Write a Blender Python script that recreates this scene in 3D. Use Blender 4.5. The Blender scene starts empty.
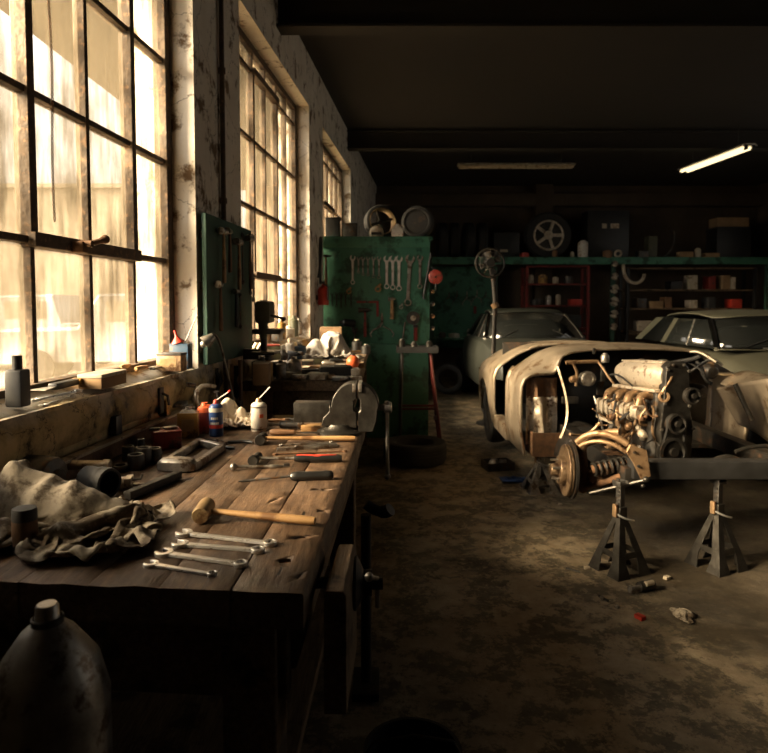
import bpy, bmesh, math, random
import numpy as np
from mathutils import Vector, Matrix, Euler, noise
random.seed(7)
PI = math.pi
SC = bpy.context.scene
COL = SC.collection
# ---------------------------------------------------------------- camera model
F = 640.0; H = 1.45; TH = math.radians(3.0); HOR = 304.0
OFF = math.tan(TH) - (376.5 - HOR) / F          # lens shift that keeps the verticals upright
def ray(px, py):
    u = (px - 384) / F; v = (376.5 - py) / F + OFF
    c, s = math.cos(TH), math.sin(TH)
    return Vector((u, c + v * s, -s + v * c))
def at(px, py, z=None, Y=None, X=None):
    """a point of the photograph as a point of the room, on a level z, at a depth Y or on a plane X"""
    d = ray(px, py)
    if z is not None: k = (z - H) / d.z
    elif Y is not None: k = Y / d.y
    else: k = X / d.x
    return Vector((0, 0, H)) + d * k
def seat(a, b, z):
    """two pixels on a level -> midpoint, heading, length"""
    p, q = at(*a, z=z), at(*b, z=z)
    return (p + q) / 2, math.atan2(q.y - p.y, q.x - p.x), (q - p).length
# ---------------------------------------------------------------- mesh builder
def mtx(loc=(0, 0, 0), rot=(0, 0, 0)):
    return Matrix.Translation(Vector(loc)) @ Euler([math.radians(a) for a in rot]).to_matrix().to_4x4()
def frame(d):
    d = Vector(d).normalized()
    u = Vector((0, 0, 1)) if abs(d.z) < .95 else Vector((1, 0, 0))
    x = u.cross(d).normalized(); y = d.cross(x)
    return x, y, d
class MB:
    def __init__(s): s.bm = bmesh.new()
    def box(s, c, d, rot=(0, 0, 0), bev=0.0, seg=2, tx=1.0, ty=1.0):
        r = bmesh.ops.create_cube(s.bm, size=1.0)
        vs = r['verts']
        for v in vs:
            if v.co.z > 0: v.co.x *= tx; v.co.y *= ty
            v.co = Vector((v.co.x * d[0], v.co.y * d[1], v.co.z * d[2]))
        if bev > 0:
            es = list({e for v in vs for e in v.link_edges})
            g = bmesh.ops.bevel(s.bm, geom=es, offset=min(bev, .49 * min(d)), segments=seg, affect='EDGES', profile=.6)
            vs = list({v for f in g['faces'] for v in f.verts} | {v for v in vs if v.is_valid})
        m = mtx(c, rot)
        for v in vs: v.co = m @ v.co
        return s
    def cyl(s, p, q, r, r2=None, n=16, cap=True):
        return s.loft([s._ring(p, Vector(q) - Vector(p), r, n), s._ring(q, Vector(q) - Vector(p), r if r2 is None else r2, n)], caps=cap)
    def _ring(s, c, d, r, n, ph=0.0, ry=None):
        x, y, _ = frame(d); c = Vector(c); ry = r if ry is None else ry
        return [c + x * (r * math.cos(2 * PI * i / n + ph)) + y * (ry * math.sin(2 * PI * i / n + ph)) for i in range(n)]
    def tube(s, pts, r, n=8, caps=True, closed=False):
        P = [Vector(p) for p in pts]; m = len(P); rings = []
        for i in range(m):
            if closed: t = P[(i + 1) % m] - P[i - 1]
            else: t = P[min(i + 1, m - 1)] - P[max(i - 1, 0)]
            t.normalize()
            if i == 0: x, y, _ = frame(t)
            else:
                x = (x - t * x.dot(t))
                x = x.normalized() if x.length > 1e-6 else frame(t)[0]
                y = t.cross(x)
            rr = r[i] if isinstance(r, (list, tuple)) else r
            rings.append([P[i] + x * rr * math.cos(2 * PI * k / n) + y * rr * math.sin(2 * PI * k / n) for k in range(n)])
        return s.loft(rings, caps=caps and not closed, loop=closed)
    def lathe(s, prof, o=(0, 0, 0), d=(0, 0, 1), n=24, loop=False, arc=1.0):
        x, y, z = frame(d); o = Vector(o)
        rings = []
        for (r, h) in prof:
            r = max(r, 1e-5)
            rings.append([o + z * h + x * r * math.cos(2 * PI * i / n) + y * r * math.sin(2 * PI * i / n) for i in range(n)])
        return s.loft(rings, caps=not loop, loop=loop)
    def torus(s, o, d, R, r, n=28, k=8):
        return s.lathe([(R + r * math.cos(2 * PI * i / k), r * math.sin(2 * PI * i / k)) for i in range(k)], o, d, n, loop=True)
    def prism(s, poly, h, M=None, bev=0):
        M = M or Matrix()
        a = [s.bm.verts.new(M @ Vector((x, y, 0))) for x, y in poly]
        b = [s.bm.verts.new(M @ Vector((x, y, h))) for x, y in poly]
        n = len(poly)
        s.bm.faces.new(a[::-1]); s.bm.faces.new(b)
        for i in range(n): s.bm.faces.new((a[i], a[(i + 1) % n], b[(i + 1) % n], b[i]))
        return s
    def loft(s, rings, closed=True, caps=True, loop=False):
        R = [[s.bm.verts.new(Vector(p)) for p in r] for r in rings]
        n = len(R[0]); m = len(R)
        for j in range(m if loop else m - 1):
            A, B = R[j], R[(j + 1) % m]
            for i in range(n if closed else n - 1):
                s.bm.faces.new((A[i], A[(i + 1) % n], B[(i + 1) % n], B[i]))
        if caps and closed:
            s.bm.faces.new(R[0][::-1]); s.bm.faces.new(R[-1])
        return s
    def sph(s, c, r, sc=(1, 1, 1), n=16, rot=(0, 0, 0)):
        g = bmesh.ops.create_uvsphere(s.bm, u_segments=n, v_segments=max(6, n // 2), radius=r)
        m = mtx(c, rot)
        for v in g['verts']: v.co = m @ Vector((v.co.x * sc[0], v.co.y * sc[1], v.co.z * sc[2]))
        return s
    def quad(s, a, b, c, d):
        s.bm.faces.new([s.bm.verts.new(Vector(p)) for p in (a, b, c, d)]); return s
    def grid(s, fn, nu, nv):
        V = [[s.bm.verts.new(Vector(fn(i / nu, j / nv))) for j in range(nv + 1)] for i in range(nu + 1)]
        for i in range(nu):
            for j in range(nv):
                s.bm.faces.new((V[i][j], V[i + 1][j], V[i + 1][j + 1], V[i][j + 1]))
        return s
    def warp(s, fn):
        for v in s.bm.verts: v.co = Vector(fn(v.co))
        return s
    def build(s, name, mat, parent=None, ang=40, solid=0.0, sub=0, bev=0.0, off=0.0):
        me = bpy.data.meshes.new(name)
        bmesh.ops.recalc_face_normals(s.bm, faces=s.bm.faces)
        for f in s.bm.faces: f.smooth = True
        s.bm.to_mesh(me); s.bm.free()
        try: me.set_sharp_from_angle(angle=math.radians(ang))
        except Exception: pass
        me.materials.append(mat)
        o = bpy.data.objects.new(name, me); COL.objects.link(o)
        if parent is not None: o.parent = parent
        if solid:
            m = o.modifiers.new('solid', 'SOLIDIFY'); m.thickness = solid; m.offset = off
        if bev:
            m = o.modifiers.new('bevel', 'BEVEL'); m.width = bev; m.segments = 2; m.limit_method = 'ANGLE'; m.angle_limit = math.radians(35)
        if sub:
            m = o.modifiers.new('sub', 'SUBSURF'); m.levels = sub; m.render_levels = sub
        return o
def tag(o, label=None, cat=None, group=None, kind=None):
    if label: o['label'] = label
    if cat: o['category'] = cat
    if group: o['group'] = group
    if kind: o['kind'] = kind
    return o
def thing(name, label, cat, loc=(0, 0, 0), rz=0.0, group=None, rot=None):
    o = bpy.data.objects.new(name, None); COL.objects.link(o)
    o.empty_display_size = .05
    o.location = loc; o.rotation_euler = rot if rot is not None else (0, 0, rz)
    return tag(o, label, cat, group)
def kids(o): return [c for c in bpy.data.objects if c.parent == o]
def dup(o, label, loc, rot=(0, 0, 0), scale=None, group=None):
    """a copy of a thing with copies of its parts and sub-parts"""
    c = o.copy(); COL.objects.link(c); c.location = loc; c.rotation_euler = rot
    if scale: c.scale = (scale,) * 3
    c['label'] = label
    if group: c['group'] = group
    for ch in kids(o):
        d = ch.copy(); COL.objects.link(d); d.parent = c
        for g in kids(ch):
            e = g.copy(); COL.objects.link(e); e.parent = d
    return c
# ---------------------------------------------------------------- materials
def pm(name, c, c2=None, scale=8, rough=.55, metal=0.0, bump=0.0, bscale=None, stretch=(1, 1, 1), stain=None, samt=.5, sscale=3.0, lo=.35, hi=.65, rvar=.12, spec=.5, coat=0.0):
    m = bpy.data.materials.new(name); m.use_nodes = True
    nt = m.node_tree; N = nt.nodes; L = nt.links
    b = N['Principled BSDF']
    b.inputs['Roughness'].default_value = rough; b.inputs['Metallic'].default_value = metal
    b.inputs['Specular IOR Level'].default_value = spec; b.inputs['Coat Weight'].default_value = coat
    tc = N.new('ShaderNodeTexCoord'); mp = N.new('ShaderNodeMapping'); mp.inputs['Scale'].default_value = stretch
    L.new(tc.outputs['Object'], mp.inputs['Vector'])
    n1 = N.new('ShaderNodeTexNoise'); n1.inputs['Scale'].default_value = scale; n1.inputs['Detail'].default_value = 7; n1.inputs['Roughness'].default_value = .62
    L.new(mp.outputs['Vector'], n1.inputs['Vector'])
    c2 = c2 or tuple(.72 * x for x in c)
    r = N.new('ShaderNodeValToRGB'); r.color_ramp.elements[0].position = lo; r.color_ramp.elements[1].position = hi
    r.color_ramp.elements[0].color = (*c2, 1); r.color_ramp.elements[1].color = (*c, 1)
    L.new(n1.outputs['Fac'], r.inputs['Fac']); col = r.outputs['Color']
    if stain:
        n2 = N.new('ShaderNodeTexNoise'); n2.inputs['Scale'].default_value = sscale; n2.inputs['Detail'].default_value = 8; n2.inputs['Roughness'].default_value = .68
        L.new(tc.outputs['Object'], n2.inputs['Vector'])
        r2 = N.new('ShaderNodeValToRGB'); r2.color_ramp.elements[0].position = .5 - .02 + (.5 - samt) * .35; r2.color_ramp.elements[1].position = .56 + (.5 - samt) * .35
        L.new(n2.outputs['Fac'], r2.inputs['Fac'])
        mx = N.new('ShaderNodeMix'); mx.data_type = 'RGBA'
        L.new(r2.outputs['Color'], mx.inputs['Factor']); L.new(col, mx.inputs['A']); mx.inputs['B'].default_value = (*stain, 1)
        col = mx.outputs['Result']
    L.new(col, b.inputs['Base Color'])
    mr = N.new('ShaderNodeMapRange'); mr.inputs['To Min'].default_value = max(.03, rough - rvar); mr.inputs['To Max'].default_value = min(1, rough + rvar)
    L.new(n1.outputs['Fac'], mr.inputs['Value']); L.new(mr.outputs['Result'], b.inputs['Roughness'])
    if bump:
        n3 = N.new('ShaderNodeTexNoise'); n3.inputs['Scale'].default_value = bscale or scale * 2; n3.inputs['Detail'].default_value = 6
        L.new(mp.outputs['Vector'], n3.inputs['Vector'])
        bp = N.new('ShaderNodeBump'); bp.inputs['Strength'].default_value = bump; bp.inputs['Distance'].default_value = .01
        L.new(n3.outputs['Fac'], bp.inputs['Height']); L.new(bp.outputs['Normal'], b.inputs['Normal'])
    return m
def emit(name, c, k):
    m = bpy.data.materials.new(name); m.use_nodes = True; nt = m.node_tree; nt.nodes.clear()
    e = nt.nodes.new('ShaderNodeEmission'); o = nt.nodes.new('ShaderNodeOutputMaterial')
    e.inputs['Color'].default_value = (*c, 1); e.inputs['Strength'].default_value = k
    nt.links.new(e.outputs[0], o.inputs['Surface']); return m
M = {}
M['plaster'] = pm('plaster', (.80, .74, .65), (.70, .63, .53), 5, .9, bump=.35, bscale=14, stain=(.17, .11, .06), samt=.33, sscale=6)
M['ochre'] = pm('ochre_plaster', (.36, .27, .13), (.26, .19, .09), 6, .9, bump=.5, bscale=16, stain=(.05, .035, .02), samt=.42, sscale=7)
M['wallwhite'] = pm('grey_plaster', (.30, .25, .19), (.22, .18, .13), 3, .9, bump=.25, bscale=10, stain=(.1, .07, .045), samt=.35, sscale=2.5)
M['backwall'] = pm('dark_wall', (.11, .08, .055), (.07, .05, .035), 2, .92, bump=.2)  # dark brown base colour, slight random variation
M['ceil'] = pm('dark_ceiling', (.024, .021, .018), (.016, .014, .012), 2, .95, bump=.1)  # near black base colour, slight random variation
M['rustframe'] = pm('rusty_steel_frame', (.12, .085, .055), (.06, .043, .03), 22, .75, .25, bump=.4, bscale=50, stain=(.2, .12, .065), samt=.32, sscale=30)
M['steel'] = pm('bright_steel', (.80, .79, .77), (.72, .70, .67), 30, .3, .75, stain=(.5, .46, .4), samt=.08, sscale=40)
M['dullsteel'] = pm('dull_steel', (.45, .42, .38), (.27, .25, .22), 24, .42, .9, bump=.1, stain=(.14, .10, .07), samt=.36, sscale=18)
M['darksteel'] = pm('dark_steel', (.12, .115, .11), (.06, .055, .05), 20, .48, .8, bump=.15, stain=(.14, .08, .04), samt=.3, sscale=14)
M['iron'] = pm('cast_iron', (.07, .065, .058), (.035, .032, .028), 16, .38, .7, bump=.22, bscale=45)
M['rust'] = pm('rust', (.21, .11, .055), (.10, .055, .03), 20, .8, .35, bump=.4, bscale=40)
M['black'] = pm('black_paint', (.02, .02, .021), (.012, .012, .012), 12, .45)
M['rubber'] = pm('black_rubber', (.022, .021, .02), (.013, .012, .012), 12, .72, bump=.1)
M['blackplastic'] = pm('black_plastic', (.018, .018, .018), (.012, .012, .012), 30, .38)
M['darkred'] = pm('dark_red_paint', (.11, .013, .01), (.07, .01, .008), 14, .5)
M['disc'] = pm('rusted_disc', (.24, .165, .10), (.13, .085, .05), 14, .45, .6, bump=.1, stain=(.07, .04, .025), samt=.4, sscale=12)
M['redplastic'] = pm('red_plastic', (.55, .05, .03), (.4, .035, .02), 14, .4)
M['redpaint'] = pm('red_paint', (.27, .028, .018), (.17, .018, .013), 14, .5, bump=.1, stain=(.07, .03, .02), samt=.36, sscale=14)
M['orange'] = pm('orange_red_plastic', (.8, .16, .05), (.6, .1, .035), 20, .4)
M['green'] = pm('workshop_green_paint', (.065, .215, .14), (.046, .16, .105), 3, .55, bump=.08, stain=(.014, .06, .035), samt=.4, sscale=4)
M['dkgreen'] = pm('dark_green_paint', (.036, .10, .066), (.026, .072, .048), 4, .6, stain=(.03, .06, .04), samt=.36, sscale=5)
M['woodhandle'] = pm('worn_ash_wood', (.52, .32, .14), (.38, .21, .085), 10, .5, stretch=(1.2, 14, 14), bump=.08, stain=(.2, .1, .04), samt=.3, sscale=9)
M['woodbrown'] = pm('brown_wood', (.25, .13, .06), (.14, .07, .032), 8, .6, stretch=(1.5, 12, 12), bump=.15)
M['oldwood'] = pm('old_grey_wood', (.22, .15, .09), (.10, .065, .036), 7, .8, stretch=(12, 1.2, 12), bump=.4, stain=(.04, .026, .016), samt=.4, sscale=6)
M['cardboard'] = pm('brown_cardboard', (.36, .23, .12), (.27, .17, .085), 8, .85)
M['paper'] = pm('grubby_paper', (.62, .54, .42), (.5, .42, .31), 8, .85, stain=(.3, .22, .14), samt=.35, sscale=9)
M['whitepaint'] = pm('grubby_white', (.74, .70, .63), (.6, .55, .47), 9, .45, stain=(.35, .22, .13), samt=.32, sscale=22)
M['cloth'] = pm('pale_cloth', (.66, .58, .47), (.52, .44, .34), 9, .95, bump=.2, bscale=60, stain=(.3, .22, .14), samt=.32, sscale=10)
M['rag'] = pm('oily_canvas_rag', (.37, .32, .245), (.22, .185, .14), 8, .95, bump=.25, bscale=90, stain=(.085, .062, .04), samt=.5, sscale=10)
M['whitecloth'] = pm('white_plastic_sheet', (.50, .47, .43), (.40, .37, .33), 8, .7, stain=(.26, .22, .17), samt=.3)
M['tinyellow'] = pm('yellow_tin', (.50, .29, .075), (.36, .19, .05), 9, .42, .3, stain=(.13, .07, .03), samt=.42, sscale=16)
M['blue'] = pm('blue_paint', (.035, .085, .26), (.025, .06, .19), 12, .4)
M['dullblue'] = pm('dull_blue_tin', (.03, .07, .125), (.022, .05, .09), 12, .45, stain=(.12, .07, .04), samt=.3, sscale=20)
M['brass'] = pm('aged_brass', (.44, .31, .16), (.29, .19, .09), 14, .45, .55, bump=.12, stain=(.18, .1, .045), samt=.36, sscale=16)
M['bodymetal'] = pm('bare_body_metal', (.66, .55, .42), (.47, .38, .28), 5, .34, .75, bump=.05, stain=(.30, .19, .11), samt=.34, sscale=6, rvar=.1)
M['alu'] = pm('cast_aluminium', (.70, .61, .49), (.50, .42, .32), 18, .38, .4, bump=.15, stain=(.2, .13, .08), samt=.34, sscale=18)
M['oilmetal'] = pm('oily_black_metal', (.024, .021, .018), (.013, .012, .010), 12, .55, .3, bump=.2, stain=(.06, .034, .02), samt=.3, sscale=9)
M['copper'] = pm('golden_brown_metal', (.46, .31, .18), (.27, .165, .09), 16, .46, .6, bump=.15, stain=(.15, .08, .04), samt=.36, sscale=16)
M['coupegrey'] = pm('green_grey_car_paint', (.026, .029, .026), (.02, .023, .02), 3, .42, .1, coat=.15)
M['sedangrey'] = pm('dusty_olive_car_paint', (.065, .064, .046), (.05, .05, .036), 3, .5, .0, coat=.05)
M['chrome'] = pm('chrome', (.85, .83, .8), (.7, .68, .65), 20, .14, 1.0)
M['darkglass'] = pm('dark_car_glass', (.012, .014, .014), (.01, .011, .011), 3, .06, 0, spec=.8)
M['clearlens'] = pm('lens_glass', (.5, .48, .44), (.4, .38, .34), 8, .12, 0, spec=.8)
M['olive'] = pm('olive_paint', (.10, .10, .06), (.07, .07, .04), 10, .55)
M['leather'] = pm('tan_leather', (.30, .19, .10), (.2, .12, .06), 12, .8, bump=.2)
M['palesteel'] = pm('pale_worn_steel', (.74, .72, .68), (.6, .57, .52), 20, .4, .25, stain=(.4, .35, .28), samt=.25, sscale=12)
M['dkgrey'] = pm('dark_grey_fabric', (.05, .048, .045), (.03, .03, .028), 12, .9)
# ================================================================ the setting
WO = Vector((-1.195, 0, 0)); WD = Vector((.083, 1, 0)).normalized(); WN = Vector((WD.y, -WD.x, 0)); WANG = math.atan2(WD.y, WD.x) - PI / 2
def W(s, t, z): return WO + WD * s + WN * t + Vector((0, 0, z))
def wbox(mb, s0, s1, t0, t1, z0, z1):
    mb.loft([[W(s, t, z0) for s, t in ((s0, t0), (s1, t0), (s1, t1), (s0, t1))], [W(s, t, z1) for s, t in ((s0, t0), (s1, t0), (s1, t1), (s0, t1))]])
def structure(name, mb, mat, **k): return tag(mb.build(name, mat, **k), kind='structure')
CEIL = 3.75
# floor with an oily, worn concrete material
def concrete():
    m = bpy.data.materials.new('oily_concrete'); m.use_nodes = True; nt = m.node_tree; N = nt.nodes; L = nt.links; b = N['Principled BSDF']
    tc = N.new('ShaderNodeTexCoord')
    def noi(sc, det, ro, dist=0):
        n = N.new('ShaderNodeTexNoise'); n.inputs['Scale'].default_value = sc; n.inputs['Detail'].default_value = det; n.inputs['Roughness'].default_value = ro; n.inputs['Distortion'].default_value = dist
        L.new(tc.outputs['Object'], n.inputs['Vector']); return n
    def ramp(n, els):
        r = N.new('ShaderNodeValToRGB'); e = r.color_ramp.elements
        e[0].position, e[0].color = els[0][0], (*els[0][1], 1); e[1].position, e[1].color = els[-1][0], (*els[-1][1], 1)
        for p, c in els[1:-1]:
            q = e.new(p); q.color = (*c, 1)
        L.new(n.outputs['Fac'], r.inputs['Fac']); return r
    def mix(f, a, bb, mode='MIX'):
        x = N.new('ShaderNodeMix'); x.data_type = 'RGBA'; x.blend_type = mode
        L.new(f, x.inputs['Factor']) if not isinstance(f, float) else setattr(x.inputs['Factor'], 'default_value', f)
        L.new(a, x.inputs['A']); L.new(bb, x.inputs['B']); return x.outputs['Result']
    base = ramp(noi(9, 8, .7), [(.3, (.27, .21, .135)), (.5, (.38, .30, .20)), (.7, (.50, .41, .285))])
    worn = ramp(noi(4.6, 11, .78, .15), [(.475, (0, 0, 0)), (.53, (1, 1, 1))])
    dark = ramp(noi(14, 6, .6), [(.3, (.085, .068, .045)), (.7, (.19, .155, .105))])
    oil = ramp(noi(.8, 5, .6, .3), [(.5, (0, 0, 0)), (.62, (1, 1, 1))])
    oil_shade = ramp(noi(5, 5, .6), [(.4, (.03, .024, .016)), (.7, (.055, .042, .028))])  # colour of the oil spots and of the painted shade
    c = mix(worn.outputs['Color'], base.outputs['Color'], dark.outputs['Color'])
    oh = N.new('ShaderNodeMath'); oh.operation = 'MULTIPLY'; L.new(oil.outputs['Color'], oh.inputs[0]); oh.inputs[1].default_value = .75
    c = mix(oh.outputs[0], c, oil_shade.outputs['Color'])
    chip = ramp(noi(26, 5, .6), [(.56, (0, 0, 0)), (.60, (1, 1, 1))])                    # flaked light chips
    ch = N.new('ShaderNodeMath'); ch.operation = 'MULTIPLY'; L.new(chip.outputs['Color'], ch.inputs[0]); ch.inputs[1].default_value = .6
    c = mix(ch.outputs[0], c, base.outputs['Color'])
    sx = N.new('ShaderNodeSeparateXYZ'); L.new(tc.outputs['Object'], sx.inputs[0])         # shade under and round the cars, put into the floor colour
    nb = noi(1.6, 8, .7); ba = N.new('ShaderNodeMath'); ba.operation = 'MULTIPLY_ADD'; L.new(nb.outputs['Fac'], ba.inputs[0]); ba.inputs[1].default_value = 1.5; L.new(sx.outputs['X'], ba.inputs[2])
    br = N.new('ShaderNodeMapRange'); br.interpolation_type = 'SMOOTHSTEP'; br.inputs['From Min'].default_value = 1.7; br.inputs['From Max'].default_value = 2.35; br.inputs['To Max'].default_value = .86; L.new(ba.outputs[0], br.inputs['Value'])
    c = mix(br.outputs['Result'], c, oil_shade.outputs['Color'])
    L.new(c, b.inputs['Base Color'])
    r = ramp(noi(2.2, 9, .72, .6), [(.45, (.8, .8, .8)), (.56, (.5, .5, .5))]); L.new(r.outputs['Color'], b.inputs['Roughness'])
    bp = N.new('ShaderNodeBump'); bp.inputs['Strength'].default_value = .35; bp.inputs['Distance'].default_value = .02
    L.new(noi(11, 8, .7).outputs['Fac'], bp.inputs['Height']); L.new(bp.outputs['Normal'], b.inputs['Normal'])
    return m
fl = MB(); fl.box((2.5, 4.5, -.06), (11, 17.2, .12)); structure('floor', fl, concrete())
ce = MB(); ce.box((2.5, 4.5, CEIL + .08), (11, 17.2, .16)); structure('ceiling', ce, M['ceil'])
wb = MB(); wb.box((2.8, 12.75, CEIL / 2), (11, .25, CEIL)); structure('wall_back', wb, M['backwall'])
wr = MB(); RY0, RY1, RZ0, RZ1 = 2.6, 8.8, 1.7, 3.45  # wall opening made for the added fill window
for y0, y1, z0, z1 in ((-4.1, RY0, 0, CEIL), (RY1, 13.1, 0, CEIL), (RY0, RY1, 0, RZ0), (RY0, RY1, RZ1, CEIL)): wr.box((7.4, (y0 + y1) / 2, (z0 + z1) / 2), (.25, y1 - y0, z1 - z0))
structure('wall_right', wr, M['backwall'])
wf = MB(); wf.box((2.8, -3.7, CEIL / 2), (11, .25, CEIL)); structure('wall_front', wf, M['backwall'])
# the window wall: piers, low wall under the windows, head above
OPEN = [(1.16, 3.2), (3.94, 6.04), (6.75, 8.9)]
ZS, ZT, TW = 1.15, 3.28, -.15
wl = MB(); cur = -4.2
for a, b in OPEN:
    wbox(wl, cur, a, -.34, 0, 0, CEIL)
    wbox(wl, a, b, -.34, 0, 0, ZS - .02); wbox(wl, a, b, -.34, 0, ZT, CEIL); cur = b
wbox(wl, cur, 13.2, -.34, 0, 0, CEIL)
def wallmat():
    """old plaster: ochre below the sills, pale above, cracked and stained"""
    m = M['plaster'].copy(); m.name = 'old_wall_plaster'; nt = m.node_tree; N = nt.nodes; L = nt.links; b = N['Principled BSDF']
    src = b.inputs['Base Color'].links[0].from_socket
    tc = N.new('ShaderNodeTexCoord'); sx = N.new('ShaderNodeSeparateXYZ'); L.new(tc.outputs['Object'], sx.inputs[0])
    n = N.new('ShaderNodeTexNoise'); n.inputs['Scale'].default_value = 5; n.inputs['Detail'].default_value = 7; L.new(tc.outputs['Object'], n.inputs['Vector'])
    a = N.new('ShaderNodeMath'); a.operation = 'MULTIPLY_ADD'; L.new(n.outputs['Fac'], a.inputs[0]); a.inputs[1].default_value = .35; L.new(sx.outputs['Z'], a.inputs[2])
    mr = N.new('ShaderNodeMapRange'); mr.inputs['From Min'].default_value = 1.24; mr.inputs['From Max'].default_value = 1.36; L.new(a.outputs[0], mr.inputs['Value'])
    n2 = N.new('ShaderNodeTexNoise'); n2.inputs['Scale'].default_value = 7; n2.inputs['Detail'].default_value = 8; n2.inputs['Roughness'].default_value = .7; L.new(tc.outputs['Object'], n2.inputs['Vector'])
    r = N.new('ShaderNodeValToRGB'); e = r.color_ramp.elements; e[0].position = .36; e[0].color = (.07, .05, .025, 1); e[1].position = .6; e[1].color = (.66, .49, .25, 1); q = e.new(.45); q.color = (.42, .31, .15, 1)
    L.new(n2.outputs['Fac'], r.inputs['Fac'])
    mx = N.new('ShaderNodeMix'); mx.data_type = 'RGBA'; L.new(mr.outputs['Result'], mx.inputs['Factor']); L.new(r.outputs['Color'], mx.inputs['A']); L.new(src, mx.inputs['B'])
    v = N.new('ShaderNodeTexVoronoi'); v.feature = 'DISTANCE_TO_EDGE'; v.inputs['Scale'].default_value = 2.6
    nd = N.new('ShaderNodeMix'); nd.data_type = 'VECTOR'; nd.inputs['Factor'].default_value = .12; L.new(tc.outputs['Object'], nd.inputs['A']); L.new(n2.outputs['Color'], nd.inputs['B']); L.new(nd.outputs['Result'], v.inputs['Vector'])
    cr = N.new('ShaderNodeMapRange'); cr.inputs['From Max'].default_value = .005; L.new(v.outputs['Distance'], cr.inputs['Value'])
    m2 = N.new('ShaderNodeMix'); m2.data_type = 'RGBA'; L.new(cr.outputs['Result'], m2.inputs['Factor']); m2.inputs['A'].default_value = (.05, .035, .02, 1); L.new(mx.outputs['Result'], m2.inputs['B'])
    L.new(m2.outputs['Result'], b.inputs['Base Color']); return m
WALLM = wallmat()
structure('wall_left', wl, WALLM)
# dirty panes
def panemat(lo=.12, hi=.85):
    m = bpy.data.materials.new('dirty_window_glass'); m.use_nodes = True; nt = m.node_tree; N = nt.nodes; L = nt.links; nt.nodes.clear()
    out = N.new('ShaderNodeOutputMaterial'); tr = N.new('ShaderNodeBsdfTransparent'); tl = N.new('ShaderNodeBsdfTranslucent'); gl = N.new('ShaderNodeBsdfGlossy'); df = N.new('ShaderNodeBsdfDiffuse')
    gl.inputs['Roughness'].default_value = .12
    tc = N.new('ShaderNodeTexCoord'); mp = N.new('ShaderNodeMapping'); mp.inputs['Scale'].default_value = (6, 6, .9); L.new(tc.outputs['Object'], mp.inputs['Vector'])
    n = N.new('ShaderNodeTexNoise'); n.inputs['Scale'].default_value = 4; n.inputs['Detail'].default_value = 8; n.inputs['Roughness'].default_value = .65; L.new(mp.outputs['Vector'], n.inputs['Vector'])
    n2 = N.new('ShaderNodeTexNoise'); n2.inputs['Scale'].default_value = 3.2; n2.inputs['Detail'].default_value = 7; L.new(tc.outputs['Object'], n2.inputs['Vector'])
    ad = N.new('ShaderNodeMath'); ad.operation = 'ADD'; L.new(n.outputs['Fac'], ad.inputs[0]); L.new(n2.outputs['Fac'], ad.inputs[1])
    r = N.new('ShaderNodeMapRange'); r.inputs['From Min'].default_value = .72; r.inputs['From Max'].default_value = 1.3; r.inputs['To Min'].default_value = lo; r.inputs['To Max'].default_value = hi
    L.new(ad.outputs[0], r.inputs['Value'])
    tr.inputs['Color'].default_value = (.95, .935, .90, 1); tl.inputs['Color'].default_value = (.036, .030, .021, 1); df.inputs['Color'].default_value = (.4, .32, .2, 1)
    m1 = N.new('ShaderNodeMixShader'); L.new(r.outputs['Result'], m1.inputs[0]); L.new(tr.outputs[0], m1.inputs[1]); L.new(tl.outputs[0], m1.inputs[2])
    m2 = N.new('ShaderNodeMixShader'); m2.inputs[0].default_value = .04; L.new(m1.outputs[0], m2.inputs[1]); L.new(gl.outputs[0], m2.inputs[2])
    L.new(m2.outputs[0], out.inputs['Surface']); return m
PANE = panemat()
ZB = [1.165, 1.66, 2.14, 2.62, 3.10, 3.26]
def make_window(n, a, b, sash=None, num=6, m0=None):
    rnd = random.Random(n * 11)
    fr = MB(); w = .032; first = m0; m0, m1 = m0 or a + .03, b - .04
    ss = [m0 + (m1 - m0) * i / num for i in range(num + 1)]
    if first: ss = [a + .03] + ss; num += 1
    wbox(fr, a, a + .06, TW - .03, TW + .035, ZS - .02, ZT); wbox(fr, b - .06, b, TW - .03, TW + .035, ZS - .02, ZT)
    wbox(fr, a, b, TW - .03, TW + .045, ZS - .02, ZS + .04); wbox(fr, a, b, TW - .03, TW + .035, ZT - .05, ZT)
    for s in ss[1:-1]: wbox(fr, s - .011, s + .011, TW - .02, TW + .025, ZS, ZT)
    for z in ZB[1:-1]: wbox(fr, a, b, TW - .022, TW + .022, z - .012, z + .012)
    if sash:                                                     # heavier frame of an opening light
        i0, i1, k0, k1 = sash
        for s in (ss[i0], ss[i1]): wbox(fr, s - .018, s + .018, TW - .02, TW + .035, ZB[k0] - .02, ZB[k1] + .02)
        for z in (ZB[k0], ZB[k1]): wbox(fr, ss[i0] - .02, ss[i1] + .02, TW - .02, TW + .05, z - .024, z + .024)
    o = structure('window_%d' % n, fr, M['rustframe'], bev=.003)
    g = MB(); num_z = len(ZB) - 1
    for i in range(num):
        for k in range(num_z):
            s0, s1, z0, z1 = ss[i], ss[i + 1], ZB[k], ZB[k + 1]
            g.loft([[W(s, t, z0) for s, t in ((s0, TW - .003), (s1, TW - .003), (s1, TW), (s0, TW))], [W(s, t, z1) for s, t in ((s0, TW - .003), (s1, TW - .003), (s1, TW), (s0, TW))]])
    g.build('glazing', PANE, o)
    return o, ss
w1, ss1 = make_window(1, *OPEN[0], sash=(3, 5, 1, 4), num=5, m0=1.39)
w2, ss2 = make_window(2, *OPEN[1], sash=(2, 4, 1, 4))
w3, ss3 = make_window(3, *OPEN[2], sash=(2, 4, 1, 3))
w4 = MB(); N4 = 8  # added window out of view, lets in fill light
for i in range(N4 + 1): y = RY0 + (RY1 - RY0) * i / N4; w4.box((7.42, y, (RZ0 + RZ1) / 2), (.05, .035, RZ1 - RZ0))
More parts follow.
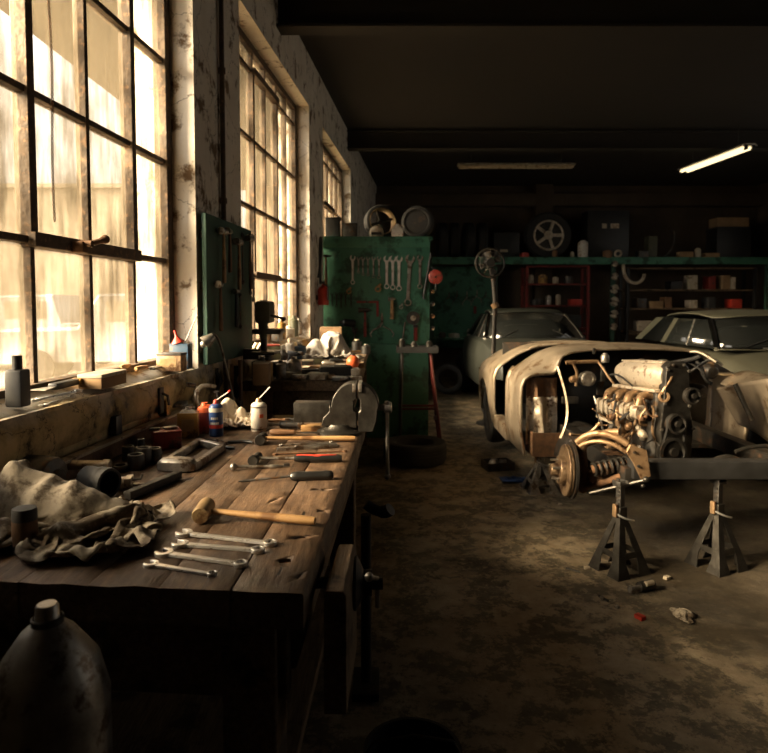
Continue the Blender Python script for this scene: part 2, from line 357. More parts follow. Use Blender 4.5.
for k in range(5): z = RZ0 + (RZ1 - RZ0) * k / 4; w4.box((7.42, (RY0 + RY1) / 2, z), (.05, RY1 - RY0, .03))
w4 = structure('window_4', w4, M['rustframe'])
g = MB(); g.box((7.44, (RY0 + RY1) / 2, (RZ0 + RZ1) / 2), (.004, RY1 - RY0, RZ1 - RZ0)); g.build('glazing', panemat(.15, .65), w4)
lt = MB(); c = W(2.31, TW + .06, 1.665)
lt.cyl(c, c + WN * .05, .012); lt.tube([c + WN * .045, c + WN * .05 + WD * .04 + Vector((0, 0, .012)), c + WN * .055 + WD * .075 + Vector((0, 0, .022))], [.011, .01, .014]); lt.sph(c + WN * .055 + WD * .08 + Vector((0, 0, .024)), .017)
lt.box(c - Vector((0, 0, .012)), (.05, .05, .04), bev=.006); lt.build('latch', M['rust'], w1)
ch = MB(); c0 = at(56, 130, X=None, Y=2.2); top = Vector((c0.x, c0.y, 2.30))
top = W(2.118, -.06, 3.24); lo = Vector((top.x, top.y, at(58, 222, Y=top.y).z)); k = 0; z = top.z
while z > lo.z:
    ch.torus((top.x + .004 * math.sin(z * 9), top.y + .004 * math.sin(z * 7), z), (1, 0, 0) if k % 2 else (0, 1, 0), .0042, .0016, 8, 5); z -= .0074; k += 1
ch.tube([top, top + Vector((0, 0, .02)), top - WN * .06 + Vector((0, 0, .03))], .004)
ch.build('pull_chain', M['rust'], w1)
# sloped plaster sills
def sill(n, a, b):
    prof = [(-.16, 1.172), (-.11, 1.166), (-.06, 1.152), (-.025, 1.136), (.0, 1.116), (.014, 1.094), (.018, 1.065), (.014, 1.03), (.004, .99), (-.16, .98)]
    m = MB(); rings = []; K = 70
    for i in range(K + 1):
        s = a + (b - a) * i / K
        rings.append([W(s, t + .012 * noise.noise((s * 5, t * 9, 3)), z + .011 * noise.noise((s * 6, t * 12, 7)) + (.006 * noise.noise((s * 22, t * 30, 1)))) for t, z in prof])
    m.loft(rings); return structure('trim_%d' % n, m, WALLM, ang=80)
sill(1, .2, 3.24); sill(2, 3.94, 6.04)
# conduit up the pier, roof beams, a ledge on the back wall
cd = MB(); cd.cyl(W(3.56, .02, 0.2), W(3.56, .02, CEIL), .014, n=12)
for z in (2.0, 2.7, 3.4): cd.cyl(W(3.56, .02, z), W(3.56, .02, z + .03), .02, n=12)
structure('trim_3', cd, M['rustframe'])
for i, y in enumerate((1.4, 4.9, 8.6)):
    b = MB(); b.box((3, y, CEIL - .03), (9.5, .16, .02)); b.box((3, y, CEIL - .14), (9.5, .03, .22)); b.box((3, y, CEIL - .25), (9.5, .16, .02)); structure('trim_%d' % (4 + i), b, M['ceil'])
b = MB(); b.box((3.0, 12.5, 3.45), (9, .2, .24), bev=.02); structure('trim_7', b, M['backwall'])
b = MB(); b.box((3.08, 12.5, CEIL / 2), (.34, .22, CEIL), bev=.02); structure('trim_8', b, M['backwall'])
# outside: yard, a plain building and two parked vehicles seen through the dirt
b = MB(); b.box((-21, 12, -.16), (38, 70, .1)); structure('ground_outside', b, pm('yard', (.12, .10, .07), (.10, .085, .06), 1.2, .95))
FAC = pm('tan_render', (.125, .105, .08), (.11, .092, .07), .6, .95)
bt = thing('building', 'long plain tan building with a flat roof line across the yard outside the window', 'building', (-16, 26, -.1))
b = MB(); b.box((0, 0, 2.75), (14.5, 8, 5.5)); b.build('walls', FAC, bt)
b = MB(); b.box((0, 0, 5.55), (14.8, 8.3, .14)); b.build('roof_edge', FAC, bt)
WV = pm('pale_blue_white_paint', (.2, .205, .21), (.18, .185, .19), 2, .5)
def truck(loc, rz, label, name, pick):
    t = thing(name, label, 'vehicle', loc, rz)
    m = MB(); P = [(-2.3, .45), (-2.3, .95), (-2.2, 1.05), (-.7, 1.08), (-.3, 1.75), (.9, 1.78), (1.1, 1.12), (2.3, 1.1) if pick else (1.8, 1.05), (2.3, .45)]
    rings = []
    for y, s in ((-.85, .97), (-.8, 1), (.8, 1), (.85, .97)): rings.append([(x * s, y, .45 + (z - .45) * s) for x, z in P])
    m.loft(rings); m.build('body', WV, t)
    for side in (-1, 1):
        m = MB(); m.box((.3, side * .83, 1.42), (.95, .06, .42), bev=.05); m.build('side_window', FAC, t)
        for x in (-1.45, 1.45):
            w = MB(); w.lathe([(.2, -.1), (.35, -.1), (.36, 0), (.35, .1), (.2, .1)], (x, side * .8, .36), (0, 1, 0), 20); w.build('wheel', M['rubber'], t)
truck((-8.6, 15.5, -.11), .1, 'pale pickup truck parked outside, blurred behind the dirty panes', 'pickup_truck', True)
truck((-5.4, 13.2, -.11), .25, 'pale car parked outside nearer the window, a low blur behind the dirty glass', 'parked_car', False)
# ---------------------------------------------------------------- lamps, daylight, camera
tl = thing('fluorescent_light', 'lit twin tube fluorescent light hanging from the dark ceiling', 'ceiling light', (4.55, 8.8, 3.42))
pA, pB = at(684, 171.5, Y=9.5), at(749, 147.5, Y=8.1)
m = MB(); mid = (pA + pB) / 2; tl.location = mid; ax = (pB - pA) / 2
m.loft([[ax * e + Vector((x, 0, z)) for x, z in ((-.07, .05), (.07, .05), (.1, .02), (-.1, .02))] for e in (-1.02, 1.02)]); m.build('housing', M['whitepaint'], tl)
TUBE = emit('lit_tube', (1, .78, .42), 1.0)
for x in (-.045, .045):
    m = MB(); m.cyl(-ax + Vector((x, 0, -.0)), ax + Vector((x, 0, -.0)), .02, n=12); m.build('tube', TUBE, tl)
    for e in (-1, 1):
        m = MB(); m.box(ax * e * 1.01 + Vector((x, 0, 0)), (.035, .05, .055), bev=.006); m.build('tube_holder', M['blackplastic'], tl)
for e in (-.7, .7):
    m = MB(); m.cyl(ax * e + Vector((0, 0, .05)), Vector((ax.x * e, ax.y * e, CEIL - mid.z)), .006, n=8); m.build('hanging_rod', M['darksteel'], tl)
tl2 = thing('fluorescent_light', 'unlit twin tube fluorescent light hanging crosswise near the back wall', 'ceiling light', at(516, 167, Y=10.0))
m = MB(); m.loft([[(e, y, z) for y, z in ((-.07, .05), (.07, .05), (.1, .02), (-.1, .02))] for e in (-.9, .9)]); m.build('housing', M['whitepaint'], tl2)
for y in (-.045, .045):
    m = MB(); m.cyl((-.88, y, 0), (.88, y, 0), .02, n=12); m.build('tube', M['paper'], tl2)
for e in (-.7, .7):
    m = MB(); m.cyl((e, 0, .05), (e, 0, CEIL - tl2.location.z), .006, n=8); m.build('hanging_rod', M['darksteel'], tl2)
w = bpy.data.worlds.new('sky'); SC.world = w; w.use_nodes = True
_n = w.node_tree.nodes; _l = w.node_tree.links; _bg = _n['Background']; _tc = _n.new('ShaderNodeTexCoord')     # hazy sky, brightest around the veiled sun
_dp = _n.new('ShaderNodeVectorMath'); _dp.operation = 'DOT_PRODUCT'; _l.new(_tc.outputs['Generated'], _dp.inputs[0]); _dp.inputs[1].default_value = Vector((-.70, -.25, .70)).normalized()
_mr = _n.new('ShaderNodeMapRange'); _mr.interpolation_type = 'SMOOTHSTEP'; _mr.inputs['From Min'].default_value = .35; _mr.inputs['From Max'].default_value = 1.0; _mr.inputs['To Min'].default_value = 1.45; _mr.inputs['To Max'].default_value = 14.0
_l.new(_dp.outputs['Value'], _mr.inputs['Value']); _l.new(_mr.outputs['Result'], _bg.inputs['Strength']); _bg.inputs['Color'].default_value = (1.0, .965, .905, 1)
sd = bpy.data.lights.new('sun', 'SUN'); sd.energy = 60; sd.angle = math.radians(28); sd.color = (1, .79, .51)
so = bpy.data.objects.new('sun', sd); COL.objects.link(so); so.location = (-6, -4, 6)
so.rotation_euler = Vector((1, .33, -.43)).to_track_quat('-Z', 'Y').to_euler()
for i, (a, b) in enumerate(OPEN):
    pd = bpy.data.lights.new('daylight_opening', 'AREA'); pd.shape = 'RECTANGLE'; pd.size = b - a; pd.size_y = ZT - ZS
    po = bpy.data.objects.new('daylight_opening', pd); COL.objects.link(po); pd.cycles.is_portal = True
    po.location = W((a + b) / 2, TW - .06, (ZS + ZT) / 2); po.rotation_euler = WN.to_track_quat('-Z', 'Y').to_euler()
pd = bpy.data.lights.new('daylight_opening', 'AREA'); pd.shape = 'RECTANGLE'; pd.size = RY1 - RY0; pd.size_y = RZ1 - RZ0  # portal of the added fill window
po = bpy.data.objects.new('daylight_opening', pd); COL.objects.link(po); pd.cycles.is_portal = True
po.location = (7.50, (RY0 + RY1) / 2, (RZ0 + RZ1) / 2); po.rotation_euler = Vector((-1, 0, 0)).to_track_quat('-Z', 'Y').to_euler()
cd = bpy.data.cameras.new('camera'); cam = bpy.data.objects.new('camera', cd); COL.objects.link(cam); SC.camera = cam
cam.location = (0, 0, H); cam.rotation_euler = (PI / 2 - TH, 0, 0)
cd.sensor_fit = 'HORIZONTAL'; cd.sensor_width = 36; cd.lens = F / 768 * 36; cd.shift_x = 0; cd.shift_y = OFF * F / 768; cd.clip_start = .02
cd.dof.use_dof = True; cd.dof.focus_distance = 2.1; cd.dof.aperture_fstop = 5.0
SC.view_settings.view_transform = 'Standard'; SC.view_settings.look = 'None'; SC.view_settings.gamma = 1; SC.view_settings.use_curve_mapping = False
SC.view_settings.exposure = 1.02
SC.cycles.use_denoising = True
SC.cycles.max_bounces = 10; SC.cycles.diffuse_bounces = 5; SC.cycles.transparent_max_bounces = 12; SC.cycles.sample_clamp_indirect = 4; SC.cycles.caustics_reflective = False; SC.cycles.caustics_refractive = False
# ================================================================ the near workbench
BZ = .90
def wp(o, t):                       # a part built in room coordinates under an unrotated thing
    o.parent = t; o.location = -Vector(t.location); return o
BA = at(303, 595, z=BZ); BU = Vector((.036, 1, 0)).normalized(); BV = Vector((-1, .085, 0)).normalized(); BL, BW = 1.80, .86
def B(a, b, z): return Vector((BA.x, BA.y, 0)) + BU * a + BV * b + Vector((0, 0, z))
def benchwood():
    m = bpy.data.materials.new('oiled_bench_planks'); m.use_nodes = True; nt = m.node_tree; N = nt.nodes; L = nt.links; b = N['Principled BSDF']
    tc = N.new('ShaderNodeTexCoord')
    def noi(sc, st=(1, 1, 1), det=7, ro=.6, dist=0):
        mp = N.new('ShaderNodeMapping'); mp.inputs['Scale'].default_value = st; L.new(tc.outputs['Object'], mp.inputs['Vector'])
        n = N.new('ShaderNodeTexNoise'); n.inputs['Scale'].default_value = sc; n.inputs['Detail'].default_value = det; n.inputs['Roughness'].default_value = ro; n.inputs['Distortion'].default_value = dist
        L.new(mp.outputs['Vector'], n.inputs['Vector']); return n
    def ramp(n, els):
        r = N.new('ShaderNodeValToRGB'); e = r.color_ramp.elements
        e[0].position, e[0].color = els[0][0], (*els[0][1], 1); e[1].position, e[1].color = els[-1][0], (*els[-1][1], 1)
        for p, c in els[1:-1]: e.new(p).color = (*c, 1)
        L.new(n.outputs['Fac'], r.inputs['Fac']); return r
    grain = ramp(noi(9, (7, .8, 7), 8, .65, .4), [(.3, (.07, .040, .023)), (.5, (.145, .086, .049)), (.7, (.26, .165, .098))])
    blot = ramp(noi(3.8, det=9, ro=.74), [(.40, (0, 0, 0)), (.60, (1, 1, 1))])
    oil = ramp(noi(11, (2, .9, 2)), [(.35, (.04, .026, .017)), (.65, (.10, .065, .04))])
    f = N.new('ShaderNodeMath'); f.operation = 'MULTIPLY'; L.new(blot.outputs['Color'], f.inputs[0]); f.inputs[1].default_value = .85
    mx = N.new('ShaderNodeMix'); mx.data_type = 'RGBA'; L.new(f.outputs[0], mx.inputs['Factor']); L.new(grain.outputs['Color'], mx.inputs['A']); L.new(oil.outputs['Color'], mx.inputs['B'])
    crk = ramp(noi(5, (16, .7, 16), 5, .6, .8), [(.335, (1, 1, 1)), (.36, (0, 0, 0))])
    m2 = N.new('ShaderNodeMix'); m2.data_type = 'RGBA'; L.new(crk.outputs['Color'], m2.inputs['Factor']); L.new(mx.outputs['Result'], m2.inputs['A']); m2.inputs['B'].default_value = (.012, .008, .005, 1)
    L.new(m2.outputs['Result'], b.inputs['Base Color'])
    r = ramp(noi(3.4, det=8, ro=.7), [(.42, (.62,) * 3), (.58, (.38,) * 3)]); L.new(r.outputs['Color'], b.inputs['Roughness'])
    bp = N.new('ShaderNodeBump'); bp.inputs['Strength'].default_value = .55; bp.inputs['Distance'].default_value = .006
    L.new(noi(14, (5, .9, 5), 8, .7).outputs['Fac'], bp.inputs['Height'])
    bp2 = N.new('ShaderNodeBump'); bp2.inputs['Strength'].default_value = .5; bp2.inputs['Distance'].default_value = .006; bp2.invert = True
    L.new(crk.outputs['Color'], bp2.inputs['Height']); L.new(bp.outputs['Normal'], bp2.inputs['Normal']); L.new(bp2.outputs['Normal'], b.inputs['Normal'])
    return m
BW_M = benchwood()
bench = thing('workbench', 'long scarred wooden workbench under the big window, spread with hand tools', 'workbench', B(BL / 2, BW / 2, 0))
def plank(mb, a0, a1, b0, b1, z0, z1, K=46, wear=0.0, sd=0):
    rings = []
    for i in range(K + 1):
        a = a0 + (a1 - a0) * i / K; e = .0012 + (.003 if b0 < .01 else 0); q = min(i, K - i); drop = .006 if q == 0 else 0
        def w(b, z, k):
            n1 = noise.noise((a * 9, k * 3.1 + sd, 1)); n2 = noise.noise((a * 26, k * 5.7 + sd, 4))
            bb = b + (.0022 * n1 + .001 * n2); zz = z + (.0015 * n1)
            if wear and k in (0, 1, 7):                          # chewed outer edge
                x = max(0, noise.noise((a * 13, 3, sd)) * .6 + noise.noise((a * 37, 9, sd)) * .5)
                bb += wear * x * (1 if k != 7 else .5); zz -= wear * .5 * x * (1 if k == 1 else .4)
            jit = .006 * noise.noise((k * 2.3, sd, a * 3)) if q == 0 else 0
            return B(a + jit + (drop if i == 0 else -drop if i == K else 0), bb, zz)
        P = [(b0, z1 - e), (b0 + e, z1), ((b0 * 2 + b1) / 3, z1 + .0005), ((b0 + 2 * b1) / 3, z1 - .0005), (b1 - e, z1), (b1, z1 - e), (b1, z0), (b0, z0)]
        rings.append([w(b, z, k) for k, (b, z) in enumerate(P)])
    mb.loft(rings)
tp = MB(); n = 6; wd = BW / n
for i in range(n): plank(tp, 0 if i else .0, BL, i * wd + .0003, (i + 1) * wd - .0003, BZ - .072, BZ, wear=.016 if i == 0 else 0, sd=i * 3.7)
top = wp(tp.build('bench_top', BW_M, ang=50), bench)
# mortised dog holes and gouges, cut out of the planks
cut = MB()
for px, py, sx, sy, an in ((285, 561, .026, .022, 10), (300, 538, .03, .010, 25), (318, 508, .030, .010, 12), (323, 511, .014, .007, 40), (273, 501, .05, .004, 62), (326, 490, .022, .007, 5), (318, 489, .010, .008, 30), (314, 508, .010, .012, 0), (310, 536, .02, .006, 5), (299, 577, .022, .004, 75)):
    c = at(px, py, z=BZ); cut.box((c.x, c.y, BZ), (sx, sy, .03), (0, 0, an))
co = cut.build('gouges', BW_M); bo = top.modifiers.new('cut', 'BOOLEAN'); bo.object = co; bo.operation = 'DIFFERENCE'; bo.solver = 'FAST'
top.matrix_parent_inverse = Matrix(); bpy.context.view_layer.update()
dg = bpy.context.evaluated_depsgraph_get(); me = bpy.data.meshes.new_from_object(top.evaluated_get(dg)); top.modifiers.clear(); top.data = me; bpy.data.objects.remove(co)
def bb(a0, a1, b0, b1, z0, z1):
    m = MB(); m.loft([[B(a, b, z) for a, b in ((a0, b0), (a1, b0), (a1, b1), (a0, b1))] for z in (z0, z1)]); return m
for nm, q in (('front_apron', (.05, .09, .04, BW - .04, .66, BZ - .07)), ('side_apron', (.09, BL - .05, .03, .065, .70, BZ - .07)), ('side_apron', (.09, BL - .05, BW - .065, BW - .03, .70, BZ - .07)), ('lower_shelf', (.12, BL - .08, .1, BW - .1, .20, .235))):
    wp(bb(*q).build(nm, M['oldwood'], bev=.004), bench)
for a, b in ((.03, .06), (.03, BW - .16), (BL - .16, .04), (BL - .16, BW - .16)):
    wp(bb(a, a + .11, b, b + .11, 0, BZ - .07).build('leg', M['oldwood'], bev=.005), bench)
bd = MB(); p0, p1 = at(30, 476, z=.965), at(189, 402.5, z=.965); p1.x = max(p1.x, -1.195 + .083 * p1.y + .032); d = (p1 - p0).normalized(); nn = Vector((-d.y, d.x, 0)); p0 = p0 - d * .55
bd.loft([[p + nn * t + Vector((0, 0, z - .965)) for t, z in ((0, BZ + .001), (0, .961), (.004, .966), (.022, .966), (.022, BZ + .001))] for p in (p0, p1)])
LB = tag(bd.build('long_board', M['woodbrown'], bev=.002), 'long narrow brown board standing on edge along the back of the near workbench', 'board')
es = MB(); es.loft([[p + nn * t + Vector((0, 0, z - .965)) for t, z in ((-.016, .960), (-.016, .970), (.021, .970), (.021, .9665), (-.003, .9665), (-.003, .960))] for p in (p0, p1)]); es.build('lit_edge_strip', M['alu'], LB)  # pale strip stands in for light on the board's top edge
# wooden jaw of the side vise, its iron bracket, screw and ball ended bar
sv = thing('woodworking_vise', 'wooden jawed vise on the long side of the near workbench, below its worn edge', 'vise', at(341, 570, z=.86) * 1 - Vector((0, 0, .86)))
a0 = at(336, 591, z=.862); a1 = at(348, 544, z=.862)
jw = MB(); rings = []
for i in range(15):
    t = i / 14; p = a0.lerp(a1, t); wob = .003 * noise.noise((t * 6, 2, 1))
    rings.append([Vector((p.x + x + wob * s, p.y + (0.004 * noise.noise((x * 80, z * 50, 2)) if i in (0, 14) else 0), z + (wob if z > .8 else 0))) for x, z, s in ((-.026, .60, 0), (-.026, .85, 1), (-.021, .862, 1), (.014, .862, 1), (.021, .852, 1), (.021, .60, 0))])
jw.loft(rings); wp(jw.build('wooden_jaw', M['oldwood'], bev=.002), sv)
q = Vector((a0.x + .021, (a0.y * .45 + a1.y * .55), .80))
m = MB()
m.lathe([(.0, 0), (.058, 0), (.062, .006), (.062, .014), (.046, .022), (.03, .03), (.03, .05), (0, .05)], q + Vector((-.001, .06, -.01)), (1, 0, 0), 28); wp(m.build('bracket', M['oilmetal']), sv)
m = MB(); m.cyl(q + Vector((.04, .06, -.01)), q + Vector((.075, .06, -.01)), .016, n=14); m.box(q + Vector((-.10, .06, -.01)), (.16, .02, .02)); wp(m.build('screw', M['darksteel']), sv)
bp = at(369, 577, Y=1.40)
m = MB(); m.tube([q + Vector((.062, .06, -.07)), q + Vector((.062, .06, 0)), Vector((bp.x, bp.y, bp.z))], .006); m.sph(bp, .0105); wp(m.build('ball_ended_bar', M['dullsteel']), sv)
# ---------------------------------------------------------------- hand tool builders (lying along x, resting on z = 0)
def arcpts(cx, cy, r, a0, a1, n): return [(cx + r * math.cos(math.radians(a0 + (a1 - a0) * i / n)), cy + r * math.sin(math.radians(a0 + (a1 - a0) * i / n))) for i in range(n + 1)]
def wrench_mb(L, r1, r2, t, ang=165, w=None, both=False):
    """combination spanner: open jaw at x = 0, ring at x = L (or two open jaws)"""
    m = MB(); w = w or r1 * .98
    def jaw(cx, sgn):
        dr = math.radians(ang); ph = math.degrees(math.asin(w / 2 / r1 * 1.0))
        P = arcpts(0, 0, r1, ang + ph, ang + 360 - ph, 22); dx, dy = math.cos(dr), math.sin(dr); nx, ny = -dy, dx
        k = -r1 * .12
        P += [(dx * k - nx * w / 2, dy * k - ny * w / 2), (dx * (k - w * .28) - nx * w * .25, dy * (k - w * .28) - ny * w * .25), (dx * (k - w * .28) + nx * w * .25, dy * (k - w * .28) + ny * w * .25), (dx * k + nx * w / 2, dy * k + ny * w / 2)]
        m.prism([(cx + sgn * x, sgn * y) for x, y in P], t)
    jaw(0, 1)
    h = t * .72; s0 = r1 * .5; s1 = r2 * .46
    m.loft([[(x, y, z) for y, z in ((-hw, t * .14), (-hw * .8, t * .5 + h / 2), (hw * .8, t * .5 + h / 2), (hw, t * .14))] for x, hw in ((r1 * .55, s0 * 1.1), (r1 * 1.5, s0 * .86), (L * .5, (s0 + s1) * .43), (L - r2 * 1.5, s1 * 1.0), (L - r2 * .85, s1 * 1.15))])
    if both: jaw(L, -1)
    else:
        ri = r2 * .63
        m.lathe([(ri, 0), (r2 * .93, 0), (r2, t * .15), (r2, t * .95), (r2 * .93, t * 1.1), (ri, t * 1.1)], (L, 0, 0), (0, 0, 1), 28, loop=True)
    return m
def put(t, a, b, z=BZ): 
    c, an, L = seat(a, b, z); t.location = at(*a, z=z); t.rotation_euler = (0, 0, an); return L
def wrench(a, b, label, r1, r2, group=None, z=BZ, mat='steel', t=.007, both=False, name='combination_wrench'):
    c, an, L = seat(a, b, z); p = at(*a, z=z)
    o = wrench_mb(L, r1, r2, t, both=both).build(name, M[mat], ang=30, bev=.0012); o.location = p; o.rotation_euler = (0, 0, an)
    return tag(o, label, 'wrench', group)
G = 'bright wrenches laid in a row on the bench'
wrench((184, 535), (270, 545), 'longest bright combination wrench of the row, nearest the wooden handled mallet', .0205, .0160, G, t=.009)
wrench((180, 546), (258, 552), 'bright combination wrench lying second from the mallet in the row of four', .0195, .0155, G, t=.009)
wrench((164, 555), (241, 566), 'bright combination wrench lying third from the mallet in the row of four', .0200, .0150, G, t=.009)
wrench((151, 566), (212, 576), 'smallest bright combination wrench of the row, nearest the front edge of the bench', .0160, .0105, G, t=.008)
def handle_prof(L, r, bulge=1.15): return [(0, 0), (r * .75, .0), (r * .9, .004), (r * 1.0, L * .12), (r * bulge, L * .35), (r * .95, L * .62), (r * .8, L * .85), (r * .78, L)]
def hammer(a, b, label, hl, hr, kind='ball', hmat='dullsteel', wmat='woodhandle', r=.012, grip=None, z=BZ, name='hammer', group=None, cat='hammer', loc=None, rot=None, L=None, tilt=0):
    t = thing(name, label, cat, group=group)
    if loc is None: L = put(t, a, b, z)
    else: t.location = loc; t.rotation_euler = rot
    hz = hr if loc is None else 0
    m = MB()
    if kind == 'barrel': prof = [(0, -hl / 2), (hr * .86, -hl / 2), (hr * .95, -hl * .46), (hr * 1.0, -hl * .3), (hr * .96, 0), (hr * 1.0, hl * .3), (hr * .95, hl * .46), (hr * .86, hl / 2), (0, hl / 2)]
    elif kind == 'ball': prof = [(0, -hl / 2), (hr * .9, -hl / 2), (hr, -hl * .46), (hr * 1.0, -hl * .3), (hr * .66, -hl * .22), (hr * .7, hl * .08), (hr * .5, hl * .16), (hr * .72, hl * .26), (hr * .84, hl * .36), (hr * .66, hl * .46), (0, hl / 2)]
    else: prof = [(0, -hl / 2), (hr, -hl / 2), (hr, -hl * .4), (hr * .7, -hl * .3), (hr * .72, hl * .1), (hr * .45, hl * .3), (hr * .14, hl / 2), (0, hl / 2)]
    m.lathe(prof, (0, 0, hz), (math.sin(tilt), math.cos(tilt), 0), 22); 
    m.build('head', M[hmat], t)
    m = MB(); gl = 0 if grip is None else grip[1]
    m.loft([[(x, rr * math.cos(k * PI / 6), hz + (rr * .8 * math.sin(k * PI / 6)) - (hz - r) * (x / L if loc is None else 0)) for k in range(12)] for x, rr in ((-hr * .7, r * .7), (hr * 1.1, r * .72), (L * .3, r * .74), (L * .55, r * .95), (L * .8, r * 1.06), (L * .96, r * 1.05), (L, r * .9))] if not grip else
           [[(x, rr * math.cos(k * PI / 6), hz + rr * .9 * math.sin(k * PI / 6) - (hz - r) * (x / L if loc is None else 0)) for k in range(12)] for x, rr in ((-hr * .7, r * .45), (L * .45, r * .45), (L - gl + .01, r * .5))])
    m.build('handle', M[wmat], t)
    if grip:
        m = MB(); m.loft([[(x, rr * math.cos(k * PI / 6), hz - (hz - r) * (x / L) + rr * .9 * math.sin(k * PI / 6)) for k in range(12)] for x, rr in ((L - gl, r * .8), (L - gl * .9, r * 1.1), (L - gl * .5, r * .98), (L - gl * .1, r * 1.15), (L, r * .85))])
        m.build('grip', M[grip[0]], t)
        if len(grip) > 2:
            m = MB(); m.loft([[(x, rr * math.cos(k * PI / 6) * .8, hz - (hz - r) * (x / L) + rr * .32 + rr * .75 * math.sin(k * PI / 6)) for k in range(12)] for x, rr in ((L - gl * .96, r * .8), (L - gl * .9, r * 1.0), (L - gl * .5, r * .92), (L - gl * .12, r * 1.0), (L - gl * .08, r * .7))])
            m.build('grip_inlay', M[grip[2]], t)
    return t
hammer((204, 519), (315, 526), 'mallet with a barrel shaped brass head and pale wooden handle beside the bright wrenches', .092, .0225, 'barrel', 'brass', r=.0125, name='mallet', tilt=-.25)
hammer((262, 443.5), (355, 441.5), 'ball peen hammer with a long pale wooden handle lying nearest the bench vise', .088, .0215, 'ball', 'iron', r=.0125, tilt=.1)
hammer((256, 463.5), (342, 462), 'ball peen hammer with a steel shaft and red and black grip', .085, .0185, 'ball', 'iron', 'dullsteel', r=.0135, grip=('blackplastic', .165, 'redplastic'), tilt=.15)
# long black handled screwdriver
sdv = thing('screwdriver', 'long screwdriver with a thick black handle lying across the bench', 'screwdriver'); L = put(sdv, (238.5, 482.5), (333.5, 479.5))
hl = L * .46; m = MB(); 
rings = []
for x, r in ((L - hl, .007), (L - hl + .006, .0125), (L - hl * .8, .0145), (L - hl * .5, .013), (L - hl * .15, .0145), (L - .006, .0135), (L, .008)):
    rings.append([(x, (r * (1 + .06 * math.cos(6 * k * PI / 12))) * math.cos(k * PI / 12), .0145 + (r * (1 + .06 * math.cos(6 * k * PI / 12))) * math.sin(k * PI / 12)) for k in range(24)])
m.loft(rings); m.build('handle', M['blackplastic'], sdv)
m = MB(); m.tube([(L - hl, 0, .0145), (L * .25, 0, .008), (.02, 0, .0045)], .0036, 10); m.loft([[(x, y * w, .0045 + z) for y, z in ((-1, -h), (1, -h), (1, h), (-1, h))] for x, w, h in ((.022, .0036, .0034), (.01, .005, .0018), (0, .0045, .0007))]); m.build('shaft', M['darksteel'], sdv)
eb = thing('extension_bar', 'short steel bar with a ball shaped end lying beside the red gripped hammer', 'tool'); L = put(eb, (233.5, 470.5), (289, 467))
m = MB(); m.sph((0, 0, .0125), .0125); m.lathe([(0, 0), (.0055, .006), (.0055, L * .62), (.0075, L * .64), (.0075, L * .8), (.006, L * .82), (.006, L), (0, L)], (.002, 0, .0125), (1, 0, -.06 ), 16); m.build('bar', M['dullsteel'], eb)
m = MB(); m.box((L - .008, 0, .0075), (.02, .011, .011), bev=.001); m.build('square_drive', M['darksteel'], eb)
# slim steel tools between the hammers
def pliers(name, a, b, label, mat, grip=None, w=.018, z=BZ, loc=None, rot=None, L=None, open_=.22, cat='pliers', group=None):
    t = thing(name, label, cat, group=group)
    if loc is None: L = put(t, a, b, z)
    else: t.location = loc; t.rotation_euler = rot
    h = .006
    for s in (-1, 1):
        m = MB(); sp = open_ * s
        m.loft([[(x, y + dy, hz + h) for dy, hz in ((-wd, -h), (wd, -h), (wd, h), (-wd, h))] for x, y, wd in ((0, s * .0025, .0025), (L * .14, s * .005, .005), (L * .25, s * .003, .009), (L * .32, 0, .010), (L * .42, -s * .008, .006), (L * .6, -s * (.010 + sp * .03), .0055))]); m.build('jaw_half', M[mat], t)
        m = MB(); m.tube([(L * .55, -s * .011, h), (L * .72, -s * (.014 + open_ * .06), h), (L * .88, -s * (.015 + open_ * .08), h), (L, -s * (.012 + open_ * .07), h)], [.0062, .0074, .007, .0052], 10); m.build('handle', M[grip or mat], t)
    m = MB(); m.cyl((L * .31, 0, 0), (L * .31, 0, h * 2.5), .007, n=16); m.build('rivet', M['dullsteel'], t)
    return t
pliers('pliers', (277, 451), (338, 446.5), 'slim bright steel pliers lying closed between the two hammers', 'dullsteel', w=.014, open_=.05)
pliers('pliers', (205, 441), (244, 447), 'pair of dark spread pliers behind the steel clamp frame', 'darksteel', 'blackplastic', open_=.55)
o = wrench((275, 455), (345, 452), 'thin brown double ended wrench lying against the slim steel pliers', .0095, .0085, mat='rust', both=True, name='open_end_wrench')
wrench((281, 446), (331, 443), 'small dull steel wrench lying just in front of the long wooden hammer handle', .0095, .008, mat='dullsteel')
t = thing('file', 'short file with a turned brown wooden handle near the bench vise', 'file'); L = put(t, (270, 435.5), (318, 435.5))
m = MB(); m.lathe(handle_prof(L * .5, .0125), (0, 0, .014), (1, 0, 0), 16); m.build('handle', M['woodbrown'], t)
m = MB(); m.box((L * .75, 0, .012), (L * .5, .017, .004), bev=.001); m.cyl((L * .45, 0, .013), (L * .54, 0, .013), .009, n=12); m.build('blade', M['darksteel'], t)
t = thing('grease_gun', 'short dark metal cylinder lying in front of the bench vise', 'tool'); L = put(t, (280, 429), (304, 429))
m = MB(); m.lathe([(0, 0), (.014, 0), (.017, .006), (.017, L * .75), (.02, L * .78), (.02, L * .95), (.012, L), (0, L)], (0, 0, .02), (1, 0, 0), 20); m.build('barrel', M['darksteel'], t)
m = MB(); m.lathe([(0, 0), (.006, 0), (.006, -.03), (.009, -.032), (.009, -.05), (0, -.05)], (0, 0, .02), (1, 0, 0), 14); m.build('nozzle', M['dullsteel'], t)
c = at(311, 430, z=BZ); o = MB(); o.box((0, 0, .011), (.085, .07, .022), bev=.003); o = tag(o.build('wood_offcut', M['woodhandle']), 'pale square wood offcut lying at the foot of the vise', 'wood block'); o.location = c; o.rotation_euler = (0, 0, .1)
t = thing('paint_brush', 'brown handled brush lying behind the wood offcut by the cream rag', 'brush'); L = put(t, (268, 423), (296, 421.5))
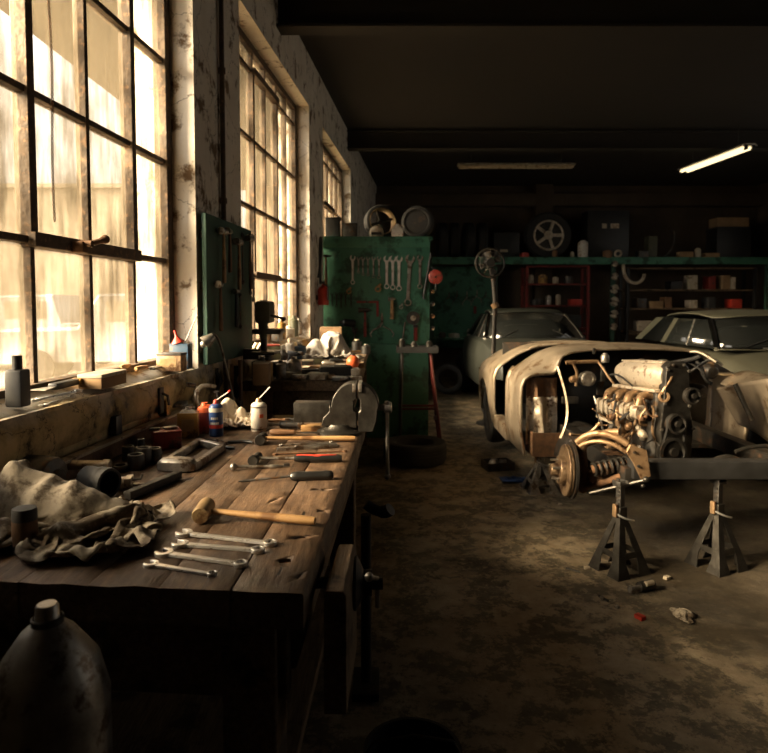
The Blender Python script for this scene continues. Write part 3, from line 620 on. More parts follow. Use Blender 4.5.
m = MB(); m.lathe([(0, 0), (.006, 0), (.009, L * .2), (.006, L * .5), (.009, L * .6), (0, L * .6)], (0, 0, .011), (1, 0, 0), 12); m.build('handle', M['woodbrown'], t)
m = MB(); m.box((L * .67, 0, .011), (L * .16, .034, .012), bev=.002); m.build('ferrule', M['dullsteel'], t)
m = MB(); m.loft([[(x, y * w, .011 + z) for y, z in ((-1, -h), (1, -h), (1, h), (-1, h))] for x, w, h in ((L * .74, .016, .005), (L, .019, .002))]); m.build('bristles', M['dkgrey'], t)
# ---------------------------------------------------------------- the bench vise
vY = at(346, 433, z=BZ); vc = Vector((at(352, 433, z=BZ).x, vY.y, BZ))
vs = thing('bench_vise', 'large grey cast iron bench vise at the far corner of the near workbench', 'vise', vc)
k = vc.y / F                                            # metres per pixel there
def vx(px): return (px - 384) * k - vc.x
def vz(py): return H + (HOR - py) * k - vc.z
m = MB(); m.lathe([(0, 0), (.10, 0), (.10, .012), (.085, .02), (.072, .03), (.066, .045), (0, .045)], (vx(340), 0, 0), n=36); m.build('swivel_base', M['iron'], vs)
def arch(x0, x1, xc, R, zb, zc, n=20):
    P = [(x0, zb)]
    return P
# rounded jaw housing: a thick arch outline with a slot between the jaws
xl, xr = vx(331), vx(378); xm = (xl + xr) / 2 + .004; zt = vz(382); R = (xr - xl) / 2
def outline(x0, x1):
    P = []
    for i in range(41):
        a = PI - PI * i / 40; x = xm + R * math.cos(a); z = zt - R + R * math.sin(a)
        if x0 <= x <= x1: P.append((x, z))
    return P
slot = vx(357.5)
Mx = Matrix.Translation((0, .05, 0)) @ Matrix.Rotation(PI / 2, 4, 'X')
def plate(P, y0, y1, nm, mat, bev=.004):
    m = MB(); m.prism(P, y1 - y0, Matrix.Translation((0, y1, 0)) @ Matrix.Rotation(PI / 2, 4, 'X')); return m.build(nm, M[mat], vs, bev=bev, ang=30)
PL = [(vx(322), .04), (vx(324), .075), (vx(330), .10), (xl - .004, vz(403))] + outline(xl, slot - .003) + [(slot - .003, vz(398)), (slot - .016, vz(399)), (slot - .016, vz(409)), (slot - .003, vz(411)), (slot - .003, .03), (vx(345), .04)]
plate(PL, -.055, .055, 'fixed_jaw', 'iron', .008)
PR = [(slot + .003, .012), (slot + .003, vz(411)), (slot + .012, vz(409)), (slot + .012, vz(399)), (slot + .003, vz(398))] + outline(slot + .003, xr + 1) + [(xr, vz(409)), (xr - .004, vz(420)), (xr - .02, .012)]
plate(PR, -.05, .05, 'sliding_jaw', 'iron', .008)
for s, e in ((-1, slot - .012), (1, slot + .012)):
    m = MB(); m.box((e, 0, zt - .019), (.016, .116, .036), bev=.002); m.build('jaw_plate', M['dullsteel'], vs)
m = MB(); m.box(((vx(294) + vx(331)) / 2, 0, (vz(402) + vz(422)) / 2), (vx(331) - vx(294), .075, vz(402) - vz(422)), bev=.006); m.build('slide_beam', M['iron'], vs)
m = MB(); m.cyl((vx(374), 0, vz(408)), (vx(391), 0, vz(408)), .013, n=18); m.lathe([(0, 0), (.021, 0), (.024, .006), (.024, .03), (.018, .034), (0, .034)], (vx(384), 0, vz(408)), (1, 0, 0), 20); m.build('screw', M['dullsteel'], vs)
m = MB(); m.tube([(vx(387), -.006, vz(404)), (vx(387.5), -.008, vz(478))], .0085, 10); m.sph((vx(387), -.006, vz(404)), .014); m.sph((vx(387.5), -.008, vz(478)), .014); m.build('handle_bar', M['dullsteel'], vs)
for x in (-.065, .065):
    for y in (-.045, .045):
        m = MB(); m.cyl((vx(340) + x, y, .008), (vx(340) + x, y, .022), .011, n=6); m.build('bolt', M['darksteel'], vs)
# ---------------------------------------------------------------- cans, bottles and boxes on the bench
def can(px, pyb, pyt, wpx, label, name, mat, z=BZ, cap=None, straw=None, bands=(), cat='can', shoulder=.8, dome=.012):
    c = at(px, pyb, z=z); k = c.y / F; r = wpx * k / 2; c.y += r; h = (pyb - pyt) * k * 1.02
    t = thing(name, label, cat, c)
    m = MB(); m.lathe([(0, 0), (r * .94, 0), (r, .003), (r, h - .004), (r * .97, h), (r * shoulder, h + dome * .6), (r * shoulder * .6, h + dome), (0, h + dome)], n=28); m.build('body', M[mat], t)
    for z0, z1, bm in bands:
        m = MB(); m.lathe([(r * 1.004, h * z0), (r * 1.012, h * z0), (r * 1.012, h * z1), (r * 1.004, h * z1)], n=28, loop=True); m.build('label_band', M[bm], t)
    if cap:
        m = MB(); m.lathe([(0, 0), (r * .42, 0), (r * .36, .012), (r * .2, .018), (0, .018)], (0, 0, h + dome * .9), n=16); m.build('cap', M[cap], t)
    if straw:
        sx, sy, sm, tipm = straw; p0 = Vector((0, 0, h + dome + .012)); tip = at(sx, sy, Y=c.y) - c
        m = MB(); m.tube([p0, tip], .0026 * max(1, c.y / 2.7), 8); m.build('straw', M[sm], t)
        if tipm:
            m = MB(); m.tube([p0.lerp(tip, .86), tip * 1.0, tip + (tip - p0) * .04], [.0048, .0052, .003], 8); m.build('straw_tip', M[tipm], t)
    return t, r, h
sc_, r, h = can(257.5, 432, 406, 16, 'white spray can with a thin straw on top standing by the cream rag', 'spray_can', 'whitepaint', cap='copper', straw=(270, 387, 'whitepaint', None), bands=((.06, .12, 'dullsteel'), (.9, .96, 'dullsteel')), shoulder=.82, dome=.012)
m = MB(); m.box((r * .5, -r * .88, h * .6), (r * .5, .002, h * .14), (0, 0, 30)); m.build('orange_mark', M['orange'], sc_)
oc_, r, h = can(214.5, 437, 408, 14, 'blue and white oil can with a red tipped spout', 'oil_can', 'blue', cap='redplastic', straw=(230, 391, 'whitepaint', 'redplastic'), bands=((.28, .40, 'redplastic'), (.84, .98, 'whitepaint')), dome=.014)
m = MB()                                                  # mock white lettering on the blue front
for row, (zz, n) in enumerate(((h * .63, 4), (h * .46, 5))):
    for i in range(n):
        a = -PI / 2 + (i - (n - 1) / 2) * .27; m.box((r * 1.006 * math.cos(a), r * 1.006 * math.sin(a), zz), (.0055, .0015, h * .075), (0, 0, math.degrees(a) + 90))
m.build('lettering', M['whitepaint'], oc_)
def tin(px, pyb, wpx, hpx, depth, label, name, mat, z=BZ, rz=0, cat='tin', lid=None, bev=.004):
    c = at(px, pyb, z=z); k = c.y / F; w, h = wpx * k, hpx * k; c.y += depth / 2
    t = thing(name, label, cat, c, rz)
    m = MB(); m.box((0, 0, h / 2), (w, depth, h), bev=bev); m.build('body', M[mat], t)
    return t, w, h
tn, w_, h_ = tin(186.5, 438, 20, 25, .055, 'square yellow oil tin with a pouring cap beside the blue can', 'oil_tin', 'tinyellow', rz=.15)
m = MB(); m.loft([[(x * s, y * s, z) for x, y in ((-w_ / 2, -.0275), (w_ / 2, -.0275), (w_ / 2, .0275), (-w_ / 2, .0275))] for s, z in ((.96, h_), (.5, h_ + .012))]); m.cyl((0, 0, h_ + .01), (0, 0, h_ + .024), .012, n=16); m.build('top_cap', M['dullsteel'], tn)
m = MB(); m.box((w_ * .02, -.0285, h_ * .5), (w_ * .62, .002, h_ * .5)); m.build('front_label', M['brass'], tn)
m = MB(); m.tube([(-.02, 0, h_ + .012), (-.018, 0, h_ + .03), (.018, 0, h_ + .03), (.02, 0, h_ + .012)], .002); m.build('wire_handle', M['darksteel'], tn)
rb, r, h = can(203, 434, 413, 15, 'red capped squat bottle between the yellow tin and the blue can', 'bottle', 'redpaint', shoulder=.9, dome=.006, cat='bottle')
m = MB(); m.lathe([(0, 0), (r * 1.0, 0), (r * 1.02, .01), (r * .9, .02), (r * .55, .026), (r * .4, .04), (0, .04)], (0, 0, h), n=20); m.box((r * .6, -.004, h + .026), (r * 1.1, .014, .012), (0, 12, 10), bev=.003); m.build('trigger_cap', M['orange'], rb)
bx, w_, h_ = tin(162, 450, 27, 17, .10, 'red painted metal box with grey scraps on its lid', 'tool_box', 'redpaint', rz=.45, cat='box', bev=.006)
m = MB(); m.box((0, 0, h_ + .002), (w_ * 1.02, .104, .008), bev=.002); m.build('lid', M['redpaint'], bx)
bx2 = thing('metal_offcut', 'flat pale metal scrap lying on the lid of the red box', 'scrap', bx.location + Vector((.012, .01, h_ + .0065)), .6); m = MB(); m.box((0, 0, .004), (.05, .035, .008), bev=.002); m.build('plate', M['dullsteel'], bx2)
bx3 = thing('metal_offcut', 'dark curled metal scrap lying beside the pale one on the red box', 'scrap', bx.location + Vector((-.038, -.018, h_ + .0065)), .2); m = MB(); m.box((0, 0, .005), (.036, .03, .01), bev=.003); m.build('plate', M['darksteel'], bx3)
# heavy U shaped clamp frame
cf = thing('clamp_frame', 'heavy dark steel frame like an open rectangle lying flat on the bench', 'clamp frame', at(190, 462, z=BZ))
def q_(px, py): return at(px, py, z=BZ) - cf.location
nA, nB, fA, fB = q_(161, 470), q_(194, 471), q_(199, 446), q_(222, 451)
def bar(mb, p, q, w, h, over=0):
    d = (q - p).normalized(); n = Vector((-d.y, d.x, 0)); p = p - d * over; q = q + d * over
    mb.loft([[e + n * s * w / 2 + Vector((0, 0, z)) for s, z in ((-1, 0), (1, 0), (1, h), (-1, h))] for e in (p, q)])
m = MB(); bar(m, nA, fA, .022, .028); bar(m, nB, fB, .022, .028); bar(m, fA, fB, .024, .028, .01); m.build('side_bars', M['dullsteel'], cf, bev=.004)
m = MB(); d = (nB - nA); rr = []
for i in range(11):
    t = i / 10; p = nA - d * .08 + d * 1.16 * t; hh = .038 + .006 * math.sin(PI * t); ww = .02 + .012 * math.sin(PI * t); s = .75 if i in (0, 10) else 1
    rr.append([p + Vector((0, y * ww * s, z)) for y, z in ((-1, .002), (1, .002), (1, hh * .8 * s), (.6, hh * s), (-.6, hh * s), (-1, hh * .8 * s))])
m.loft(rr); m.build('end_block', M['dullsteel'], cf, bev=.003)
# bars, rings, cups and fittings behind the rag
def simple(name, label, cat, loc, mat, fn, rz=0, group=None, **k):
    m = MB(); fn(m); o = m.build(name, M[mat], **k); o.location = loc; o.rotation_euler = (0, 0, rz); return tag(o, label, cat, group)
c, an, L = seat((127, 501), (179, 479), BZ)
simple('steel_bar', 'square brown steel bar lying askew between the rag and the clamp frame', 'bar', c, 'oilmetal', lambda m: m.box((0, 0, .0145), (L, .025, .024), bev=.003), an)
def cup(px, py, r, h, label, name='socket', mat='darksteel', wall=.72, cat='socket', group=None):
    c = at(px, py, z=BZ); return simple(name, label, cat, c + Vector((0, r, 0)), mat, lambda m: m.lathe([(0, 0), (r * .95, 0), (r, h * .08), (r, h * .93), (r * .96, h), (r * wall, h), (r * wall * .96, h * .35), (0, h * .35)], n=26), 0, group)
cup(117, 473, .027, .02, 'low dark ring lying nearest the wall board behind the rag', 'bearing_ring', wall=.6, cat='ring')
cup(133, 471, .027, .05, 'dark cup shaped socket, broad, in the cluster beside the bearing ring')
cup(141, 466, .026, .058, 'tall dark socket at the middle of the cluster by the back board')
cup(152, 463, .024, .048, 'dark socket standing at the end of the cluster nearest the red box')
cup(126, 462, .02, .052, 'narrow dark socket behind the broad one against the back board')
cup(140, 459, .013, .07, 'tiny slim dark bottle standing behind the sockets', 'bottle', 'black', .4, 'bottle')
c = at(103, 500, z=BZ); dt = thing('dark_tube', 'short wide black tube lying on its side at the edge of the rag', 'tube', c + Vector((-.045, .035, 0)), -.12)
m = MB(); m.lathe([(.034, .03), (.042, .03), (.043, .02), (.041, .006), (.043, .002), (.043, -.008), (.040, -.012), (.040, -.06), (.03, -.07), (0, -.07), (0, -.06), (.03, -.05), (.034, -.03)], (.03, 0, .043), (1, -.35, 0), 30, loop=True); m.build('tube_wall', M['rubber'], dt)
c, an, L = seat((58, 487), (100, 487), BZ)
simple('pale_pipe', 'pale tarnished pipe running from the dark tube behind the rag', 'pipe', at(58, 487, z=BZ) + Vector((0, .07, 0)), 'alu', lambda m: m.lathe([(0, 0), (.016, 0), (.016, L * .8), (.02, L * .82), (.02, L * .98), (0, L)], (0, 0, .05), (1, .1, -.05), 18))
c = at(122, 492, z=BZ); gl_ = thing('pipe_clamp', 'small bright metal clamp with a looped handle beside the dark tube', 'clamp', c + Vector((0, .02, 0)), .2)
m = MB(); m.lathe([(0, 0), (.017, 0), (.02, .004), (.02, .035), (.016, .04), (0, .04)], (-.02, 0, .02), (1, 0, 0), 18); m.box((.012, 0, .025), (.02, .05, .03), bev=.004); m.build('body', M['alu'], gl_)
m = MB(); m.tube([(.02, -.014, .01), (.06, -.02, .008), (.085, -.006, .007), (.085, .012, .007), (.055, .022, .008), (.02, .014, .01)], .0045, 8); m.build('loop_handle', M['dullsteel'], gl_)
m = MB(); m.tube([(.02, 0, .03), (.045, .004, .03), (.05, .004, .045)], .004, 8); m.build('screw', M['darksteel'], gl_)
cn, r, h = can(19, 556, 512, 24, 'dark can with a worn rust brown label in front of the oily rag', 'paint_can', 'rubber', bands=((.2, .75, 'rust'),), shoulder=.95, dome=.004)
c = at(12, 505, z=BZ); simple('dark_drum', 'dark round metal canister lying behind the oily rag', 'canister', c + Vector((-.06, .12, 0)), 'darksteel', lambda m: m.lathe([(0, -.01), (.05, -.01), (.056, 0), (.056, .13), (.05, .14), (.02, .145), (.02, .16), (0, .16)], (0, 0, .057), (1, -.25, 0), 26))
# ================================================================ crumpled cloths
def crumple(name, label, cat, loc, mat, size, lumps, squeeze=.62, n=48, steps=130, seed=1, thick=.0022, amp=.05, rz=0.0, aspect=1.0, drop=.12, sub=1, crease=.008):
    """a sheet gathered up and let fall on a few bulges, settled with simple distance constraints"""
    rg = np.random.RandomState(seed); l = size / n; ny = int(n * aspect)
    u, v = np.meshgrid(np.arange(n + 1), np.arange(ny + 1), indexing='ij')
    P = np.zeros((n + 1, ny + 1, 3)); x = (u - n / 2) * l; y = (v - ny / 2) * l
    P[..., 0] = x * squeeze; P[..., 1] = y * squeeze; P[..., 2] = drop
    for _ in range(7):
        a = rg.uniform(0, PI); f = rg.uniform(1.2, 4.5) * 2 * PI / size; ph = rg.uniform(0, 6.28); w = np.sin((x * math.cos(a) + y * math.sin(a)) * f + ph + 1.2 * np.sin((x * math.sin(a) - y * math.cos(a)) * f * .5))
        P[..., 2] += amp * w / (f * size / 9); b = rg.uniform(0, 6.28); P[..., 0] += amp * .35 * w * math.cos(b); P[..., 1] += amp * .35 * w * math.sin(b)
    P[..., 2] += .001 * rg.rand(n + 1, ny + 1); Q = P.copy()
    def con(A, Bv, r, k):
        d = Bv - A; L = np.linalg.norm(d, axis=-1, keepdims=True) + 1e-9; c = d * ((L - r) / L) * .5 * k
        A += c; Bv -= c
    for st in range(steps):
        V = (P - Q) * .93; Q = P.copy(); P = P + V; P[..., 2] -= .0011
        for it in range(7):
            for o in (0, 1):
                con(P[o:n + (n - o) % 2 * 0:2][:((n + 1 - o) // 2)], P[o + 1::2][:((n + 1 - o) // 2)], l, 1.0) if True else 0
                con(P[:, o::2][:, :((ny + 1 - o) // 2)], P[:, o + 1::2][:, :((ny + 1 - o) // 2)], l, 1.0)
            con(P[:-1, :-1], P[1:, 1:], l * 1.414, .25); con(P[1:, :-1], P[:-1, 1:], l * 1.414, .25)
            con(P[:-4], P[4:], l * 4, .02); con(P[:, :-4], P[:, 4:], l * 4, .02)
            for (cx, cy, cz, rx, ry, rz_) in lumps:
                d = (P - np.array((cx, cy, cz))) / np.array((rx, ry, rz_)); L = np.linalg.norm(d, axis=-1, keepdims=True)
                P = np.where(L < 1, np.array((cx, cy, cz)) + d / np.maximum(L, 1e-6) * np.array((rx, ry, rz_)), P)
            fl = .003 + .004 * (np.sin(u * 1.7 + v * .9) > 0) 
            low = P[..., 2] < fl; P[..., 2] = np.where(low, fl, P[..., 2])
            P[..., 0] = np.where(low, P[..., 0] * .25 + Q[..., 0] * .75, P[..., 0]); P[..., 1] = np.where(low, P[..., 1] * .25 + Q[..., 1] * .75, P[..., 1])
    wr = np.zeros_like(x)                                       # fine creases
    for k in range(9):
        a = rg.uniform(0, PI); f = rg.uniform(3, 8) * 2 * PI / size; wr += (1 - np.abs(np.sin((x * math.cos(a) + y * math.sin(a)) * f * .5 + rg.uniform(0, 6) + 1.6 * np.sin((x * math.sin(a) - y * math.cos(a)) * f * .31 + k)))) ** 3 / (f * size / 30)
    P[..., 2] += wr * size * crease
    m = MB(); m.grid(lambda a, b: P[int(round(a * n)), int(round(b * ny))], n, ny)
    o = m.build(name, mat, ang=180, solid=thick, sub=sub); o.location = loc; o.rotation_euler = (0, 0, rz)
    return tag(o, label, cat)
rc = at(88, 553, z=BZ)
crumple('oily_rag', 'big stained beige canvas rag heaped at the near end of the bench', 'rag', (rc.x - .125, rc.y + .12, BZ), M['rag'], .92,
        [(-.17, .12, .06, .07, .07, .135), (-.10, .05, .03, .09, .07, .10), (.0, .02, .02, .13, .06, .085), (.12, .03, .0, .08, .05, .055), (-.12, -.08, 0, .09, .04, .05), (.05, -.08, .0, .04, .04, .04)], squeeze=.45, n=84, crease=.011, seed=5, amp=.06, aspect=.7, drop=.22, steps=70)
rc = at(236, 430, z=BZ)
crumple('cream_rag', 'crumpled cream rag between the blue oil can and the white spray can', 'rag', (rc.x - .02, rc.y + .075, BZ), M['cloth'], .44,
        [(-.035, .0, .02, .04, .045, .09), (.025, -.0, 0, .04, .04, .06), (.09, -.01, 0, .04, .03, .025)], squeeze=.42, crease=.03, n=44, seed=3, amp=.05, drop=.12)
# ---------------------------------------------------------------- clamps leaning at the end of the back board
def cclamp(name, label, loc, rz, R, mat, tilt=(75, 0, 0)):
    t = thing(name, label, 'clamp', loc, rot=(math.radians(tilt[0]), math.radians(tilt[1]), rz))
    m = MB(); pts = [(R * .9, -R * .8, 0), (R * .2, -R * .95, 0)] + [(R * math.cos(a) * 1.0, R * math.sin(a), 0) for a in [math.radians(260 - 17 * i) for i in range(1, 10)]] + [(R * .2, R * .95, 0), (R * .9, R * .8, 0)]
    m.tube(pts, [R * .15] + [R * .19] * (len(pts) - 2) + [R * .17], 10); m.build('frame', M[mat], t)
    m = MB(); m.cyl((R * .9, -R * 1.25, 0), (R * .9, R * .35, 0), R * .1, n=12); m.cyl((R * .9, R * .35, 0), (R * .9, R * .45, 0), R * .22, n=14); m.build('screw', M['dullsteel'], t)
    m = MB(); m.cyl((R * .55, -R * 1.2, 0), (R * 1.25, -R * 1.2, 0), R * .055, n=8); m.build('tommy_bar', M['dullsteel'], t)
    return t
p = at(180, 397, Y=2.98); cclamp('c_clamp', 'dark curved iron C clamp standing on the back board under the window pier', p + Vector((.02, 0, .0)), .5, .062, 'dullsteel', (80, 0, 0))
p = at(207, 398, Y=2.95); cclamp('c_clamp', 'paler worn C clamp standing just behind the yellow tin', p, .9, .06, 'alu', (78, 0, 0))
c = at(180, 404, Y=2.9); simple('pale_plate', 'small pale metal plate lying at the far end of the back board', 'plate', c, 'dullsteel', lambda m: m.box((0, 0, 0), (.07, .05, .012), (18, 0, 20), bev=.003))
p = at(110.5, 425, Y=2.33); c = W(p.y * 1.0035, .016, 1.0); c.z = p.z
simple('socket_box', 'small black box fixed on the ochre wall under the windowsill', 'box', c, 'black', lambda m: m.box((0, 0, 0), (.03, .045, .07), bev=.003), WANG)
p = at(153, 407, Y=2.75); c = W(p.y * 1.0035, .02, 1.0); c.z = .967
simple('small_block', 'small ochre yellow block standing on the back board against the wall', 'block', c, 'tinyellow', lambda m: m.box((0, 0, .035), (.035, .045, .07), bev=.004), WANG)
c = W(2.72, .02, 1.0); simple('wall_hook', 'dark iron bracket on the stained wall beside the yellow block', 'bracket', c + Vector((0, 0, .04)), 'darksteel', lambda m: (m.box((0, 0, 0), (.012, .04, .11), bev=.003), m.tube([(.006, 0, .03), (.03, 0, .02), (.035, 0, -.02)], .006)), WANG)
# ---------------------------------------------------------------- things on the windowsill
SZ = lambda s, t=-.05: 1.158
def sillpt(s, t): return W(s, t, 1.174 - .20 * max(0, (t + .12)) - .2 * max(0, t + .06))
def hug(t, s, tt, yaw): t.location = sillpt(s, tt); t.rotation_euler = (0, 0, WANG + PI / 2 + yaw)
def sw(label, s, tt, L, yaw, r1, mat='steel', grp=None):
    o = wrench_mb(L, r1, r1 * .85, .008, both=False).build('combination_wrench', M[mat], ang=30, bev=.001); o.location = sillpt(s, tt) + Vector((0, 0, .004)); o.rotation_euler = (0, 0, WANG + PI / 2 + yaw); return tag(o, label, 'wrench', grp)
sw('bright wrench on the windowsill nearest the window frame', 1.94, -.03, .21, -.06, .016)
sw('bright wrench on the windowsill lying in front of another one', 1.93, .005, .19, .12, .015)
def sil(px, py, t): return at(px, py, z=1.165)
s0 = 2.09; tk = thing('putty_knife', 'black handled scraper with a yellow band on the windowsill', 'scraper', sillpt(s0, -.06) + Vector((0, 0, .004)), WANG + PI / 2 + .03)
m = MB(); m.box((.06, 0, .014), (.14, .032, .022), bev=.006); m.build('handle', M['blackplastic'], tk)
m = MB(); m.box((.145, 0, .014), (.02, .034, .024), bev=.005); m.build('yellow_band', M['tinyellow'], tk)
m = MB(); m.loft([[(x, y * w, z) for y, z in ((-1, .012), (1, .012), (1, .015), (-1, .015))] for x, w in ((-.01, .012), (-.05, .022), (-.09, .026))]); m.build('blade', M['dullsteel'], tk)
bxs = thing('flat_box', 'flat grey box with a pale lid lying on the windowsill', 'box', sillpt(2.33, -.022) + Vector((0, 0, .004)), WANG + PI / 2 + .02)
m = MB(); m.box((0, 0, .02), (.19, .085, .04), bev=.004); m.build('tray', M['cardboard'], bxs)
m = MB(); m.box((0, 0, .046), (.195, .09, .014), bev=.004); m.build('lid', M['paper'], bxs)
for i, (s, t, L, yaw, lab) in enumerate(((2.62, -.105, .2, .1, 'wooden handled chisel nearest the panes on the windowsill'), (2.66, -.06, .17, -.1, 'wooden handled chisel lying in front of another chisel on the windowsill'))):
    tk = thing('chisel', lab, 'chisel', sillpt(s, t) + Vector((0, 0, .005)), WANG + PI / 2 + yaw)
    m = MB(); m.lathe(handle_prof(L * .5, .0105), (0, 0, .012), (1, 0, 0), 12); m.build('handle', M['woodhandle'], tk)
    m = MB(); m.box((L * .74, 0, .008), (L * .5, .013, .004)); m.build('blade', M['dullsteel'], tk)
sw('dark spanner lying beyond the chisels on the windowsill', 2.80, -.05, .15, .05, .013, 'darksteel')
def stin(s, t, w, d, h, label, name, mat, yaw=0, cat='tin'):
    tt = thing(name, label, cat, sillpt(s, t) + Vector((0, 0, -.002)), WANG + yaw); m = MB(); m.box((0, 0, h / 2), (w, d, h), bev=.004); m.build('body', M[mat], tt); return tt
b1 = stin(2.93, -.02, .115, .07, .075, 'low brown tin with a dark lid on the windowsill beside a blue tin', 'brown_tin', 'copper')
m = MB(); m.box((0, 0, .078), (.118, .073, .012), bev=.003); m.build('lid', M['darksteel'], b1)
m = MB(); m.box((-.0, -.0355, .04), (.075, .002, .04)); m.build('front_label', M['brass'], b1)
b2 = stin(3.04, -.02, .09, .06, .115, 'upright blue tin on the windowsill with a funnel and rod standing in it', 'blue_tin', 'dullblue')
m = MB(); m.box((0, 0, .116), (.092, .062, .006), bev=.002); m.build('lid', M['dullblue'], b2)
fz = b2.location + Vector((-.012, -.004, .121)); fn = thing('funnel', 'salmon red funnel on top of the upright blue tin', 'funnel', fz)
m = MB(); m.lathe([(.032, 0), (.030, .006), (.012, .026), (.007, .034), (.006, .062), (.0045, .062), (.005, .034), (.01, .026), (.028, .004)], (0, 0, 0), (-.25, 0, 1), 20, loop=True); m.build('cone', M['redplastic'], fn)
q = at(197, 316, Y=fz.y); simple('thin_rod', 'thin dark rod leaning out of the blue tin on the sill', 'rod', fz + Vector((.03, 0, .0)), 'darksteel', lambda m: m.tube([(0, 0, 0), q - fz - Vector((.03, 0, 0))], .003, 6))
simple('small_bottle', 'dark square bottle at the near end of the windowsill', 'bottle', sillpt(1.865, -.03), 'black', lambda m: (m.box((0, 0, .055), (.05, .05, .11), bev=.008), m.cyl((0, 0, .11), (0, 0, .15), .014, n=14)), WANG)
# ================================================================ green tool board on the pier between the windows
z1, z0 = at(199, 213, Y=3.22).z, at(199, 365, Y=3.22).z
gb = thing('tool_board', 'tall dark green tool board on the pier between the two windows', 'tool board', W(3.6, .04, z0))
def on_board(s, t, z): return W(s, t, z) - gb.location
m = MB(); m.loft([[on_board(s, t, z) for s, t in ((3.22, .02), (4.0, .02), (4.0, .045), (3.22, .045))] for z in (z0, z1)]); m.build('panel', M['dkgreen'], gb, bev=.004)
m = MB()
for z in (z0 + .06, z1 - .12, (z0 + z1) / 2): m.loft([[on_board(s, t, z + dz) for s, t in ((3.24, .0), (3.98, .0), (3.98, .02), (3.24, .02))] for dz in (0, .04)])
m.build('battens', M['oldwood'], gb)
# tools hang with x pointing down the wall and z out from it
def hang(s, z, t=.047): 
    c = W(s, t, z); X = Vector((0, 0, -1)); Z = WN.copy(); Y = Z.cross(X)
    R = Matrix((X, Y, Z)).transposed(); return c, R.to_euler()
def peg(parent_thing, mat='darksteel'):
    pass
def wh(s, z, L, label, hmat='dullsteel', wmat='woodhandle', kind='ball', hl=.1, hr=.02):
    c, r = hang(s, z); c = c + WN * .026
    return hammer(None, None, label, hl, hr, kind, hmat, wmat, r=.0125, loc=c, rot=r, L=L)
wh(3.40, 1.83, .27, 'pale handled hammer hanging nearest the room side edge of the green pier board')
wh(3.66, 1.80, .27, 'pale handled hammer hanging in the middle of the green pier board')
wh(3.88, 1.84, .30, 'dark hammer hanging at the window edge of the green pier board', wmat='woodbrown')
wh(3.50, 1.84, .22, 'dark headed hammer with a brown handle between two pale handled ones', wmat='woodbrown', kind='wedge')
wh(3.34, 1.55, .24, 'brown handled hammer hanging in the lower row of the green pier board', wmat='woodbrown', kind='wedge', hl=.08)
wh(3.60, 1.52, .2, 'small dark hammer hanging low in the middle of the green pier board', wmat='black', hl=.07, hr=.016)
def hwrench(s, z, L, label, mat='dullsteel', r=.019, t=.047):
    c, R = hang(s, z, t + .006); o = wrench_mb(L, r, r * .85, .008).build('combination_wrench', M[mat], ang=30, bev=.001); o.location = c; o.rotation_euler = R; return tag(o, label, 'wrench')
hwrench(3.78, 1.85, .27, 'dark wrench hanging on the pier board beside the hammer at its window edge', 'darksteel')
hwrench(3.985, 1.86, .38, 'long pale tool overhanging the edge of the pier board against the bright window', 'dullsteel', .022)
hwrench(3.93, 1.86, .34, 'long dark wrench hanging next to the one against the bright window', 'darksteel', .022)
hwrench(3.72, 1.5, .18, 'short dull wrench hanging low on the pier board', 'darksteel', .016)
# machines and hangings below the board, dark against the window
pz = at(247, 345, Y=4.05)
dp = thing('drill_stand', 'dark upright drill stand silhouetted against the second window', 'drill', W(3.80, .18, 1.155))
zz = lambda py: H + (HOR - py) * 3.8 / F - 1.155
m = MB(); m.box((0, 0, .01), (.14, .2, .02), bev=.005); m.box((-.08, .0, .0), (.09, .06, .06)); m.build('base', M['iron'], dp)
m = MB(); m.cyl((-.02, .06, .02), (-.02, .06, zz(300)), .02, n=14); m.build('column', M['darksteel'], dp)
m = MB(); m.box((.0, 0, (zz(302) + zz(322)) / 2), (.09, .18, .13), bev=.02); m.cyl((0, -.06, zz(322)), (0, -.06, zz(338)), .03, .022, n=16); m.build('head', M['olive'], dp)
m = MB(); m.box((.02, 0, zz(331)), (.17, .16, .03), bev=.008); m.build('table', M['iron'], dp)
m = MB(); m.tube([(.05, -.08, zz(315)), (.12, -.1, zz(318))], .008); m.sph((.125, -.1, zz(318.5)), .014); m.build('feed_lever', M['darksteel'], dp)
gl = thing('gooseneck_lamp', 'gooseneck lamp with a small pale shade bent over below the green pier board', 'lamp', W(3.75, .09, 1.0))
L0 = at(206, 342, Y=3.15) - gl.location; a = at(214, 333, Y=3.3) - gl.location; b_ = at(222, 350, Y=3.36) - gl.location; c_ = at(228, 378, Y=3.42) - gl.location
def bez(P, n=18):
    out = []
    for i in range(n + 1):
        t = i / n; Q = [Vector(p) for p in P]
        while len(Q) > 1: Q = [Q[k].lerp(Q[k + 1], t) for k in range(len(Q) - 1)]
        out.append(Q[0])
    return out
m = MB(); m.tube(bez([L0 + Vector((.01, .0, .015)), a + Vector((0, 0, .05)), b_ + Vector((0, 0, .04)), b_, c_, c_ + Vector((.02, .05, -.14))]), .0065, 8); m.build('neck', M['dullsteel'], gl)
m = MB(); m.lathe([(.012, -.05), (.018, -.045), (.032, -.005), (.036, .01), (.033, .01), (.028, -.005), (.014, -.04)], L0, (-.6, -.2, -.5), 20, loop=True); m.sph(L0 - Vector((.01, .003, .01)), .018); m.build('shade', M['dullsteel'], gl)
m = MB(); m.box(c_ + Vector((.02, .06, -.16)), (.08, .08, .05), bev=.008); m.build('clamp_base', M['darksteel'], gl)
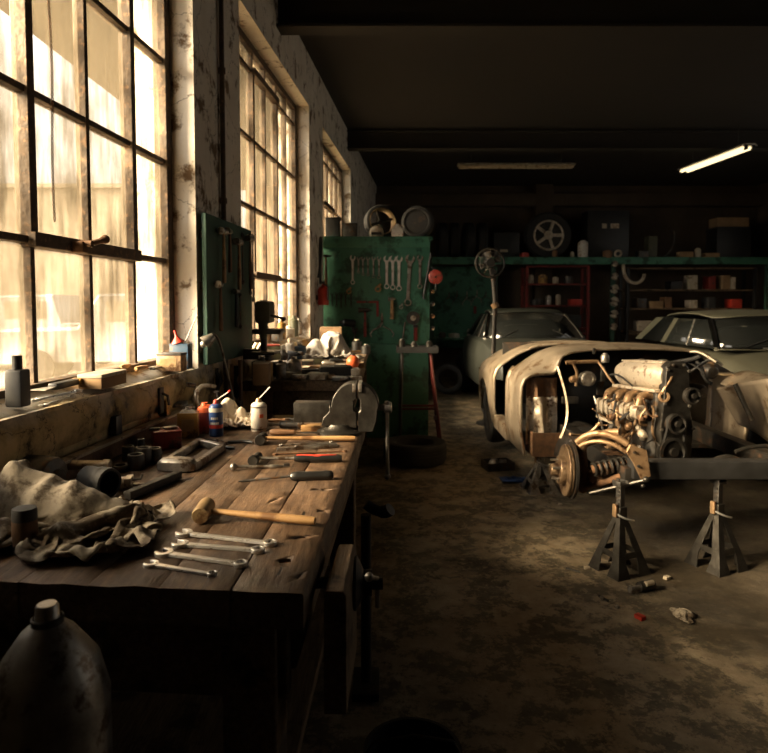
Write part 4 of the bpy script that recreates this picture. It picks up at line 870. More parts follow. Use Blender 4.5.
def hung_cloth(name, label, px, py0, py1, Y, wpx, mat, cat, sd):
    p = at(px, py0, Y=Y); k = Y / F; w = wpx * k; h = (py1 - py0) * k
    m = MB(); m.grid(lambda a, b: ((a - .5) * w * (1 - .15 * b) + .01 * math.sin(b * 9 + sd), .016 * math.sin(a * 11 + sd) * (.4 + b) + .01 * math.sin(b * 6 + sd), -h * b + .006 * math.sin(a * 9 + sd) * b), 16, 20)
    o = m.build(name, M[mat], ang=180, solid=.006, off=0); o.location = p; return tag(o, label, cat)
hung_cloth('leather_rag', 'pale leather rag hanging below the pier board over the far bench end', 245, 347, 381, 4.15, 8, 'leather', 'rag', 0)
hung_cloth('hanging_rag', 'tan cloth hanging beside the leather rag at the near end of the cluttered bench', 257, 343, 365, 4.2, 8, 'cloth', 'cloth', 2)
hung_cloth('hanging_strap', 'long dark strap hanging on the wall below the gooseneck lamp', 217, 368, 398, 3.45, 6, 'dkgrey', 'strap', 4)
hung_cloth('hanging_apron', 'dark apron hanging on the wall in shadow below the green pier board', 232, 366, 398, 3.7, 14, 'dkgrey', 'apron', 1)
for i, (px, py, tx, ty, lab) in enumerate(((232, 376, 229, 400, 'pale broom stick leaning by the dark apron under the pier board'), (240, 372, 243, 402, 'brown stick leaning beside the pale broom stick under the pier board'))):
    p, q = at(px, py - 12, Y=3.62), at(tx, ty + 30, Y=3.5); o = simple('wooden_stick', lab, 'stick', p, ('woodhandle', 'woodbrown')[i], lambda m: m.cyl((0, 0, 0), Vector((q - p).to_tuple()[:2] + (-p.z + .003,)), .011, n=10))
# ================================================================ the project car, stripped at the front and raised on stands
CX, CY = 1.86, 4.72
car = thing('project_car', 'stripped bare metal roadster body on axle stands with its engine exposed', 'car', (CX, CY, 0))
def cpart(mb, name, mat, parent=None, **k): return wp(mb.build(name, M[mat] if isinstance(mat, str) else mat, **k), car)
def half(y):
    f = [(-.82, .32), (-.85, .50), (-.85, .76), (-.845, .84), (-.822, .895), (-.78, .925), (-.715, .938), (-.65, .938), (-.608, .942), (-.585, .97), (-.57, 1.025), (-.545, 1.07), (-.48, 1.10), (-.36, 1.115), (-.18, 1.124), (0, 1.128)]
    r = [(-.82, .32), (-.85, .50), (-.85, .76), (-.845, .84), (-.825, .90), (-.79, .94), (-.745, .972), (-.70, 1.004), (-.655, 1.034), (-.61, 1.058), (-.565, 1.078), (-.52, 1.094), (-.45, 1.112), (-.34, 1.126), (-.18, 1.135), (0, 1.139)]
    k = min(1, max(0, y / .22)); k = k * k * (3 - 2 * k)
    return [(a[0] + (b[0] - a[0]) * k, a[1] + (b[1] - a[1]) * k) for a, b in zip(f, r)]
def section(y, hump=0, shrink=1.0, dz=0):
    P = half(y); arch = -9
    wy = y - 1.78
    if abs(wy) < .345: arch = .33 + math.sqrt(max(0, .345 ** 2 - wy * wy)) + .02
    L = [(x * shrink, max(z + (dz if z > .8 else 0), arch if i < 4 else 0)) for i, (x, z) in enumerate(P)]
    L = L + [(-x, z) for x, z in L[-2::-1]]
    return [Vector((CX + x, CY + y, z)) for x, z in L]
m = MB(); m.loft([section(y) for y in (0, .03, .07, .11, .16, .22, .30, .40, .50)], closed=False, caps=False)
cpart(m, 'cowl', 'bodymetal', ang=60, solid=.018, off=-1)
for sgn in (-1, 1):                                             # side panels run on a little past the cowl to the door gap
    m = MB(); m.loft([[Vector((CX + sgn * -x, CY + y, z)) for x, z in half(.3)[:6]] for y in (.495, .54, .58)], closed=False, caps=False); cpart(m, 'door_post', 'bodymetal', solid=.02, off=-1 if sgn > 0 else 1)
    m = MB(); m.box((CX + sgn * .80, CY + .87, .37), (.09, .60, .12), bev=.02); cpart(m, 'door_sill', 'bodymetal')
ys = [1.16, 1.2, 1.26, 1.34, 1.42] + [1.44 + .06 * i for i in range(12)] + [2.16, 2.3, 2.45, 2.6]
m = MB(); m.loft([section(y, shrink=(1 if y < 2 else 1 - .22 * ((y - 2) / .6) ** 2), dz=-.05 - (0 if y < 1.6 else .16 * ((y - 1.6)) ** 2)) for y in ys], closed=False, caps=False)
cpart(m, 'rear_body', 'bodymetal', ang=60, solid=.018, off=-1)
# lips of beaten metal round the hood opening and the panel edges
m = MB(); m.tube([v + Vector((0, -.004, -.006)) for v in section(0)[9:-9]], .010, 8); cpart(m, 'hood_lip', 'bodymetal')
m = MB(); m.tube([v + Vector((.006, -.002, 0)) for v in section(0)[0:9]], .008, 8); cpart(m, 'fender_lip', 'bodymetal')
m = MB(); m.tube([v + Vector((0.01, 0, -.006)) for v in section(1.16, dz=-.05)[0:12]], .011, 8); m.tube([v for v in section(1.16, dz=-.05)[11:-11]], .012, 8); cpart(m, 'rear_lip', 'bodymetal')
# bulkhead, floor, seat bulk inside
m = MB(); P = section(.2)[8:-8]; m.bm.faces.new([m.bm.verts.new(v) for v in [Vector((v.x, CY + .2, v.z - .022)) for v in P] + [Vector((CX + .62, CY + .2, .42)), Vector((CX - .62, CY + .2, .42))]]); cpart(m, 'firewall', 'oilmetal', solid=.012)
m = MB(); m.box((CX, CY + 1.2, .36), (1.52, 2.1, .03)); cpart(m, 'floor_pan', 'oilmetal')
m = MB(); m.box((CX, CY + 1.5, .78), (1.40, .03, .60), (-8, 0, 0), bev=.01); cpart(m, 'rear_bulkhead', 'oilmetal')
# dented inner panel seen through the cut fender
def inner(a, b):
    x = -.80 + .235 * a; z = .40 + .50 * b; y = .012 + .03 * a
    y += .035 * math.sin(a * 7 + b * 4) * (1 - abs(2 * a - 1)) + .03 * noise.noise((a * 3.4, b * 4.2, 5)) + .035 * abs(noise.noise((a * 4, b * 3, 9)))
    return (CX + x, CY + y, z)
m = MB(); m.grid(lambda a, b: inner(a, b * .72), 24, 30); cpart(m, 'inner_panel', 'alu', ang=22, solid=.004)
m = MB(); m.grid(lambda a, b: inner(a, .70 + b * .3), 12, 8); cpart(m, 'upper_inner_panel', 'rust', ang=60, solid=.004)
p = [at(557, 366, Y=4.70), at(562, 382, Y=4.66), at(571, 406, Y=4.62), at(569, 420, Y=4.6), at(560, 438, Y=4.62)]
m = MB(); pts = bez(p, 16); m.loft([[v + Vector((dx, dy, 0)) for dx, dy in ((-.007, 0), (.005, -.012), (.009, .0), (-.002, .02))] for v in pts]); cpart(m, 'wheel_arch_edge', 'bodymetal')
c = at(588, 446, Y=4.55)
m = MB(); m.loft([[Vector((c.x + r * math.cos(PI * i / 18), y, c.z - .09 + r * 1.05 * math.sin(PI * i / 18))) for i in range(19)] for y, r in ((4.42, .205), (4.5, .21), (4.9, .21))], closed=False, caps=False); cpart(m, 'wheel_housing', 'oilmetal', solid=.012)
# things on the bulkhead
bk = []
c = at(589, 379, Y=4.58); m = MB(); m.lathe([(0, -.1), (.05, -.1), (.055, -.06), (.055, -.01), (.048, 0), (.03, .004), (.028, .0), (0, .002)], c, (0, -1, .1), 28); cpart(m, 'brake_servo', 'dullsteel')
m = MB(); m.cyl(at(566, 362.5, Y=4.62), at(598, 361.5, Y=4.62), .014, n=14); m.tube([at(573, 363, Y=4.6), at(577, 372, Y=4.6), at(576, 386, Y=4.6)], .011, 8); m.tube([at(598, 361.5, Y=4.62), at(603, 368, Y=4.55), at(608, 376, Y=4.5), at(614, 384, Y=4.4)], .008, 8); cpart(m, 'brace_tube', 'copper')
c = at(605, 358, Y=4.6); m = MB(); m.lathe([(0, -.03), (.028, -.03), (.03, .015), (.026, .022), (.018, .026), (.018, .036), (0, .038)], c, n=20); cpart(m, 'fluid_reservoir', 'dullsteel')
c = at(574, 379, Y=4.6); m = MB(); m.lathe([(0, -.05), (.024, -.05), (.026, 0), (.018, .012), (0, .012)], c, (0, -1, .2), 18); cpart(m, 'bulkhead_fitting', 'copper')
for q_b, d_b in ((at(594, 351, Y=4.7), (.02, .02, .045)), (at(600, 388, Y=4.68), (.05, .03, .1)), (at(570, 400, Y=4.7), (.12, .03, .05)), (at(603, 374, Y=4.75), (.03, .03, .12))):
    m = MB(); m.box(q_b, d_b, bev=.004); cpart(m, 'bracket', 'darksteel')
m = MB(); m.tube(bez([at(594, 396, Y=4.4), at(597, 405, Y=4.38), at(601, 418, Y=4.3), at(604, 437, Y=4.1)], 12), .007, 8); cpart(m, 'brake_pipe', 'dullsteel')
rr = random.Random(4)
for k, (q, r, mt) in enumerate((([(610, 375), (620, 372), (624, 380), (640, 392)], .006, 'rubber'), ([(660, 368), (672, 360), (690, 362), (700, 356)], .014, 'rubber'), ([(668, 388), (660, 398), (652, 405), (650, 418)], .010, 'alu'), ([(696, 362), (706, 366), (700, 380), (712, 384)], .012, 'rubber'), ([(690, 372), (700, 366), (712, 352), (722, 366)], .010, 'darksteel'), ([(600, 440), (612, 432), (622, 436), (640, 446)], .009, 'copper'), ([(590, 452), (604, 428), (616, 452), (632, 440)], .008, 'copper'), ([(625, 425), (632, 420), (634, 434), (646, 440)], .009, 'alu'), ([(690, 352), (700, 350), (706, 356), (716, 362)], .007, 'alu'), ([(655, 420), (664, 424), (668, 412), (662, 402)], .007, 'rubber'), ([(612, 420), (616, 410), (624, 408), (628, 416)], .006, 'copper'), ([(680, 366), (684, 358), (698, 366), (704, 374)], .006, 'rubber'))):
    m = MB(); m.tube(bez([at(x, y, Y=4.22 - .04 * j) for j, (x, y) in enumerate(q)], 16), r, 8); cpart(m, 'hose', mt)
rw = random.Random(21)
for k in range(26):                                              # loose wiring and small pipes round the engine bay
    x0_, y0_ = rw.uniform(598, 660), rw.uniform(396, 446); Yk = rw.uniform(3.75, 4.0); q = [(x0_, y0_)]
    for j in range(3): q.append((q[-1][0] + rw.uniform(-14, 14), q[-1][1] + rw.uniform(-12, 12)))
    m = MB(); m.tube(bez([at(x, y, Y=Yk + rw.uniform(-.05, .05)) for x, y in q], 14), rw.choice((.004, .006, .009)), 6); cpart(m, 'wire', rw.choice(('copper', 'copper', 'rust', 'alu', 'rubber', 'darksteel')))
for k in range(12):
    c = at(rw.uniform(602, 655), rw.uniform(408, 448), Y=rw.uniform(3.78, 4.0)); r = rw.uniform(.012, .026); m = MB(); d9 = (rw.uniform(-1, 1), -rw.uniform(.2, 1), rw.uniform(-.5, 1)); m.lathe([(0, -r), (r * .8, -r), (r, -r * .6), (r, r * .3), (r * .6, r * .7), (r * .6, r * 1.4), (0, r * 1.5)], c, d9, 14); cpart(m, 'pipe_union', rw.choice(('copper', 'rust', 'alu', 'darksteel')))
# ---------------------------------------------------------------- engine
eng = bpy.data.objects.new('engine', None); COL.objects.link(eng); eng.parent = car; ELOC = Vector((1.72, 4.05, .5)); eng.location = ELOC - car.location; eng['label'] = 'dusty twin cam engine with a pale valve cover'
def ep(mb, name, mat, **k):
    o = mb.build(name, M[mat], **k); o.parent = eng; o.location = -ELOC; return o
Af, Ar = at(672, 376, Y=3.86), at(627, 372, Y=4.36)               # valve cover axis, front and rear
ax = (Af - Ar); L = ax.length; ax.normalize(); side = Vector((ax.y, -ax.x, 0)).normalized(); up = Vector((0, 0, 1))
if side.x < 0: side = -side
def E(a, s, z): return Ar + ax * a + side * s + up * z
def rbox(m, a0, a1, s0, s1, z0, z1, r=.02, n=4, end=.85):
    rings = []
    for a, k in ((a0, end), (a0 + r, 1), (a1 - r, 1), (a1, end)):
        cs, cz, hs, hz = (s0 + s1) / 2, (z0 + z1) / 2, (s1 - s0) / 2 * k, (z1 - z0) / 2 * k; ring = []; rr_ = min(r, hs * .9, hz * .9)
        for q, (sx, sz) in enumerate(((1, 1), (-1, 1), (-1, -1), (1, -1))):
            for i in range(n + 1):
                t = PI / 2 * (q + i / n); ring.append(E(a, cs + sx * (hs - rr_) + rr_ * math.cos(t), cz + sz * (hz - rr_) + rr_ * math.sin(t)))
        rings.append(ring)
    m.loft(rings)
m = MB(); rbox(m, -.02, L + .01, -.105, .115, -.085, .08, .07, 8, .78); rbox(m, -.0, L, -.112, .125, -.10, -.08, .006)
for i in range(5): rbox(m, .02, L - .02, -.05 + i * .03 - .004, -.05 + i * .03 + .004, .076, .086, .003)
ep(m, 'valve_cover', 'alu', bev=.002)
m = MB(); m.lathe([(0, 0), (.022, 0), (.026, .008), (.026, .018), (.02, .022), (0, .022)], E(L * .72, .03, .074), n=18); m.lathe([(0, 0), (.016, 0), (.016, .02), (0, .02)], E(L * .25, .03, .074), n=14); ep(m, 'filler_cap', 'dullsteel')
m = MB(); rbox(m, 0, L - .01, -.09, .12, -.22, -.09, .015); rbox(m, .0, L - .01, -.11, .14, -.52, -.2, .03); rbox(m, .03, L - .05, -.09, .12, -.62, -.5, .03); ep(m, 'block', 'darksteel', bev=.004)
m = MB(); P = [(-.065, .06), (-.03, .09), (.05, .09), (.085, .05), (.095, -.18), (.125, -.33), (.11, -.56), (-.075, -.56), (-.10, -.33), (-.08, -.16)]
m.loft([[E(L + a, s * k, z * k + (1 - k) * -.2) for s, z in P] for a, k in ((-.02, 1), (.035, 1), (.045, .96))]); ep(m, 'timing_cover', 'iron', bev=.004)
for s, z in P:
    m = MB(); m.cyl(E(L + .04, s * .92, z * .92 - .015), E(L + .056, s * .92, z * .92 - .015), .009, n=6); ep(m, 'cover_bolt', 'dullsteel')
def pulley(px, py, r, d, nm='pulley'):
    c = at(px, py, Y=(E(L + .06, 0, 0)).y - .01); m = MB(); m.lathe([(0, -.02), (r, -.02), (r, -.014), (r * .84, -.008), (r * .84, .008), (r, .014), (r, .02), (r * .8, .022), (r * .7, .01), (r * .3, .01), (r * .28, .03), (0, .03)], c, ax, 28); ep(m, nm, 'oilmetal'); return c
c1 = pulley(676, 424, .062, 0); c2 = pulley(672, 452, .088, 0); c3 = pulley(692, 396, .05, 0)
m = MB(); pts = []
sx = Vector((side.x, side.y, 0))
for c, r, a0, a1 in ((c2, .082, 200, 340), (c1, .058, -20, 60), (c1, .058, 120, 200)):
    for i in range(9): a = math.radians(a0 + (a1 - a0) * i / 8); pts.append(c + sx * r * math.cos(a) + up * r * math.sin(a))
m.tube(pts, .007, 6, closed=True); ep(m, 'fan_belt', 'rubber')
for i in range(4):                                              # ram pipes of the intake side
    a = L * (.10 + .25 * i); m = MB(); m.tube(bez([E(a, -.08, -.13), E(a, -.14, -.11), E(a + .01, -.17, -.12), E(a + .02, -.185, -.19)], 10), [.026] * 6 + [.028] * 5, 12); ep(m, 'intake_runner', 'copper')
m = MB(); rbox(m, L * .04, L * .98, -.235, -.14, -.265, -.175, .03, 5); ep(m, 'intake_plenum', 'alu')
m = MB()
for i in range(7): rbox(m, L * (.08 + .125 * i), L * (.08 + .125 * i) + .016, -.242, -.135, -.272, -.168, .02, 4)
ep(m, 'plenum_ribs', 'alu')
c = at(632, 410, Y=4.02); m = MB(); m.tube(bez([c + Vector((-.09, .05, .06)), c + Vector((-.1, 0, -.02)), c + Vector((-.06, -.02, -.14)), c + Vector((-.05, 0, -.25))], 10), .03, 12); ep(m, 'downpipe', 'copper')
c = at(646, 419, Y=3.92); m = MB(); 
for a, b in (((-.055, .03), (.055, .035)), ((.055, .035), (.03, -.04)), ((.03, -.04), (-.035, -.035)), ((-.035, -.035), (-.055, .03))): m.tube([c + Vector((a[0], 0, a[1])), c + Vector((b[0], 0, b[1]))], .011, 8)
m.tube([c + Vector((-.05, 0, .03)), c + Vector((-.09, .03, .09))], .012, 8); ep(m, 'mounting_bracket', 'copper')
c = at(664, 397, Y=3.82); m = MB(); m.lathe([(.016, -.02), (.034, -.02), (.034, .012), (.03, .016), (.02, .016), (.016, .01)], c, (-.3, -1, .2), 20, loop=True); m.tube(bez([c + Vector((-.01, .0, .03)), c + Vector((.02, -.02, .1)), c + Vector((.06, 0, .13)), c + Vector((.05, .02, .17))], 10), .009, 8); ep(m, 'thermostat_housing', 'copper')
for k, (px, py, Y, r, ln, d, mt) in enumerate(((654, 420, 3.9, .035, .09, (.2, -1, 0), 'darksteel'), (704, 392, 4.0, .045, .12, (.3, -1, 0), 'darksteel'), (622, 430, 4.1, .028, .1, (-.4, -1, -.2), 'copper'), (640, 432, 4.0, .03, .08, (0, -.6, -1), 'alu'), (606, 446, 3.95, .03, .1, (-1, -.3, 0), 'copper'), (713, 372, 4.3, .05, .1, (0, -1, 0), 'darksteel'))):
    c = at(px, py, Y=Y); m = MB(); m.lathe([(0, -ln), (r * .8, -ln), (r, -ln * .8), (r, -ln * .2), (r * .7, 0), (r * .3, .004), (0, .004)], c, d, 18); ep(m, 'auxiliary_housing', mt)
for k, q in enumerate((((664, 376), (671, 392), (660, 402), (664, 420)), ((634, 398), (640, 420), (632, 440), (622, 446)), ((652, 406), (658, 412), (648, 426), (655, 440)), ((616, 402), (610, 420), (618, 432), (612, 448)))):
    m = MB(); m.tube(bez([at(x, y, Y=3.84 + .04 * (k % 2)) for x, y in q], 14), .008, 8); ep(m, 'pipe', ('alu', 'copper', 'copper', 'rubber')[k])
# ---------------------------------------------------------------- chassis and front suspension
ZB0, ZB1 = at(690, 480, Y=3.42).z, at(690, 462, Y=3.42).z
m = MB(); m.box((2.06, 3.47, (ZB0 + ZB1) / 2), (1.42, .1, ZB1 - ZB0), bev=.012); cpart(m, 'crossmember', 'black')
for x in (1.36, 2.34): m = MB(); m.box((x, 4.2, .50), (.09, 1.5, .11), bev=.01); cpart(m, 'chassis_rail', 'oilmetal')
m = MB(); m.prism([(0, 0), (.09, -.03), (.115, -.17), (.07, -.2), (.02, -.1), (-.02, -.04)], .018, Matrix.Translation(at(629, 444, Y=3.40)) @ Matrix.Rotation(PI / 2, 4, 'X')); cpart(m, 'spring_bracket', 'copper', bev=.003)
m = MB(); m.lathe([(0, -.02), (.008, -.02), (.008, .012), (0, .012)], at(634, 452, Y=3.385), (0, -1, 0), 10); m.lathe([(0, -.02), (.008, -.02), (.008, .012), (0, .012)], at(638, 466, Y=3.385), (0, -1, 0), 10); cpart(m, 'bracket_bolts', 'darksteel')
dc = at(566, 470, Y=3.72); dx = Vector((-1, .03, .03)).normalized()
m = MB(); m.lathe([(.05, 0), (.147, 0), (.15, .003), (.15, .010), (.147, .013), (.06, .013), (.05, .010)], dc, dx, 48, loop=True); m.lathe([(.05, -.014), (.147, -.014), (.15, -.011), (.15, -.005), (.147, -.003), (.05, -.003)], dc, dx, 48, loop=True); cpart(m, 'brake_disc', 'disc')
m = MB(); m.lathe([(0, -.06), (.05, -.06), (.055, -.03), (.085, -.02), (.085, .04), (.08, .046), (.04, .05), (.035, .085), (.03, .09), (0, .09)], dc, dx, 32); cpart(m, 'hub', 'disc')
x_, y_, z_ = frame(dx)
for i in range(5):
    a = 2 * PI * i / 5 + .4; q = dc + x_ * .058 * math.cos(a) + y_ * .058 * math.sin(a); m = MB(); m.cyl(q + dx * .04, q + dx * .092, .0075, n=10); cpart(m, 'wheel_stud', 'dullsteel')
m = MB(); m.lathe([(.14, -.02), (.165, -.02), (.165, -.035), (.04, -.05), (.04, -.03)], dc, dx, 36, loop=True, ); cpart(m, 'splash_shield', 'oilmetal')
kn = dc - dx * .09
m = MB(); m.tube([kn + Vector((.0, 0, .15)), kn, kn + Vector((.01, 0, -.10))], [.025, .04, .028], 10); cpart(m, 'steering_knuckle', 'rust')
tb, bb_ = kn + Vector((.0, 0, .15)), kn + Vector((.01, 0, -.10))
for nm, a, ends, r, mt in (('upper_arm', tb, [at(620, 432, Y=3.52), at(628, 441, Y=3.9)], .02, 'copper'), ('lower_arm', bb_, [at(641, 470, Y=3.45), at(632, 472, Y=3.95)], .022, 'rust')):
    m = MB()
    for e in ends: m.tube(bez([a, a.lerp(e, .5) + Vector((0, 0, .05 if nm == 'upper_arm' else -.01)), e], 8), r, 10)
    m.sph(a, .034); cpart(m, nm, mt)
m = MB(); m.tube([at(590, 493, Y=3.55), at(645, 480, Y=3.36)], .009, 8); m.sph(at(646, 479.5, Y=3.35), .017); m.sph(at(643, 486, Y=3.36), .012); cpart(m, 'steering_rod', 'iron')
m = MB(); pts = []
s0, s1 = at(592, 470, Y=3.6), at(630, 462, Y=3.55)
for i in range(90): a = i * .5; pts.append(s0.lerp(s1, i / 89) + Vector((.0, math.cos(a), math.sin(a))) * .036)
m.tube(pts, .0085, 6); cpart(m, 'coil_spring', 'oilmetal')
m = MB(); m.tube([s0, s0.lerp(s1, .55)], .026, 12); m.tube([s0.lerp(s1, .5), s1], .016, 12); cpart(m, 'damper', 'rust')
m = MB(); m.tube(bez([at(577, 442, Y=3.66), at(590, 430, Y=3.6), at(606, 430, Y=3.55), at(628, 444, Y=3.5)], 14), .018, 10); m.tube(bez([at(580, 446, Y=3.64), at(594, 438, Y=3.58), at(610, 440, Y=3.52), at(626, 452, Y=3.5)], 14), .012, 10); cpart(m, 'anti_roll_bar', 'copper')
for q, r in (([(700, 470), (715, 458), (726, 452), (742, 462)], .015), ([(742, 462), (756, 468), (764, 472)], .015), ([(735, 452), (748, 446), (768, 446)], .012)):
    m = MB(); m.tube(bez([at(x, y, Y=3.62) for x, y in q], 12), r, 8); cpart(m, 'front_brace', 'oilmetal')
m = MB(); m.box(at(600, 478, Y=3.7), (.16, .12, .05), (0, 12, 0), bev=.01); m.box(at(612, 462, Y=3.8), (.1, .1, .12), bev=.01); cpart(m, 'caliper', 'rust')
# remaining front fender on the far side
m = MB(); rings = []
for i in range(15):
    t = i / 14; y = CY + .02 - t * 1.05; zc = .95 - .03 * t - .16 * t * t; xo = CX + .85 - .02 * t; w = .245 + .0 * t
    rings.append([Vector((xo - w + w * (1 - math.cos(a)) * 1.0, y, zc - .22 + .22 * math.sin(a) if a < PI / 2 else zc - .55 * ((a - PI / 2) / (PI / 2)) ** 2 * (1 - .25 * t))) for a in [PI * k / 16 for k in range(3, 17)]])
m.loft(rings, closed=False, caps=False); cpart(m, 'front_fender', 'bodymetal', ang=60, solid=.014)
q00, q10, q11, q01 = at(716, 388, Y=4.55), at(770, 378, Y=3.95), at(776, 448, Y=3.95), at(738, 424, Y=4.5)
m = MB(); m.grid(lambda a, b: (q00.lerp(q10, a)).lerp(q01.lerp(q11, a), b) + Vector((.5, .8, .1)) * (.10 * math.sin(PI * a) * math.sin(PI * b * .8)), 18, 14); cpart(m, 'inner_fender', 'bodymetal', ang=80, solid=.006)
m = MB(); m.tube([at(735, 384, Y=4.05), at(752, 420, Y=4.0)], .016, 10); cpart(m, 'fender_stay', 'oilmetal')
# rear wheel
for s in (-1, 1):
    m = MB(); m.lathe([(.19, -.07), (.27, -.085), (.31, -.07), (.32, -.04), (.32, .04), (.31, .07), (.27, .085), (.19, .07)], (CX + s * .72, CY + 1.78, .36), (1, 0, 0), 32, loop=True); cpart(m, 'rear_tyre', 'rubber')
    m = MB(); m.lathe([(0, -.02), (.19, -.06), (.2, 0), (.19, .06), (0, .04)], (CX + s * .72, CY + 1.78, .36), (s, 0, 0), 24); cpart(m, 'rear_wheel', 'darksteel')
# ---------------------------------------------------------------- axle stands
def axle_stand(base, h, label, yaw=0.0, mat='dullsteel', Hs=.30, spread=.115):
    t = thing('axle_stand', label, 'axle stand', base, yaw, 'axle stands under the stripped roadster')
    hz = Hs
    for sx in (-1, 1):
        for sy in (-1, 1):
            m = MB(); b0 = Vector((sx * spread, sy * spread, 0)); b1 = Vector((sx * .024, sy * .024, hz))
            m.loft([[p + Vector((a, b, 0)) for a, b in ((0, 0), (-sx * w, 0), (-sx * w, -sy * .006), (-sx * .006, -sy * .006), (-sx * .006, -sy * w), (0, -sy * w))] for p, w in ((b0, .085), (b0.lerp(b1, .25), .05), (b1, .03))]); m.build('leg', M[mat], t)
    m = MB()
    for k in range(4):
        R = Matrix.Rotation(k * PI / 2, 4, 'Z'); s = spread * .62 + .008
        zz_ = hz * .36
        s = spread * (1 - .36) + .024 * .36
        m.loft([[R @ Vector((x, s - d, z)) for x, d, z in ((-s, 0, zz_ - .016), (s, 0, zz_ - .016), (s, .006, zz_ - .016), (-s, .006, zz_ - .016))], [R @ Vector((x, s - d, z)) for x, d, z in ((-s + .004, .004, zz_ + .016), (s - .004, .004, zz_ + .016), (s - .004, .01, zz_ + .016), (-s + .004, .01, zz_ + .016))]])
    m.build('cross_braces', M[mat], t)
    m = MB(); m.loft([[R_ for R_ in [Vector((x, y, z)) for x, y in ((-.026, -.026), (.026, -.026), (.026, .026), (-.026, .026))]] for z in (hz - .03, hz + .055)]); m.build('collar', M[mat], t, bev=.004)
    m = MB(); m.box((0, 0, (hz + h) / 2 - .02), (.034, .034, h - hz + .06 - .04), bev=.003); m.box((0, 0, h - .012), (.06, .06, .016), bev=.003)
    for s in (-1, 1): m.box((s * .028, 0, h + .002), (.012, .06, .02), bev=.003)
    n = int((h - hz) / .022)
    for i in range(n): m.box((-.019, 0, hz + .05 + i * .022), (.008, .02, .010))
    m.build('ratchet_post', M['darksteel'], t)
    m = MB(); pts = [(-.03, .02, hz + .03), (-.045, -.01, hz + .02), (-.03, -.045, hz + .004), (.02, -.055, hz - .012), (.055, -.045, hz - .02)]; m.tube(bez(pts, 12), .0055, 8); m.build('lever', M['steel'], t)
    m = MB(); m.box((-.036, 0, hz + .035), (.016, .03, .07), bev=.005); m.build('pawl', M['copper'], t)
    return t
b = at(619, 570, z=0); s1_ = axle_stand((b.x, b.y, 0), ZB0 - .014, 'axle stand with a bright lever nearest the camera under the roadster crossmember', .42, 'iron')
b = at(716, 566, z=0); axle_stand((b.x, b.y, 0), ZB0 - .014, 'dark axle stand under the crossmember, half in shadow', .42, 'iron')
b = at(543, 494, z=0); axle_stand((b.x, b.y + .10, 0), .315, 'low axle stand carrying a wooden box under the roadster sill', .1, 'dullsteel', Hs=.22, spread=.12)
q = Vector((b.x, b.y + .10, .33)); sb = thing('support_box', 'open topped rusty box wedged between the low axle stand and the roadster body', 'box', (at(531, 446, Y=4.7).x, 4.66, .328))
zt = at(540, 434, Y=4.62).z - .328; wx = at(600, 440, Y=4.7).x - sb.location.x
m = MB(); t_ = .012
for (c, d) in (((wx / 2, 0, zt / 2), (wx, t_, zt)), ((wx / 2, .22, zt / 2), (wx, t_, zt)), ((t_ / 2, .11, zt / 2), (t_, .21, zt)), ((wx, .11, zt / 2), (t_, .21, zt)), ((wx / 2, .11, .006), (wx, .21, .012))): m.box(c, d)
m.build('walls', M['rust'], sb)
# ---------------------------------------------------------------- bits on the floor
p = at(648, 590, z=0); fp = thing('starter_motor', 'small greasy metal part lying on the floor in front of the nearest axle stand', 'car part', p, .3)
m = MB(); m.lathe([(0, -.06), (.024, -.06), (.026, -.04), (.026, .03), (.018, .036), (0, .036)], (0, 0, .026), (1, .1, 0), 18); m.build('body', M['darksteel'], fp)
m = MB(); m.lathe([(0, 0), (.012, 0), (.012, .05), (.018, .052), (.018, .06), (0, .06)], (-.06, -.006, .024), (-1, -.1, 0), 14); m.build('shaft', M['dullsteel'], fp)
m = MB(); m.lathe([(0, -.025), (.013, -.025), (.013, .025), (0, .025)], (-.01, -.02, .045), (1, .1, 0), 14); m.build('solenoid', M['alu'], fp)
p = at(682, 616, z=0); crumple('dirty_rag', 'small crumpled grey rag on the floor at the bottom of the aisle', 'rag', (p.x, p.y, 0), M['dkgrey'] if False else M['rag'], .2, [(0, 0, 0, .035, .03, .03)], squeeze=.5, n=24, seed=9, amp=.05, drop=.05, sub=0)
p = at(500, 472, z=0); fb = thing('parts_tray', 'low dark tray of parts on the floor beside the roadster', 'tray', p + Vector((0, .12, 0)), .2)
m = MB(); 
for (c, d) in (((0, 0, .006), (.24, .18, .012)), ((0, -.09, .035), (.24, .008, .07)), ((0, .09, .035), (.24, .008, .07)), ((-.12, 0, .035), (.008, .18, .07)), ((.12, 0, .035), (.008, .18, .07))): m.box(c, d)
m.build('tray_walls', M['darksteel'], fb)
simple('loose_part', 'dull metal casting lying in the low dark floor tray', 'car part', p + Vector((.0, .12, .014)), 'dullsteel', lambda m: (m.lathe([(0, 0), (.05, 0), (.055, .03), (.03, .07), (0, .07)], (-.03, 0, 0), n=18), m.box((.05, .02, .03), (.06, .05, .06), bev=.008)))
p = at(514, 481, z=0); simple('blue_cloth', 'small crumpled blue cloth on the floor beside the dark parts tray', 'cloth', p, 'blue', lambda m: m.grid(lambda a, b: ((a - .5) * .22, (b - .5) * .16, .012 + .03 * abs(noise.noise((a * 4, b * 4, 2))) * (1 - (2 * a - 1) ** 2) * (1 - (2 * b - 1) ** 2) * 2), 18, 14), solid=.003, ang=180)
